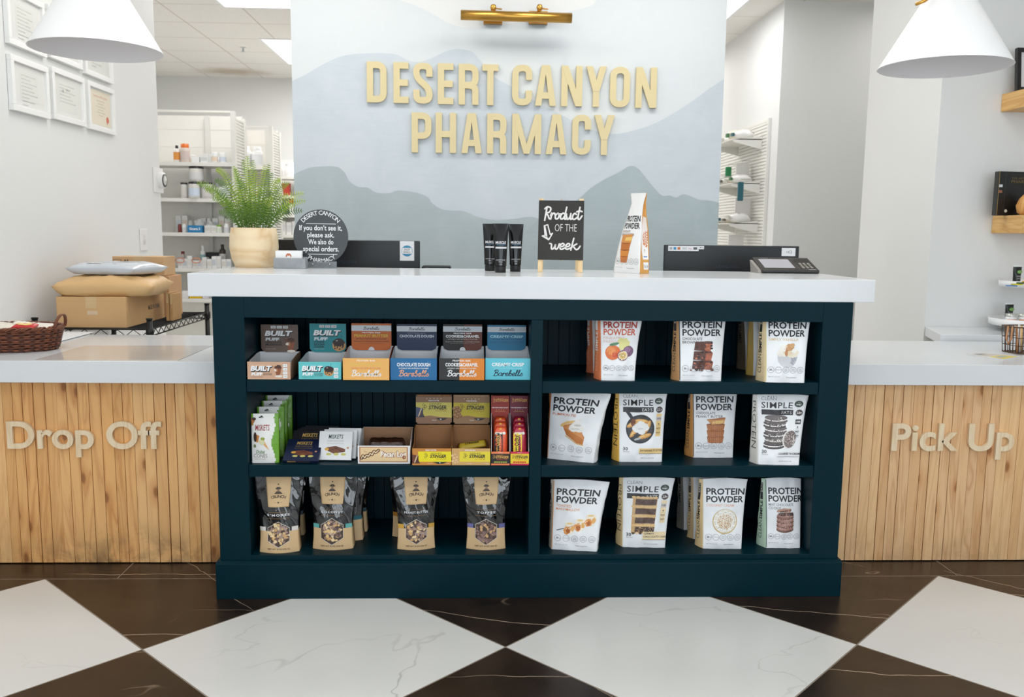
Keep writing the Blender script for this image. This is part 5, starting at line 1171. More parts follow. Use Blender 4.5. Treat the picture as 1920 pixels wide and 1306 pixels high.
a = PX(1059, 467.5); q.script('week', a[0], a[1], 21*S3, CH, 2.9*S3, w=57*S3, slant=.12)
ar = [PX(*p) for p in ((1019.5, 423.5), (1026, 421.5), (1031, 440), (1035.5, 437.5), (1028.5, 450), (1016, 443), (1021.5, 442))]
for i in range(7): q.line([ar[i], ar[(i+1) % 7]], 2.2*S3, CH)
q.line([PX(1020.5, 425), PX(1024.5, 443)], 2.8*S3, CH); q.line([PX(1018, 443.5), PX(1027, 447.5)], 2.8*S3, CH)
q.build('chalk_lettering', lambda x, y, o: lean(x, y, -.0052-o), es, 2e-4)
# pouch of the week, turned to show its side
pA, pB, pC = U(1158.5, 506, Z=ZC), U(1199.5, 513, Z=ZC), U(1216, 511.5, Z=ZC)
def fpouch(p, W, HT):
    f = front_a(('CHOCOLATE', 'PEANUT BUTTER'), (120, 78, 52), pic_cups_o, dz=-.004, w=.86)
    f(p, W, HT)
def pic_cups_o(p, x, y, s):
    for i, (w, yy) in enumerate(((.34, -.7), (.42, -.36), (.48, .0))): p.poly([(x-.3*s-(w-.1)*s, y+yy*s-.16*s), (x-.3*s+(w-.1)*s, y+yy*s-.16*s), (x-.3*s+w*s, y+yy*s+.2*s), (x-.3*s-w*s, y+yy*s+.2*s)], ((206, 122, 50), (214, 138, 62), (196, 116, 52))[i]); p.disc(x-.3*s, y+yy*s+.2*s, w*s, .07*s, (160, 92, 44))
    p.poly([(x-.8*s, y+.2*s), (x+.2*s, y+.2*s), (x+.3*s, y+.66*s), (x-.8*s, y+.6*s)], (214, 146, 76)); p.poly([(x-.4*s, y+.3*s), (x+.22*s, y+.32*s), (x+.24*s, y+.52*s), (x-.36*s, y+.48*s)], (236, 196, 112))
W = .136; D = .046; HT = .288
pt = thing('protein_pouch', 'white and tan pouch standing alone on the countertop right of the chalkboard', 'pouch', (pB.x, pB.y, ZC+.0003), -.96)
def wkfront(u, v, o=0):
    x = -W+W*u; tp = max(0, (v-.70)/.30); neck = math.sin(PI*min(1, max(0, (v-.55)/.42)))
    k_ = 1-.5*min(1, v/.88)**1.2+.8*max(0, v-.88); x2 = -.03+(x+.03)*k_
    return Vector((x2+.006*neck*(1-2*u)*.8, .034*v**1.6-.010*math.sin(PI*u)*math.sin(PI*min(1, v*1.05))-o, HT*v))
def wkback(u, v): p = wkfront(u, v); return Vector((p.x, D-.034*v**1.6-(D-.070)*v+.0, p.z))
def wkside(s, v, e, o=0):
    a_, b_ = wkfront(e, v), wkback(e, v); p = a_.lerp(b_, s); g = .018*math.sin(PI*s)*math.sin(PI*min(1, v*.95))*(1 if v > .25 else v*4)
    p.x += (-g if e else g)+(o if e else -o); return p
OR = M((222, 164, 88), .4, var=.04, vscale=20); WH2 = M((238, 238, 238), .33)
b = MB(); b.grid(lambda u, v: wkfront(u, v), 14, 24, WH2); b.grid(lambda u, v: wkback(1-u, v), 8, 24, WH2)
b.grid(lambda u, v: wkside(u, v, 1), 8, 24, OR); b.grid(lambda u, v: wkside(1-u, v, 0), 8, 24, OR)
b.add([wkfront(0, 0), wkfront(1, 0), wkback(1, 0), wkback(0, 0)], [(3, 2, 1, 0)], OR); b.build('pouch_body', None, pt, weld=True)
q = Pr(); fpouch(q, W, HT); q.build('front_print', lambda x, y, o: wkfront(min(1, max(0, x/W)), min(1, max(0, y/HT)), o), pt, 6e-4, fine=.006)
q = Pr(); q.poly([(D*.42, .05), (D*.93, .05), (D*.93, .20), (D*.70, .205), (D*.50, .15), (D*.42, .13)], (238, 238, 238)); q.poly([(D*.6, .105), (D*.9, .09), (D*.95, .155), (D*.6, .145)], (206, 130, 70)); q.rect(D*.42, .014, D*.92, .040, (238, 238, 238)); q.text('20g 0g', D*.67, .022, .009, INK, w=D*.42, al='C')
q.text('1', D*.7, .075, .012, INK, al='C'); q.rect(D*.55, .058, D*.85, .062, (90, 130, 200))
q.build('gusset_print', lambda x, y, o: wkside(min(1, x/D), min(1, y/HT), 1, o), pt, 8e-4, fine=.006)
# card terminal
a, b = U(1424, 512, Z=ZC), U(1531, 512.5, Z=ZC); tw = b.x-a.x; DK = M((40, 39, 38), .4)
tm = thing('card_terminal', 'dark card payment terminal at the right end of the countertop', 'payment terminal', ((a.x+b.x)/2, a.y, ZC+.0004))
side_ = [(.006, 0), (.10, 0), (.135, .038), (.14, .052), (.132, .056), (.0, .012), (.0, .004)]
b_ = MB().prism(side_, -tw/2+.012, tw/2, 'x'); b_.build('terminal_body', DK, tm, bevel=.002)
MB().prism([(.012, 0), (.11, 0), (.128, .046), (.02, .012)], -tw/2, -tw/2+.0125, 'x').build('side_cheek', M((150, 146, 140), .4), tm, bevel=.001)
def slope(x, s, o=0):
    A_, B_ = Vector((0, .0, .0122)), Vector((0, .132, .0562)); d = (B_-A_); p = A_+d*s; n_ = Vector((0, -d.z, d.y)).normalized(); p = p+n_*o; return Vector((x, p.y, p.z))
q = Pr(); 
q.rect(-tw*.43, .10, tw*.17, .96, (46, 44, 43)); q.rect(-tw*.38, .18, tw*.13, .86, (176, 176, 184)); q.rect(tw*.22, .12, tw*.47, .90, (16, 16, 18))
for i in range(3):
    for j in range(4): q.rect(tw*(.25+.07*i), .16+.11*j, tw*(.295+.07*i), .235+.11*j, (150, 148, 140))
q.rect(tw*.33, .03, tw*.46, .07, (170, 168, 160)); q.rect(-tw*.34, .9, -tw*.2, .94, (120, 118, 114))
mb = MB()
for i, (v, f_, c) in enumerate(q.it): mb.add([slope(p[0], p[1], 2e-4+i*3e-5) for p in v], f_, M(c, .22))
mb.build('screen_and_keys', None, tm)
# ------------------------------------------------------------------ staff desk with monitors behind the counter
dk = thing('work_desk', 'white staff desk hidden behind the countertop holding both monitors', 'desk', (.2, .9, 0))
box((-1.04, -.33, .72), (1.03, .35, .75)).build('desk_top', WHITE, dk)
for x in (-1.0, 1.0):
    for y in (-.3, .3): box((x-.02, y-.02, 0), (x+.02, y+.02, .72)).build('leg', CHROME, dk)
MON = M((9, 13, 17), .4)
def monitor(x0, x1, yt, Y, label, rz=0):
    A, B = U(x0, yt, Y=Y), U(x1, yt, Y=Y); w = B.x-A.x; top = (A.z+B.z)/2
    t = thing('monitor', label, 'monitor', ((A.x+B.x)/2, Y, .7504), rz); h = top-.7504
    box((-w/2, 0, h-w*.56), (w/2, .018, h)).build('back_shell', MON, t, bevel=.003); box((-w/2+.006, .018, h-w*.56+.006), (w/2-.006, .024, h-.006)).build('screen', M((6, 6, 8), .15), t)
    box((-.02, .03, .005), (.02, .05, h-w*.3)).build('stand_neck', BLACK, t); box((-.12, -.04, 0), (.12, .14, .008)).build('stand_base', BLACK, t, bevel=.002); box((-.06, .024, h-w*.36), (.06, .05, h-w*.22)).build('mount', BLACK, t)
    q = Pr(); q.text('SAMSUNG', -.02, h-.094, .011, (34, 44, 58), w=.1, al='C', bold=.02); q.build('back_print', flat(), t, 2e-4)
    return t, w, h
t, w, h = monitor(521, 787, 450, .78, 'black monitor back with a white Shop Small sticker, left of the counter')
q = Pr(); k = w/266; x, z = w/2-24*k, h-19*k; q.rect(x-13.5*k, z-18.5*k, x+13.5*k, z+18.5*k, (232, 233, 235)); q.disc(x, z, 10.5*k, 10.5*k, (60, 140, 180), n=28); q.disc(x, z, 9.8*k, 9.8*k, (232, 233, 235), n=28)
def capseg(s): return [(x+9.8*k*math.cos(a), z+s*9.8*k*math.sin(a)) for a in [.62+(PI-1.24)*i/10 for i in range(11)]]
q.poly(capseg(1), (46, 134, 180)); q.poly(capseg(-1)[::-1], (46, 134, 180)); q.text('SHOP', x, z+.6*k, 4.2*k, INK, w=11*k, al='C'); q.text('SMALL', x, z-4.6*k, 4.2*k, INK, w=13.5*k, al='C')
q.build('sticker', flat(), t, 4e-4)
t, w, h = monitor(1246, 1499, 460, .80, 'black monitor back with card payment stickers, behind the card terminal')
q = Pr(); k = w/253; z = h-5*k; q.rect(-w/2+7*k, h-11*k, -w/2+64*k, h-1.5*k, (230, 231, 233)); q.rect(-w/2+63.5*k, h-7.5*k, -w/2+74*k, h-1.5*k, (230, 231, 233))
for i, c in enumerate(((170, 176, 180), (50, 140, 190), (206, 110, 60))): q.rect(-w/2+(9.5+7.5*i)*k, h-9*k, -w/2+(14.5+7.5*i)*k, h-4*k, c)
q.text('PAY', -w/2+34*k, h-8.5*k, 4*k, GREYT, w=8*k); q.line([(-w/2+45*k, h-6*k), (-w/2+51*k, h-7.5*k)], .8*k, (190, 90, 80), False); q.rect(-w/2+54*k, h-8.5*k, -w/2+61*k, h-4*k, (90, 90, 96)); q.disc(-w/2+67*k, h-4.5*k, 1*k, 1*k, INK); q.text('Pay', -w/2+69*k, h-6*k, 2.6*k, GREYT)
q.build('sticker', flat(), t, 4e-4); q = Pr(); x = w/2-20*k; q.rect(x-13*k, h-18.5*k, x+13*k, h-3.5*k, (232, 233, 235))
for i in range(4): q.line([(x-3*k+i*2.3*k+(2.2+i*.5)*k*math.cos(a)-2*k, h-11*k+(1.8+i*.95)*k*math.sin(a)) for a in [-.85+1.7*j/6 for j in range(7)]], .75*k, (40, 40, 44), False)
q.build('sticker', flat(), t, 4e-4)
# dark tray edge beside the left monitor
p0 = U(792, 499, Y=.66); p1 = U(843, 499, Y=.66)
kb = thing('document_tray', 'dark tray edge just showing behind the countertop beside the left monitor', 'tray', ((p0.x+p1.x)/2, .66, .7504))
w_ = p1.x-p0.x
for s in (-1, 1): box((s*w_/2-.003, 0, 0), (s*w_/2+.003, .11, p0.z-.7504-.002)).build('side', BLACK, kb)
box((-w_/2, .0, p0.z-.7504-.006), (w_/2, .11, p0.z-.7504+.001)).build('tray_top', BLACK, kb, bevel=.001)
# ------------------------------------------------------------------ left wall: certificates, thermostat, switch
FRM = M((236, 236, 235), .35)
def cert(c, label, kind):
    "c: four photo corners tl, tr, br, bl of the frame on the left wall"
    P = [U(x, y, X=XL) for x, y in c]; y0 = (P[0].y+P[3].y)/2; y1 = (P[1].y+P[2].y)/2; z1 = (P[0].z+P[1].z)/2; z0 = (P[2].z+P[3].z)/2
    t = thing('framed_certificate', label, 'picture frame', (XL, y0, z0), 0, 'white framed certificates on the left wall'); w = y1-y0; h = z1-z0; b = .024; d = .022
    m = MB()
    for a, e in (((0, 0), (w, b)), ((0, h-b), (w, h)), ((0, b), (b, h-b)), ((w-b, b), (w, h-b))): m.box((.0008, a[0], a[1]), (d, e[0], e[1]))
    m.build('frame', FRM, t, bevel=.0015)
    box((.001, b, b), (.010, w-b, h-b)).build('mat_board', M((226, 226, 222), .7), t)
    q = Pr(); mx, mz = (w*.26, h*.24) if kind == 0 else ((w*.22, h*.22) if kind == 1 else (w*.14, h*.14))
    q.rect(mx, mz, w-mx, h-mz, ((222, 222, 216), (224, 224, 218), (226, 216, 196))[kind])
    if kind == 2:
        q.text('Certificate of Recognition', w/2, h*.72, .012, (200, 120, 96), w=w*.52, al='C', shear=.2)
        for i in range(6): q.text(('THIS CERTIFIES THAT', 'THE PHARMACY', 'has met all requirements', 'of the state board', 'of pharmacy', 'this year')[i], w/2, h*(.64-.06*i), .006, (150, 140, 124), w=w*(.3, .24, .34, .2, .3, .16)[i], al='C')
        q.disc(w*.74, h*.29, .017, .017, (206, 104, 76), n=18, wob=.05); q.text('A', w*.7, h*.18, .012, (120, 70, 60))
    else:
        for i in range(9 if kind == 0 else 6): q.text('State Board of Pharmacy License Number' if i % 2 else 'permit to operate a retail pharmacy', mx*1.15, h-mz-.016-i*.0155, .006, (150, 152, 152), w=(w-2*mx)*(.8, .5, .84, .6, .7, .86, .4, .7, .3)[i])
        if kind == 1:
            q.disc(w*.36, h*.6, .008, .008, (160, 166, 170)); q.text('PERMIT', w*.45, h*.62, .010, (130, 134, 138))
    q.build('document', lambda x, y, o: (.010+o, x, y), t, 4e-4)
fr_ = [((9, 98), (81, 128), (88, 222), (18, 208), 0), ((88, 121), (150, 149), (156, 237), (94, 224), 1), ((156, 148), (208, 170), (211, 255), (162, 240), 2),
       ((2, -30), (74, 6), (80, 108), (8, 81), 0), ((80, 8), (143, 37), (148, 133), (88, 106), 1), ((148, 40), (202, 63), (206, 157), (154, 139), 0)]
nm = ('framed licence at the front of the lower row on the left wall', 'framed permit in the middle of the lower row on the left wall', 'framed certificate with a red seal, last of the lower row',
      'framed licence at the top left, beside the hanging lamp', 'framed permit mostly hidden behind the left hanging lamp', 'framed licence half hidden under the rim of the left hanging lamp')
for c, n_ in zip(fr_, nm): cert(c[:4], 'white '+n_, c[4])
a = U(298, 338, X=XL)
th = thing('thermostat', 'round white thermostat on the left wall near its far corner', 'thermostat', (XL, a.y, a.z))
A, B = U(287, 313, X=XL), U(303, 362, X=XL)
box((.0008, A.y-a.y-.01, B.z-a.z), (.006, B.y-a.y+.02, A.z-a.z)).build('wall_plate', FRM, th, bevel=.001)
r_ = (U(298, 323, X=XL)-U(298, 352, X=XL)).length/2
o = MB().lathe([(r_*1.02, 0), (r_*1.02, .018), (r_, .026), (r_*.86, .028)], 32).build('housing', M((228, 228, 228), .3), th, (.006, 0, 0)); o.rotation_euler = (0, PI/2, 0)
o = MB().lathe([(r_*.86, 0), (r_*.84, .003), (r_*.62, .0035)], 32).build('dial_ring', M((40, 40, 42), .25), th, (.034, 0, 0)); o.rotation_euler = (0, PI/2, 0)
o = MB().lathe([(r_*.62, 0), (.0, .004)], 24).build('dial_face', M((206, 206, 204), .2), th, (.0375, 0, 0)); o.rotation_euler = (0, PI/2, 0)
A, B = U(261, 429, X=XL), U(276, 469, X=XL)
sw = thing('wall_switch', 'white switch plate low on the left wall above the boxes', 'switch', (XL, (A.y+B.y)/2, (A.z+B.z)/2)); w_ = (B.y-A.y)/2; h_ = (A.z-B.z)/2
box((.0008, -w_, -h_), (.006, w_, h_)).build('cover_plate', FRM, sw, bevel=.0015)
MB().box((.006, -w_*.3, -h_*.45), (.008, w_*.3, h_*.5)).box((.008, -w_*.16, -h_*.2), (.014, w_*.16, h_*.05)).build('toggle', M((222, 222, 220), .3), sw, bevel=.0006)
# ------------------------------------------------------------------ pendant lamps
SHADE = M((238, 239, 240), .7); SHI = M((232, 229, 231), .8)
def pendant(cx, cyp, wpx, Y, hr, label, arm, topw):
    c = U(cx, cyp, Y=Y); e = U(cx+wpx/2, cyp, Y=Y); R_ = (e-c).length*.945; hh = R_*hr
    t = thing('pendant_lamp', label, 'lamp', (c.x, Y, c.z), 0)
    rt_ = R_*topw
    MB().lathe([(R_, 0), (R_-.004, .006), (rt_, hh), (rt_*.8, hh+.004)], 64, caps=False).build('shade', SHADE, t)
    MB().lathe([(R_, 0), (R_*.985, -.0015), (R_*.975, .0), (R_*.968, .004), (rt_*.97, hh-.003), (.02, hh-.002)], 64, caps=False).build('shade_lining', SHI, t)
    MB().lathe([(.0, hh-.005), (rt_*.55, hh), (rt_*.55, hh+.035), (.012, hh+.045), (.0, hh+.046)], 24).build('cap', BRASS, t)
    MB().lathe([(.016, hh-.09), (.016, hh-.005)], 16).build('lamp_holder', M((226, 226, 224), .4), t)
    MB().lathe([(0, hh-.19), (.022, hh-.175), (.03, hh-.145), (.022, hh-.11), (.014, hh-.09)], 20).build('bulb', M((235, 232, 225), .2), t)
    cz = H-c.z
    MB().tube([(0, 0, hh+.04), (0, 0, cz-.02)], .005, 8).build('stem', BRASS, t)
    MB().lathe([(.06, cz-.022), (.06, cz-.001)], 24).build('ceiling_rose', BRASS, t)
    if arm:
        p = U(1733, 2, Y=Y-.10)-Vector((c.x, Y, c.z))
        MB().tube([p+Vector((-.03, -.0, -.012)), p, p+Vector((.03, .0, .02)), p+Vector((.07, .03, .05)), (-.01, -.01, hh+.03)], .006, 8).build('brass_brace', BRASS, t)
pendant(182, 95, 252, .45, 1.42, 'white cone shade hanging over the drop off counter at the top left', False, .16)
pendant(1770, 126.5, 242, .45, 1.42, 'white cone shade hanging over the pick up counter at the top right', True, .16)

# ------------------------------------------------------------------ wire rack and parcels at the left wall
BW = M((16, 16, 17), .4, metal=.3); RY0 = 1.02; rf = U(281, 620, Y=RY0); RX1 = rf.x; ZR = U(200, 617, Y=RY0).z; RX0 = XL+.03; RY1 = U(389, 605, X=RX1).y
rk = thing('wire_rack', 'black wire shelf rack standing behind the drop off counter', 'rack', ((RX0+RX1)/2, (RY0+RY1)/2, 0))
ox, oy = (RX0+RX1)/2, (RY0+RY1)/2; hx, hy = (RX1-RX0)/2, (RY1-RY0)/2
for sx in (-1, 1):
    for sy_ in (-1, 1):
        p = MB().tube([(sx*hx, sy_*hy, 0), (sx*hx, sy_*hy, ZR+.045)], .0125, 12); p.tube([(sx*hx, sy_*hy, ZR-.03), (sx*hx, sy_*hy, ZR+.006)], .017, 12); p.tube([(sx*hx, sy_*hy, ZR+.044), (sx*hx, sy_*hy, ZR+.05)], .0145, 12); p.build('post', BW, rk)
for lv, zz in enumerate((ZR, .35)):
    m = MB()
    for (ax, ay), (bx, by) in (((-hx, -hy), (hx, -hy)), ((hx, -hy), (hx, hy)), ((hx, hy), (-hx, hy)), ((-hx, hy), (-hx, -hy))):
        for dz in (0, -.03): m.tube([(ax, ay, zz+dz), (bx, by, zz+dz)], .0032, 6)
        n_ = max(4, int(math.hypot(bx-ax, by-ay)/.034)); pts = [(ax+(bx-ax)*i/n_, ay+(by-ay)*i/n_, zz-(.001 if i % 2 == 0 else .029)) for i in range(n_+1)]; m.tube(pts, .0022, 5)
    k = int(2*hy/.03)
    for i in range(1, k): yy = -hy+2*hy*i/k; m.tube([(-hx, yy, zz+.001), (hx, yy, zz+.001)], .0018, 5)
    for xx in (-hx*.4, hx*.4): m.tube([(xx, -hy, zz-.004), (xx, hy, zz-.004)], .003, 5)
    m.build('wire_shelf', BW, rk)
TAPE = M((206, 176, 132), .18)
def parcel(x0, x1, y0, y1, z0, h, label, mat, prints=None, rz=0):
    t = thing('cardboard_box', label, 'box', ((x0+x1)/2, (y0+y1)/2, z0), rz); a, b = (x1-x0)/2, (y1-y0)/2
    box((-a, -b, 0), (a, b, h)).build('carton', mat, t, bevel=.0015)
    m = MB(); tw_ = min(.024, a*.7); m.box((-tw_, -b-.0004, h-.05), (tw_, -b, h)); m.box((-tw_, -b, h), (tw_, b, h+.0004)); m.build('packing_tape', TAPE, t)
    if prints: prints(t, a, b, h)
    return t
zr = ZR+.0036
bxf = U(237, 620, Z=zr); bxl = U(108, 617, Z=zr)
y0 = RY0+.03; x0, x1 = max(RX0-.02, U(107, 600, Y=y0).x), U(237, 600, Y=y0).x; hB = U(237, 557, Y=y0).z-zr; yb_ = U(309, 600, X=x1).y
def pr1(t, a, b, h):
    q = Pr(); q.text('MADE IN CHINA', b*.42, h*.42, .021, (50, 42, 36), w=b*.62, al='C', bold=.02); q.build('box_print', lambda x, y, o: (a+o, x, y), t, 3e-4)
    q = Pr(); q.rect(-a*.12, h*.42, a*.18, h*.55, (206, 182, 150)); q.rect(-a, h*.86, a, h*.862, (150, 112, 70)); q.build('box_label', lambda x, y, o: (x, -b-o, y), t, 6e-4)
parcel(x0, x1, y0, yb_, zr, hB, 'large brown carton printed Made in China on the wire rack', KRAFT, pr1)
# small cartons behind and beside it
def arrows(t, a, b, h):
    q = Pr(); dk = (70, 54, 40)
    for d in (0, .012): q.line([(-a*.50+d, h*.3), (-a*.50+d, h*.85)], .003, dk, False); q.line([(-a*.50+d-.004, h*.72), (-a*.50+d, h*.86), (-a*.50+d+.004, h*.72)], .0022, dk, False)
    for i in range(4): q.line([(-a*.95, h*(.15+.23*i)), (-a*.66, h*(.15+.23*i))], .0016, dk, False)
    for s in (-.95, -.66): q.line([(a*s, h*.15), (a*s, h*.84)], .0016, dk, False)
    q.build('box_print', lambda x, y, o: (x, -b-o, y), t, 7e-4)
YB = yb_+.03; pass
c = U(313, 600, X=x1); hx1 = U(316, 518, Y=YB).x; zt1 = U(300, 517, Y=YB).z; zt2 = U(260, 513.5, Y=YB).z; zt3 = U(260, 481, Y=YB).z; xl3 = U(211, 500, Y=YB).x; xr3 = U(308, 500, Y=YB).x
s1 = parcel(RX0+.005, min(hx1, RX1-.03), YB, min(YB+.19, RY1-.03), zr, zt1-zr-.001, 'brown carton standing upright behind the large carton', M((206, 160, 118), .75, var=.05), None)
parcel(xl3, xr3, YB, YB+.16, zt1+.0008, zt3-zt1, 'flat brown carton with two arrows on top of the stack by the wall', M((204, 168, 126), .75, var=.05), arrows)
ys = yb_-.15
pa = U(318, 603, Z=zr)
for i, (xa, xb) in enumerate(((max(x1+.004, U(312, 600, Y=ys).x), U(318, 600, Y=ys).x), (U(319, 600, Y=ys).x, min(U(341, 600, Y=ys).x, RX1-.018)))):
    parcel(xa, xb, ys, ys+.12, zr, .135-.006*i, ('narrow brown carton pressed against the side of the large carton', 'small brown carton with shiny tape at the edge of the wire rack')[i], KRAFT2)
# mailing bags on the large carton
def mailer(name, label, cx, cy_, z, a, b, h, mat, seed, rz=0, tip=0):
    def top(u, v, s=1):
        x, y = (u-.5)*2, (v-.5)*2; e = max(0, (1-x*x))**.5*max(0, (1-y*y))**.5
        n_ = noise.noise(Vector((x*2+seed, y*2, seed)))*.3+noise.noise(Vector((x*5+seed, y*5, seed)))*.14
        zz = h*(.5+.5*s*min(1, e*1.5)*(1+n_*(s > 0))) if s > 0 else h*.5*(1-min(1, e*3))
        zz += tip*x*x
        return Vector((x*a*(1+.03*n_), y*b*(1+.03*n_), zz))
    g = MB(); g.grid(lambda u, v: top(u, v), 30, 30, mat); g.grid(lambda u, v: top(1-u, v, -1), 30, 30, mat)
    o = g.build(name, None, None, (cx, cy_, z), weld=True); o.rotation_euler = (0, 0, rz); tag(o, label, 'mailing bag'); return o, top
zz = zr+hB+.001; mx = (U(92, 545, Y=y0+.1).x+U(308, 545, Y=y0+.1).x)/2
o, tp = mailer('mailing_bag', 'stuffed brown paper mailing bag lying on the large carton', (x0+x1)/2+.03, y0+.20, zz, .215, .195, .086, M((208, 170, 118), .5, bump=.3, bscale=14), 3, .1, .0)
q = Pr()
for i, (a_, b_, s) in enumerate(((-.42, .05, '100% PAPER'), (.0, .08, 'RECYCLABLE'), (.05, -.02, 'MAILER'))): q.text(s, a_*.2, -.1+b_, .013, (92, 70, 46), bold=.02)
q.build('bag_print', lambda x, y, o_: tp(.5+x/.45, .5+y/.42)+Vector((0, 0, .002+o_)), o, 2e-4)
o, tp = mailer('poly_mailer', 'crumpled grey and white plastic mailer on top of the brown mailing bag', (x0+x1)/2+.035, y0+.23, zz+.094, .165, .16, .05, M((196, 202, 210), .22, bump=.35, bscale=18), 8, -.15)
q = Pr(); q.poly([(-.09, -.12), (.06, -.13), (.05, -.04), (-.08, -.05)], (238, 238, 238)); q.line([(-.15, -.10), (-.06, -.055), (.07, -.06), (.10, .02)], .010, (52, 56, 62), False); q.text('SHIP TO', -.07, -.08, .010, GREYT); q.build('shipping_label', lambda x, y, o_: tp(.5+x/.34, .5+y/.34)+Vector((0, 0, .0025+o_)), o, 2e-4)

# ------------------------------------------------------------------ wicker basket with sweets, papers and clear mat on the drop off counter
ZS = .7615
wc1, wc2 = M((112, 62, 36), .45, var=.25, vscale=40), M((78, 40, 26), .45, var=.25, vscale=40)
bc = U(4, 664, Z=ZS); br_ = U(117, 622, Z=ZS+.07)
BX, BY = bc.x-.03, bc.y+.145
ba, bb_ = .175, .125
bk = thing('wicker_basket', 'oval brown wicker basket of wrapped sweets on the drop off counter', 'basket', (BX, BY, ZS+.0005), -.05)
g = MB(); n_ = 52
for L in range(9):
    z = .008+.0085*L; f_ = .90+.10*L/8
    for s in (0, 1):
        pts = []
        for i in range(n_*2):
            a = PI*i/n_; w_ = .0042*math.sin(a*n_/4*2/1+(PI if (L+s) % 2 else 0))
            pts.append((math.cos(a)*(ba*f_+w_), math.sin(a)*(bb_*f_+w_), z+.003*s+.0012*math.sin(a*7+L)))
        g.tube(pts, .0034, 5, (wc1, wc2)[(L+s) % 2], closed=True)
g.build('woven_wall', None, bk)
g = MB()
for i in range(26): a = 2*PI*i/26; g.tube([(math.cos(a)*ba*.89, math.sin(a)*bb_*.89, .002), (math.cos(a)*ba, math.sin(a)*bb_, .082)], .0032, 5)
g.build('stakes', wc2, bk)
g = MB()
for s in (0, PI/2, PI):
    g.tube([(math.cos(a)*(ba+.003)+.005*math.cos(a)*math.cos(a*20+s), math.sin(a)*(bb_+.003)+.005*math.sin(a)*math.cos(a*20+s), .086+.005*math.sin(a*20+s)) for a in [2*PI*i/120 for i in range(120)]], .0036, 5, closed=True)
g.build('braided_rim', wc1, bk)
MB().lathe([(ba*.9, 0), (ba*.9, .004)], 32, sy=bb_/ba).build('base', wc2, bk)
for sd in (-1, 1):
    g = MB()
    for s in (0, PI/2, PI, 1.5*PI):
        g.tube([(sd*(ba+.002+.012*math.sin(a))+.0035*math.cos(a*6+s), -.038*math.cos(a)+.0035*math.sin(a*6+s), .088+.046*math.sin(a)) for a in [PI*i/40 for i in range(41)]], .003, 5)
    g.build('handle', wc1, bk)
rnd = random.Random(11)
cols = [((232, 224, 206), 'cream'), ((196, 40, 40), 'red and yellow'), ((236, 226, 216), 'pale pink'), ((222, 214, 200), 'speckled white')]
for i, (dx, dy, ci) in enumerate(((-.10, -.03, 0), (-.02, -.045, 3), (.06, -.035, 1), (.115, -.02, 2), (-.06, .04, 3), (.03, .03, 0), (.09, .035, 2), (-.112, .025, 2))):
    c_, nme = cols[ci]; a_, b_, h_ = .043, .03, .016
    def cf(u, v, s): x, y = (u-.5)*2, (v-.5)*2; e = math.sqrt(max(0, 1-y*y))*min(1, (1-abs(x))*4); return Vector((x*a_, y*b_*(.8+.2*e), s*h_*e*.5+.002*noise.noise(Vector((x*4, y*4, i)))))
    g = MB(); m1 = M(c_, .28, var=.12 if ci == 3 else 0, vscale=90); g.grid(lambda u, v: cf(u, v, 1), 14, 10, m1); g.grid(lambda u, v: cf(1-u, v, -1), 14, 10, m1)
    o = g.build('wrapped_sweet', None, None, (BX+dx, BY+dy, ZS+.083+.004*(i % 3)), weld=True); o.rotation_euler = (rnd.uniform(.15, .4), rnd.uniform(-.15, .15), rnd.uniform(-.3, .3))
    tag(o, ('cream wrapped sweet in the wicker basket', 'red and yellow wrapped sweet in the wicker basket', 'pale pink wrapped sweet in the wicker basket', 'speckled white wrapped sweet in the wicker basket')[ci], 'sweet', 'wrapped sweets in the wicker basket')
    if ci == 1:
        q = Pr(); q.poly([(-.03, .0), (-.012, .016), (.0, .002), (.014, .016), (.03, -.002), (.012, -.014), (-.012, -.012)], (238, 206, 120)); q.build('wrapper_print', lambda x, y, o_: cf(.5+x/a_/2, .5+y/b_/2, 1)+Vector((0, 0, .0012+o_)), o, 2e-4)
pb = MB(); PA = U(110, 622, Z=ZS); A, B, C_, D_ = U(60, 640, Z=ZS), U(113, 640, Z=ZS), U(178, 623, Z=ZS), U(110, 622, Z=ZS)
pp = thing('paper_stack', 'flat stack of white papers on the counter beside the wicker basket', 'paper', (0, 0, ZS+.0003))
for i in range(3): MB().prism([(p.x+.004*i, p.y-.003*i) for p in (A, B, C_, D_)], .0016*i, .0016*i+.0013).build('sheet', M((234-4*i, 236-4*i, 238-3*i), .6), pp)
tag(pp, 'flat stack of white papers on the counter beside the wicker basket', 'paper')
A, B, C_, D_ = U(62, 676, Z=ZS), U(393, 676.5, Z=ZS), U(398, 648.5, Z=ZS), U(160, 648.5, Z=ZS)
B.x = C_.x = min(CX0-.03, C_.x)
tag(MB().prism([(p.x, p.y) for p in (A, B, C_, D_)], ZS+.0003, ZS+.0022).build('counter_mat', M((214, 209, 204), .10, coat=.3, var=.04, vscale=5)), 'clear beige writing mat lying flat on the drop off counter', 'mat')

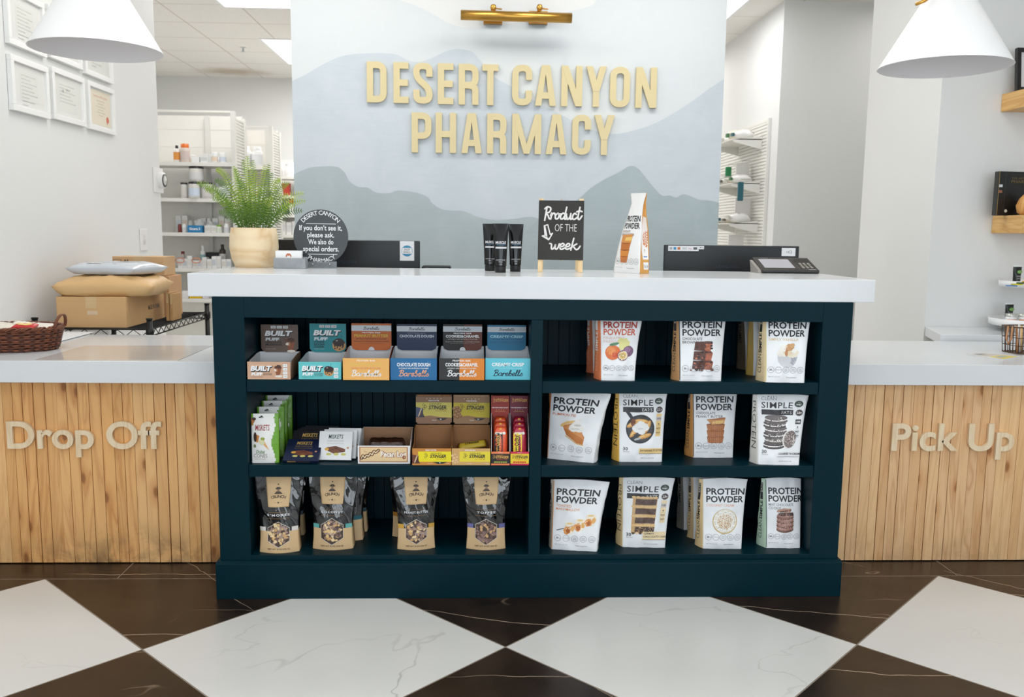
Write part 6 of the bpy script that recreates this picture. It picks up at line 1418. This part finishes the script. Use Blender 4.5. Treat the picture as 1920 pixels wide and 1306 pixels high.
# ------------------------------------------------------------------ right end: back counter, floating shelves, displays
YR = 1.3; ZB = .789
P1 = U(1731, 613.5, Z=ZB); P2 = U(1777, 637.5, Z=ZB)
dv = (P2-P1).normalized(); P0 = Vector((2.195, YR-.002)); tt = (P0.y-.955)/-dv.y; P3 = Vector((P0.x+dv.x*tt, .955))
bc_ = thing('back_counter', 'white back counter with a slanted end in the right corner', 'counter', (0, 0, 0))
MB().prism([(P0.x, P0.y), (P3.x, P3.y), (4.4, .955), (4.4, YR-.002)], ZB-.045, ZB).build('worktop', QUARTZ, bc_, bevel=.002)
MB().prism([(P0.x+.05, P0.y), (P3.x+.05, P3.y+.03), (4.3, .99), (4.3, YR-.002)], 0, ZB-.046).build('cabinet_body', M((226, 222, 214), .5), bc_)
OAK = wood_material((222, 178, 112), (202, 150, 84), 0, .8); OAK2 = wood_material((224, 182, 118), (206, 156, 90), 1, .8)
def wshelf(px, yt, yb, label):
    a, b = U(px, yb, Y=YR), U(px+4, yt, Y=YR); z1 = U(px+2, yt, Y=YR).z
    o = box((a.x, YR-.235, a.z), (a.x+1.1, YR-.0015, z1)).build('floating_shelf', OAK2, bevel=.0012); tag(o, label, 'shelf'); return a.x, z1
sx1, sz1 = wshelf(1876, 177, 210, 'upper pale wood floating shelf on the right wall')
sx2, sz2 = wshelf(1858, 404.5, 437, 'lower pale wood floating shelf on the right wall')
a = U(1907, 168, Y=YR-.10)
pf = thing('framed_photo', 'black photo frame standing on the upper wood shelf', 'picture frame', (a.x, YR-.10, sz1+.0006)); pf.rotation_euler = (-.12, 0, 0)
hF = U(1913, 90, Y=YR-.06).z-sz1
m = MB()
for q0, q1 in (((0, 0), (.3, .02)), ((0, hF-.02), (.3, hF)), ((0, .02), (.02, hF-.02)), ((.28, .02), (.3, hF-.02))): m.box((q0[0], 0, q0[1]), (q1[0], .02, q1[1]))
m.build('frame', M((24, 24, 24), .3), pf, bevel=.001); box((.02, .008, .02), (.28, .012, hF-.02)).build('picture', M((224, 224, 226), .3), pf)
# black book with its spine and cover towards the shop
ba_ = U(1868.5, 402, Y=YR-.13); bz = U(1880, 321, Y=YR-.13).z-sz2
bk_ = thing('book', 'large black hardback book standing on the lower wood shelf', 'book', (ba_.x, YR-.125, sz2+.0006), .10)
BKM = M((16, 17, 17), .35)
box((0, 0, 0), (.235, .004, bz)).build('front_cover', BKM, bk_, bevel=.001); box((0, .026, 0), (.235, .030, bz)).build('back_cover', BKM, bk_, bevel=.001); box((0, .004, 0), (.006, .026, bz)).build('spine', M((44, 44, 40), .4), bk_); box((.006, .004, .004), (.228, .026, bz-.004)).build('page_block', M((222, 210, 170), .7), bk_)
q = Pr(); g_ = (120, 100, 50); q.rect(.002, 0, .0045, bz, (150, 128, 60)); q.rect(.004, bz*.64, .022, bz*.70, (206, 208, 212)); q.rect(.004, bz*.51, .022, bz*.57, (150, 96, 72)); q.rect(.034, .003, .037, bz-.003, (40, 46, 40)); q.rect(.034, bz-.014, .23, bz-.012, (40, 46, 40)); q.disc(.048, bz*.1, .0075, .0075, (206, 202, 190)); q.text('PHARMACY', .065, bz*.74, .014, g_, w=.14); q.text('THE ART OF', .065, bz*.83, .008, g_, w=.09)
q.build('cover_print', flat(), bk_, 3e-4)
vz = U(1917, 402, Y=YR-.19)
vv = U(1908, 383, Y=YR-.19); vh = U(1916, 362, Y=YR-.19).z-sz2
tag(MB().lathe([(.03, 0), (.045, .012), (.052, vh*.42), (.04, vh*.75), (.022, vh*.95), (.02, vh), (.016, vh)], 28).build('wooden_vase', wood_material((216, 162, 92), (196, 136, 70), 2, 1), None, (vv.x+.052, YR-.19, sz2+.0006)), 'rounded honey coloured wood vase in front of the black book', 'vase')
# two tier round stand
tl = U(1862, 603, Y=1.13); tu = U(1880, 530, Y=1.13); RT_ = .165
stx = tl.x+RT_; zl = U(1880, 614, Y=1.0).z-ZB; zl = max(.012, U(1900, 615, Y=1.13-RT_*.8).z-ZB); zu = U(1900, 540, Y=1.13-.1).z-ZB; ru = stx-tu.x
ts = thing('tiered_stand', 'white two tier round display stand on the right back counter', 'display stand', (stx, 1.125, ZB+.0005))
def tray(r_, z, h): return MB().lathe([(r_-.012, z), (r_, z+.004), (r_+.002, z+h), (r_-.002, z+h), (r_-.005, z+.008), (.0, z+.008)], 48).build('tray', M((238, 239, 240), .3), ts)
tray(RT_, zl, .034); tray(ru, zu, .030)
MB().tube([(0, 0, 0), (0, 0, zu+.02)], .012, 14).build('pole', WHITE, ts); MB().lathe([(.08, 0), (.08, .006), (.02, max(.012, zl))], 28).build('foot', WHITE, ts)
def greentube(x, y, z, label, h=.085):
    t = thing('cream_tube', label, 'tube', (x, y, z+.0005)); k = M((22, 26, 24), .35)
    MB().lathe([(.013, 0), (.0135, .018)], 16).build('cap', M((20, 22, 20), .4), t)
    MB().grid(lambda u, v: Vector(((.0155+.006*v)*math.cos(2*PI*u), (.0155*(1-v**1.5)+.001)*math.sin(2*PI*u), .018+(h-.018)*v)), 20, 10, mf=lambda u, v: k if v < .92 else M((222, 224, 222), .4)).build('tube_body', None, t, weld=True)
    q = Pr(); q.disc(.001, h*.68, .0125, .0085, (74, 120, 52), n=18); q.disc(.001, h*.68, .0108, .0068, (120, 164, 84), n=18); q.text('HAND', 0, h*.44, .006, (214, 214, 214), w=.022, al='C'); q.text('CREAM', 0, h*.34, .004, (200, 200, 200), w=.018, al='C'); q.build('tube_print', lambda x_, y_, o_: (x_, -.0165-o_, y_), t, 6e-4); return t
gx = U(1912, 512, Y=1.05); greentube(gx.x, 1.07, ZB+.0005+zu+.008, 'dark tube with a green oval label on the upper tier of the round stand', .095)
gx = U(1907, 590, Y=1.15); greentube(gx.x-.012, 1.195, ZB+.0005+zl+.008, 'dark tube with a green oval label on the lower tier behind the jars', .092)
for i, (px, py) in enumerate(((1893, 594), (1913, 595))):
    c = U(px, py, Y=1.05+.01*i); t = thing('small_jar', ('small clear jar with a salmon label on the lower tier, left one', 'small clear jar with a salmon label on the lower tier, right one')[i], 'jar', (c.x+.016, 1.065, ZB+.0005+zl+.0085))
    MB().lathe([(.023, 0), (.0245, .003), (.0245, .036), (.02, .040)], 24).build('glass', M((226, 228, 228), .12), t); MB().lathe([(.0235, 0), (.0235, .011), (.0, .0115)], 24).build('lid', M((196, 198, 190), .3, metal=.4), t, (0, 0, .0405))
    MB().grid(lambda u, v: Vector((.0249*math.sin((u-.5)*2.4), -.0249*math.cos((u-.5)*2.4), .008+.02*v)), 10, 1, M((232, 170, 140), .5)).build('label', None, t)
for i in range(4):
    c = U(1902+i*9, 523, Y=1.0); o = box((-.022, -.012, 0), (.022, .012, .006)).build('snack_sachet', M(((90, 130, 190), (214, 200, 60), (60, 90, 50), (226, 176, 60))[i], .35), None, (c.x, 1.018-.004*i, ZB+.0005+zu+.0085+.0065*i*.98), bevel=.002); o.rotation_euler = (0, 0, .15*i-.2)
    tag(o, ('blue', 'yellow', 'dark green', 'amber')[i]+' flat sachet on the upper tier of the round stand', 'sachet')
# leaflets and a wire basket of pens on the pick up counter
lf = [U(1812, 664.5, Z=ZS), U(1880, 675.5, Z=ZS), U(1917, 669, Z=ZS), U(1842, 662, Z=ZS)]
o = MB().prism([(p.x, p.y) for p in lf][::1], ZS+.0004, ZS+.0028).build('magazine', M((222, 222, 220), .3)); tag(o, 'glossy magazine lying flat on the pick up counter', 'magazine')
q = Pr(); l2 = [Vector((p.x, p.y)) for p in lf]
def bil(u, v): return (l2[0].lerp(l2[1], u)).lerp(l2[3].lerp(l2[2], u), v)
for u0, u1, v0, v1, c in ((.05, .5, .1, .9, (206, 196, 186)), (.55, .95, .15, .85, (226, 206, 96)), (.1, .3, .2, .6, (150, 150, 156)), (.62, .8, .3, .7, (170, 180, 190))):
    q.poly([tuple(bil(u, v)) for u, v in ((u0, v0), (u1, v0), (u1, v1), (u0, v1))], c)
q.build('cover_print', lambda x, y, o_: (x, y, ZS+.0028+o_), o, 1e-4)
wb0 = U(1900, 664, Z=ZS); wy = wb0.y+.05
wb = thing('wire_basket', 'small rusty wire basket on the pick up counter at the right edge', 'basket', (wb0.x+.075, wy, ZS+.0006), .12)
RU = M((96, 74, 56), .5, metal=.5); g = MB(); bh = U(1903, 614, Y=wy-.05).z-ZS
for i in range(9):
    x = -.07+.14*i/8
    for y in (-.05, .05): g.tube([(x*.9, y*.9, .002), (x, y, bh)], .0015, 5)
for i in range(7):
    y = -.05+.1*i/6
    for x in (-.07, .07): g.tube([(x*.9, y*.9, .002), (x, y, bh)], .0015, 5)
for z, w_ in ((.002, .0022), (bh*.3, .0015), (bh*.6, .0015), (bh, .0028)):
    f_ = .9+.1*z/bh; g.tube([(-.07*f_, -.05*f_, z), (.07*f_, -.05*f_, z), (.07*f_, .05*f_, z), (-.07*f_, .05*f_, z)], w_, 5, closed=True)
g.box((-.063, -.045, 0), (.063, .045, .0015)); g.build('wire_cage', RU, wb)
MB().tube([(-.071, -.012, bh), (-.074, -.014, bh*.55), (-.074, .0, bh*.35), (-.074, .014, bh*.55), (-.071, .012, bh)], .0035, 6).build('loop_handle', M((196, 140, 96), .6), wb)
for i in range(6):
    a_ = Vector((wb0.x+.035+.015*i, wy-.02+.012*(i % 3), ZS+.004)); o = MB().tube([a_, a_+Vector((.012*(i-2)*.3, .01, bh*(.98+.05*(i % 2)))), ], .0042, 8).build('pen', M(((200, 140, 90), (214, 214, 214), (222, 180, 120))[i % 3], .4))
    tag(o, ('tan pen standing in the wire basket', 'white pen standing in the wire basket', 'light wood pen standing in the wire basket')[i % 3], 'pen', 'pens in the wire basket')
# ------------------------------------------------------------------ slat wall with hanging stock in the dispensary
XS = 2.262
n0 = U(1447, 222, X=XS); n1 = U(1356, 252, X=XS)
ya, zt = n0.y+.005, n0.z
sl = thing('slat_panel', 'white slat wall panel with brackets behind the right of the mural', 'display panel', (XS, ya, 0)); L_ = 2.2
m = MB(); m.box((-.012, 0, .5), (-.001, L_, zt))
z = .5
while z < zt-.03: m.box((-.022, 0, z), (-.012, L_, z+.018)); z += .0255
m.box((-.026, -.006, .5), (-.001, .012, zt+.004)); m.box((-.024, 0, zt-.02), (-.001, L_, zt+.004)); m.build('slats', M((232, 231, 226), .5), sl)
for i, (px, py) in enumerate(((1436, 265), (1432, 348), (1428, 423))):
    c = U(px, py, X=XS); dy = c.y-ya
    for k in range(2):
        y = dy+.02+.62*k
        MB().prism([(-.024, c.z+.04), (-.024, c.z-.06), (-.25, c.z-.005), (-.26, c.z+.012)][::1], y, y+.004, 'y').build('shelf_bracket', M((228, 227, 222), .4), sl)
    sb = MB().box((-.26, dy+.02, c.z+.013), (-.026, dy+.66, c.z+.02)).build('wire_tray', M((226, 224, 216), .4), sl)
    rnd = random.Random(40+i)
    for j in range(4):
        yy = c.y+.085+.145*j; hgt = rnd.uniform(.05, .09); cc = ((232, 231, 228), (214, 206, 192), (228, 226, 222), (206, 208, 204))[j]
        nme = ('white', 'beige', 'off white', 'pale grey')[j]
        g = MB(); pf_ = lambda u, v: Vector((-.01+.085*math.cos(2*PI*u)*math.sin(PI*v)**.6*(1+.2*noise.noise(Vector((u*3, v*2, j+i*5)))), .05*math.sin(2*PI*u)*math.sin(PI*v)**.6, hgt*(1-math.cos(PI*v))/2*(1+.25*noise.noise(Vector((math.cos(2*PI*u)*2, math.sin(2*PI*u)*2, j*3+i)))))); g.grid(pf_, 20, 12); o = g.build('stock_bag', M(cc, .3, bump=.25, bscale=20), None, (XS-.145, yy, c.z+.0206), weld=True)
        tag(o, '%s packet of stock on the %s bracket tray of the slat wall, %s' % (nme, ('top', 'middle', 'bottom')[i], ('nearest', 'second', 'third', 'farthest')[j]), 'packet')
        for kx in range(1):
            l = MB().box((-.108, -.03, hgt*.35), (-.090, .02, hgt*.7)); lo = l.build('label', M(((40, 90, 100), (60, 110, 70), (190, 190, 180), (90, 84, 70))[(i+j) % 4], .5), o)
def hang(px, py, w_, h_, col, label, Y):
    c = U(px, py, Y=Y); g = MB().box((-w_/2, -.012, -h_), (w_/2, .012, 0)); o = g.build('hanging_packet', M(col, .3, bump=.2, bscale=18), None, (c.x, Y, c.z), bevel=.006); tag(o, label, 'packet', None)
    MB().tube([(0, 0, 0), (0, .0, .02), (XS-.03-c.x, 0, .024)], .002, 5).build('hook', CHROME, o)
hang(1392, 306, .11, .14, (236, 236, 234), 'white packet hanging under the top bracket of the slat wall', 4.35)
hang(1366, 313, .05, .075, (40, 140, 88), 'bright green packet hanging on the slat wall', 4.5)
hang(1389, 341, .045, .145, (36, 96, 108), 'teal packet hanging from the middle bracket of the slat wall', 3.96)
hang(1393, 372, .13, .16, (234, 232, 230), 'white packet hanging under the middle bracket of the slat wall', 4.3)
hang(1380, 440, .13, .18, (226, 224, 222), 'pale packet hanging under the bottom bracket of the slat wall', 4.35)
# ------------------------------------------------------------------ ceiling lights and sprinkler of the dispensary
EM = M((240, 246, 255), .5, emit=1.6)
for x, y, lb in ((-1.7, 3.75, 'long ceiling light panel nearest the mural on the left'), (-1.7, 6.1, 'long ceiling light panel farther back on the left'), (1.7, 3.78, 'long ceiling light panel right of the mural')):
    t = thing('ceiling_light', lb, 'ceiling light', (x, y, H)); m = MB()
    for a_, b_ in (((-.305, -.61), (.305, -.59)), ((-.305, .59), (.305, .61)), ((-.305, -.59), (-.285, .59)), ((.285, -.59), (.305, .59))): m.box((a_[0], a_[1], -.008), (b_[0], b_[1], -.0005))
    m.build('frame', WHITE, t); box((-.285, -.59, -.006), (.285, .59, -.001)).build('diffuser', EM, t)
tf = MB()
for x, y, a_, b_ in ((-1.0, -.75, .6, .3), (1.5, -.75, .6, .3), (-1.0, -3.0, .6, .3), (1.5, -3.0, .6, .3), (1.7, 6.1, .3, .6), (3.3, 3.0, .3, .6), (0, 5.7, .3, .6), (-3.45, 4.7, .3, .6), (-.9, 1.15, .6, .25), (.9, 1.15, .6, .25)):
    for q0, q1 in (((-a_-.02, -b_-.02), (a_+.02, -b_)), ((-a_-.02, b_), (a_+.02, b_+.02)), ((-a_-.02, -b_), (-a_, b_)), ((a_, -b_), (a_+.02, b_))): tf.box((x+q0[0], y+q0[1], H-.04), (x+q1[0], y+q1[1], H-.0003))
tf.build('unseen_lamp_frames', WHITE, bpy.data.objects['ceiling'])  # frames added around lamps out of view, the fill lamps included
c = U(456, 95, Z=H-.03)
sp_ = thing('ceiling_sprinkler', 'small metal sprinkler head on the dispensary ceiling', 'sprinkler', (c.x, c.y, H)); MB().lathe([(.035, -.004), (.03, -.001)], 20).build('escutcheon', WHITE, sp_); MB().lathe([(.004, -.045), (.02, -.043), (.02, -.04), (.008, -.036), (.008, -.004)], 14).build('sprinkler_head', CHROME, sp_)
# ------------------------------------------------------------------ dispensary shelving with medicine stock
SHW = M((228, 227, 222), .45); UPR = M((222, 221, 216), .45)
def unit(x0, x1, Y, d, zs, zt, label):
    t = thing('shelving_unit', label, 'shelving', ((x0+x1)/2, Y, 0)); a = (x1-x0)/2
    for s in (-1, 1):
        m = MB(); m.box((s*a-.03 if s > 0 else -a, 0, 0), (s*a if s > 0 else -a+.03, .05, zt)); m.box((s*a-.03 if s > 0 else -a, d-.05, 0), (s*a if s > 0 else -a+.03, d, zt-.02))
        z = .7
        while z < zt-.06: m.box((s*a-.022 if s > 0 else -a+.008, .05, z), (s*a-.008 if s > 0 else -a+.022, d-.05, z+.014)); z += .024
        m.build('slotted_end_frame', UPR, t)
    m = MB(); m.box((-a+.03, d-.02, 0), (a-.03, d-.008, zt))
    z = .34
    while z < zt: m.box((-a+.03, d-.022, z), (a-.03, d-.02, z+.004)); z += .14
    m.box((-a+.03, .0, zt-.015), (a-.03, .03, zt)); m.build('back_panel', M((236, 234, 228), .6), t)
    g = MB()
    for xx in (-a*.45, a*.5):
        g.box((xx-.018, d-.05, .1), (xx+.018, d-.022, zt))
        for k in range(int((zt-.2)/.05)): g.box((xx-.004, d-.0515, .16+.05*k), (xx+.004, d-.0501, .185+.05*k), M((150, 148, 142), .6))
    if g.mats: g.mats = [UPR]+[q for q in g.mats if q is not UPR]
    g.build('slotted_strip', UPR, t)
    for z in zs: box((-a+.03, .01, z-.028), (a-.03, d-.052, z)).build('shelf_board', SHW, t, bevel=.001)
    return t
YA = 4.15; zA = [U(380, y, Y=YA).z for y in (304, 371.5, 436, 503, 560)]
xa1 = U(434, 300, Y=YA).x
def ztop(px, py, Y): return U(px, py, Y=Y).z
unit(-3.1, xa1+.03, YA, .36, zA, ztop(400, 207, YA), 'tall white shelving unit packed with medicine left of the mural')
YBk = 5.35; xb1 = U(505, 300, Y=YBk).x
zB = [U(520, y, Y=YBk).z for y in (312, 372, 434, 497, 560)]
unit(U(412, 300, Y=YBk).x, xb1+.03, YBk, .36, zB, ztop(490, 236, YBk), 'white shelving unit standing farther back behind the fern')
YC_ = 6.2; zC_ = [U(535, y, Y=YC_).z for y in (330, 366, 402, 440, 503)]
unit(U(480, 300, Y=YC_).x, .3, YC_, .36, zC_, ztop(540, 300, YC_), 'low white shelving unit partly hidden behind the mural edge')
WB = M((236, 237, 237), .35); GRP_ = 'medicine stock on the dispensary shelves'
def bottle(px, wpx, hpx, z, Y, label, body, capc, dy=.06, lab=None, neck=.8, capf=.18, group=GRP_, kind='bottle'):
    c = U(px, 400, Y=Y+dy); k = (Y+dy-EYE.y)/F; r_ = wpx*k/2*.96; h = hpx*k
    t = thing('medicine_'+kind, label, kind, (c.x, Y+dy, z+.0005), 0, group)
    MB().lathe([(r_*.95, 0), (r_, h*.02), (r_, h*(.92-capf)), (r_*neck, h*(1-capf))], 18).build(kind+'_body', M(body, .3), t)
    MB().lathe([(r_*neck*1.02, h*(1-capf)), (r_*neck*1.02, h*.99), (r_*neck*.9, h)], 18).build('cap', M(capc, .35), t)
    if lab:
        MB().grid(lambda u, v: Vector((r_*1.012*math.sin((u-.5)*2.8), -r_*1.012*math.cos((u-.5)*2.8), h*(.14+.46*v))), 10, 1, M(lab, .5)).build('label', None, t)
    return t
def pack(px, wpx, hpx, z, Y, label, col, dy=.05, d=.08, lab=None, text=None, tc=(240, 240, 240), group=GRP_, name='medicine_box'):
    c = U(px, 400, Y=Y+dy); k = (Y+dy-EYE.y)/F; w = wpx*k*.97; h = hpx*k
    t = thing(name, label, 'box', (c.x, Y+dy, z+.0005), 0, group); box((-w/2, 0, 0), (w/2, d, h)).build('carton', M(col, .5), t, bevel=.0008)
    if lab or text:
        q = Pr()
        if lab: q.rect(-w*.42, h*.25, w*.42, h*.75, lab)
        if text: q.text(text, 0, h*.36, h*.34, tc, w=w*.74, al='C', bold=.03)
        q.build('label', flat(), t, 4e-4)
    return t
WHT_ = (232, 233, 233)
# unit nearest the wall, top stocked shelf
z = zA[0]
bottle(336, 13, 30, z, YA, 'clear pump bottle with an orange label and black cap at the wall corner', (226, 224, 220), (24, 24, 24), lab=(226, 150, 70), neck=.4)
bottle(351, 18, 33, z, YA, 'tall jar with a bright orange lid on the highest stocked shelf', (214, 200, 190), (222, 112, 36), lab=(206, 190, 184), neck=.8, capf=.22)
pack(370, 14, 10, z, YA, 'low white box beside the orange lidded jar', WHT_)
pack(386, 14, 13, z, YA, 'white box in the middle of the highest stocked shelf', (226, 227, 226), lab=(206, 208, 210))
bottle(406, 12, 19, z, YA, 'white jar with a pale orange label on the highest stocked shelf', WHT_, WHT_, lab=(226, 206, 186), neck=.9)
bottle(421, 13, 18, z, YA, 'white jar with a blue label at the right of the highest stocked shelf', WHT_, WHT_, lab=(206, 214, 226), neck=.9)
# second shelf
z = zA[1]
KCAP = (26, 28, 30)
for px, w_, h_, lb, dy, l2, zz in ((347, 13, 28, 'pale jar with a black lid, leftmost of the black lidded jars', .05, (214, 210, 204), 0), (366, 21, 29, 'jar with a black lid and a blue label', .03, (206, 218, 234), 0), (390, 21, 29, 'pale jar with a black lid right of the blue labelled jar', .05, (212, 208, 204), 0)):
    bottle(px, w_, h_, z+zz, YA, lb, (216, 214, 210), KCAP, dy=dy, lab=l2, neck=.96, capf=.12, kind='jar')
jz = z+(29*(YA+.09-EYE.y)/F)+.001
bottle(371, 27, 27, jz, YA, 'wide pale jar with a black lid stacked on other jars', (220, 217, 212), KCAP, dy=.06, lab=(212, 212, 214), neck=.96, capf=.12, kind='jar')
for i, px in enumerate((407, 418, 428)): pack(px, 10.5, 20+2*i, z, YA, 'white box on the second shelf right of the black lidded jars', (228, 228, 226), dy=.06, lab=(206, 210, 214))
pack(340, 13, 8, zA[1]+.20, YA, 'red and white box lying high on the second shelf', (226, 220, 218), dy=.08) if False else None
# third shelf
z = zA[2]
bottle(336, 7, 15, z, YA, 'dark red bottle at the wall end of the eye level shelf', (120, 40, 34), (120, 40, 34))
bottle(345, 9, 15, z, YA, 'white bottle beside the dark red one', WHT_, WHT_, lab=(220, 222, 222))
pack(364, 27, 13, z, YA, 'bright blue box with white lettering on the eye level shelf', (30, 124, 178), dy=.02, text='Omega 3')
bottle(374, 17, 24, z, YA, 'white jug behind the blue box', WHT_, WHT_, dy=.16, neck=.5)
for i, px in enumerate((388, 400)): pack(px, 11.5, 13, z, YA, 'white carton on the eye level shelf between blue box and green capped bottle', (230, 229, 226), dy=.05, lab=(214, 212, 206))
bottle(394, 18, 20, z, YA, 'wide white jug at the back of the eye level shelf', WHT_, WHT_, dy=.17, neck=.5)
bottle(410, 11, 15, z, YA, 'white bottle with a green cap', WHT_, (120, 160, 60), lab=(214, 222, 206), capf=.26)
bottle(424, 10, 17, z, YA, 'white bottle at the right end of the eye level shelf', WHT_, WHT_, lab=(214, 214, 220))
# fourth shelf
z = zA[3]
bottle(378, 10, 40, z, YA, 'white bottle with a teal label standing behind the small cartons', WHT_, WHT_, dy=.15, lab=(150, 196, 202), neck=.5)
pack(396, 26, 28, z, YA, 'black box lying behind the small cartons', (28, 32, 34), dy=.16)
bottle(415, 12, 43, z, YA, 'dark brown bottle with a white label behind the small cartons', (54, 46, 42), (36, 32, 30), dy=.14, lab=(216, 216, 212), neck=.5)
bottle(340, 8, 30, z, YA, 'dark red capped bottle at the wall end of the fourth shelf', (200, 190, 186), (120, 44, 40), dy=.12)
rnd = random.Random(3)
for i in range(11):
    px = 334+i*9.2; pack(px, 8.4, rnd.choice((14, 17, 20, 22)), z, YA, 'small white carton in the front row of the fourth shelf', (rnd.randint(222, 234),)*3, dy=.02+.01*(i % 3), d=.07, lab=((210, 206, 200), (196, 202, 210), (222, 220, 216))[i % 3])
for px in (338, 369):
    g = U(px, 488, Y=YA+.008); o = MB().tube([g+Vector((.035*math.cos(a), -.012, .018*math.sin(a))) for a in [2*PI*i/20 for i in range(20)]], .004, 6, closed=True).build('rubber_band', M((206, 130, 96), .5)); tag(o, 'loose orange rubber loop hanging on the carton row, '+('left one' if px < 350 else 'right one'), 'band')
z = zA[4]
pack(361, 23, 13, z, YA, 'yellow box on the lowest visible shelf under the countertop corner', (226, 186, 30), dy=.03, text='VITAMIN', tc=(150, 110, 20)); pack(380, 12, 15, z, YA, 'lilac white box beside the yellow box', (222, 216, 226), dy=.04); pack(342, 12, 14, z, YA, 'white box left of the yellow box', (230, 230, 228), dy=.04)
# second unit
z = zB[0]
bottle(463, 22, 36, z, YBk, 'large white jug above the fern, left of two', WHT_, WHT_, dy=.08, neck=.7, kind='jug'); bottle(485, 21, 35, z, YBk, 'large white jug above the fern, right of two', WHT_, WHT_, dy=.08, neck=.7, lab=(226, 228, 232), kind='jug')
pack(445, 13, 16, z, YBk, 'pale carton left of the large white jugs', (222, 218, 214), dy=.05, lab=(196, 190, 188))
for r_ in (1, 2, 3):
    for i in range(5):
        px = 446+i*12; (pack if (i+r_) % 2 else bottle)(*((px, 10.5, 18+3*(i % 3), zB[r_], YBk, 'white stock item on the far unit behind the fern fronds', (228, 229, 228)) if (i+r_) % 2 else (px, 10, 20+2*(i % 3), zB[r_], YBk, 'white bottle on the far unit behind the fern fronds', WHT_, WHT_)), dy=.05, lab=((206, 214, 222), (226, 200, 190), (214, 220, 206))[(i+r_) % 3])
# third unit
z = zC_[0]
bottle(524, 17, 25, z, YC_, 'white jug beside the mural edge, left of two', WHT_, WHT_, dy=.06, neck=.7, kind='jug'); bottle(541, 15, 23, z, YC_, 'white jug beside the mural edge, right of two', WHT_, WHT_, dy=.06, neck=.7, kind='jug')
pack(524, 14, 13, zC_[1], YC_, 'white box on the shelf under the two jugs', WHT_, lab=(200, 206, 214)); pack(536, 15, 22, zC_[1], YC_, 'red topped box on the shelf under the two jugs', (196, 60, 50), dy=.06)
bottle(524, 16, 22, zC_[2], YC_, 'round white bottle with a grey label beside the mural edge', WHT_, WHT_, lab=(200, 204, 210)); bottle(537, 9, 14, zC_[2], YC_, 'dark small bottle beside the mural edge', (60, 66, 80), (40, 40, 46)); bottle(547, 9, 28, zC_[2], YC_, 'white bottle with a red cap beside the mural edge', WHT_, (200, 40, 40), capf=.3)
for i in range(4): pack(519+i*11, 10, 23+2*(i % 2), zC_[3], YC_, 'tall white carton on the low far unit beside the mural edge', (230, 230, 229), lab=(214, 216, 218), dy=.04+.005*i)
for i in range(5): pack(515+i*9, 8.4, 20+3*(i % 3), zC_[4], YC_, 'white carton on the lowest far shelf beside the mural edge', (226, 226, 224), lab=(200, 200, 204), dy=.04)

# extra stock: the dense rows of plain white containers
rnd = random.Random(77)
def rowfill(Y, z, pxs, hs, where, dy=.2):
    for i, px in enumerate(pxs):
        h = rnd.choice(hs); c = rnd.randint(222, 236); lab = rnd.choice(((206, 214, 222), (224, 210, 198), (214, 220, 206), (212, 210, 216), (196, 204, 212)))
        if rnd.random() < .5: bottle(px, 10.5, h, z, Y, 'plain white bottle in the back row, '+where, (c, c, c), (c, c, c), dy=dy, lab=lab)
        else: pack(px, 10.5, h, z, Y, 'plain white carton in the back row, '+where, (c, c, c-2), dy=dy-.02, lab=lab)
rowfill(YA, zA[0], [366+11.5*i for i in range(6)], (13, 16, 18), 'of the highest stocked shelf')
rowfill(YA, zA[1], [398+11*i for i in range(4)], (24, 30, 34), 'of the second shelf', .2)
rowfill(YA, zA[2], [334+11.5*i for i in range(9)], (22, 26, 30), 'of the eye level shelf', .23)
rowfill(YA, zA[4], [352+11*i for i in range(7)], (18, 24, 30), 'of the lowest visible shelf', .2)
rowfill(YBk, zB[1], [447+10.5*i for i in range(6)], (24, 28, 32), 'of the far unit behind the fern', .2)
rowfill(YC_, zC_[2], [517+10.5*i for i in range(4)], (20, 24), 'beside the mural edge', .18)

# ------------------------------------------------------------------ printing and fittings belong to the part they sit on
HOLD = {'front_print': ('pouch_body', 'bag_body', 'tray', 'bar_carton'), 'gusset_print': ('pouch_body',), 'lid_print': ('lid',), 'header_print': ('header_panel',), 'label_print': ('header_label',),
        'edge_print': ('bar_carton',), 'box_print': ('carton',), 'box_label': ('carton',), 'packing_tape': ('carton',), 'back_print': ('back_shell',), 'sticker': ('back_shell',), 'sign_print': ('sign_disc',),
        'bolt': ('clear_stand',), 'chalk_lettering': ('slate_board',), 'tube_print': ('tube_body',), 'document': ('mat_board',), 'cover_print': ('front_cover',), 'packet_print': ('packet_body',),
        'wrapper_print': ('wrapper',), 'label': ('bottle_body', 'jar_body', 'jug_body', 'glass', 'carton'), 'dial_face': ('dial_ring',), 'toggle': ('cover_plate',), 'bulb': ('lamp_holder',), 'mount': ('back_shell',), 'screen_and_keys': ('terminal_body',)}
stem = lambda o: o.name.split('.')[0]
for root in [o for o in COL.objects if o.parent is None and o.type == 'EMPTY']:
    kids = list(root.children)
    for k in kids:
        for host in HOLD.get(stem(k), ()):
            h = [q for q in kids if stem(q) == host]
            if h:
                mb_ = h[0].matrix_basis.inverted() @ k.matrix_basis; k.parent = h[0]; k.matrix_basis = mb_; break
bpy.data.objects.remove(_to)
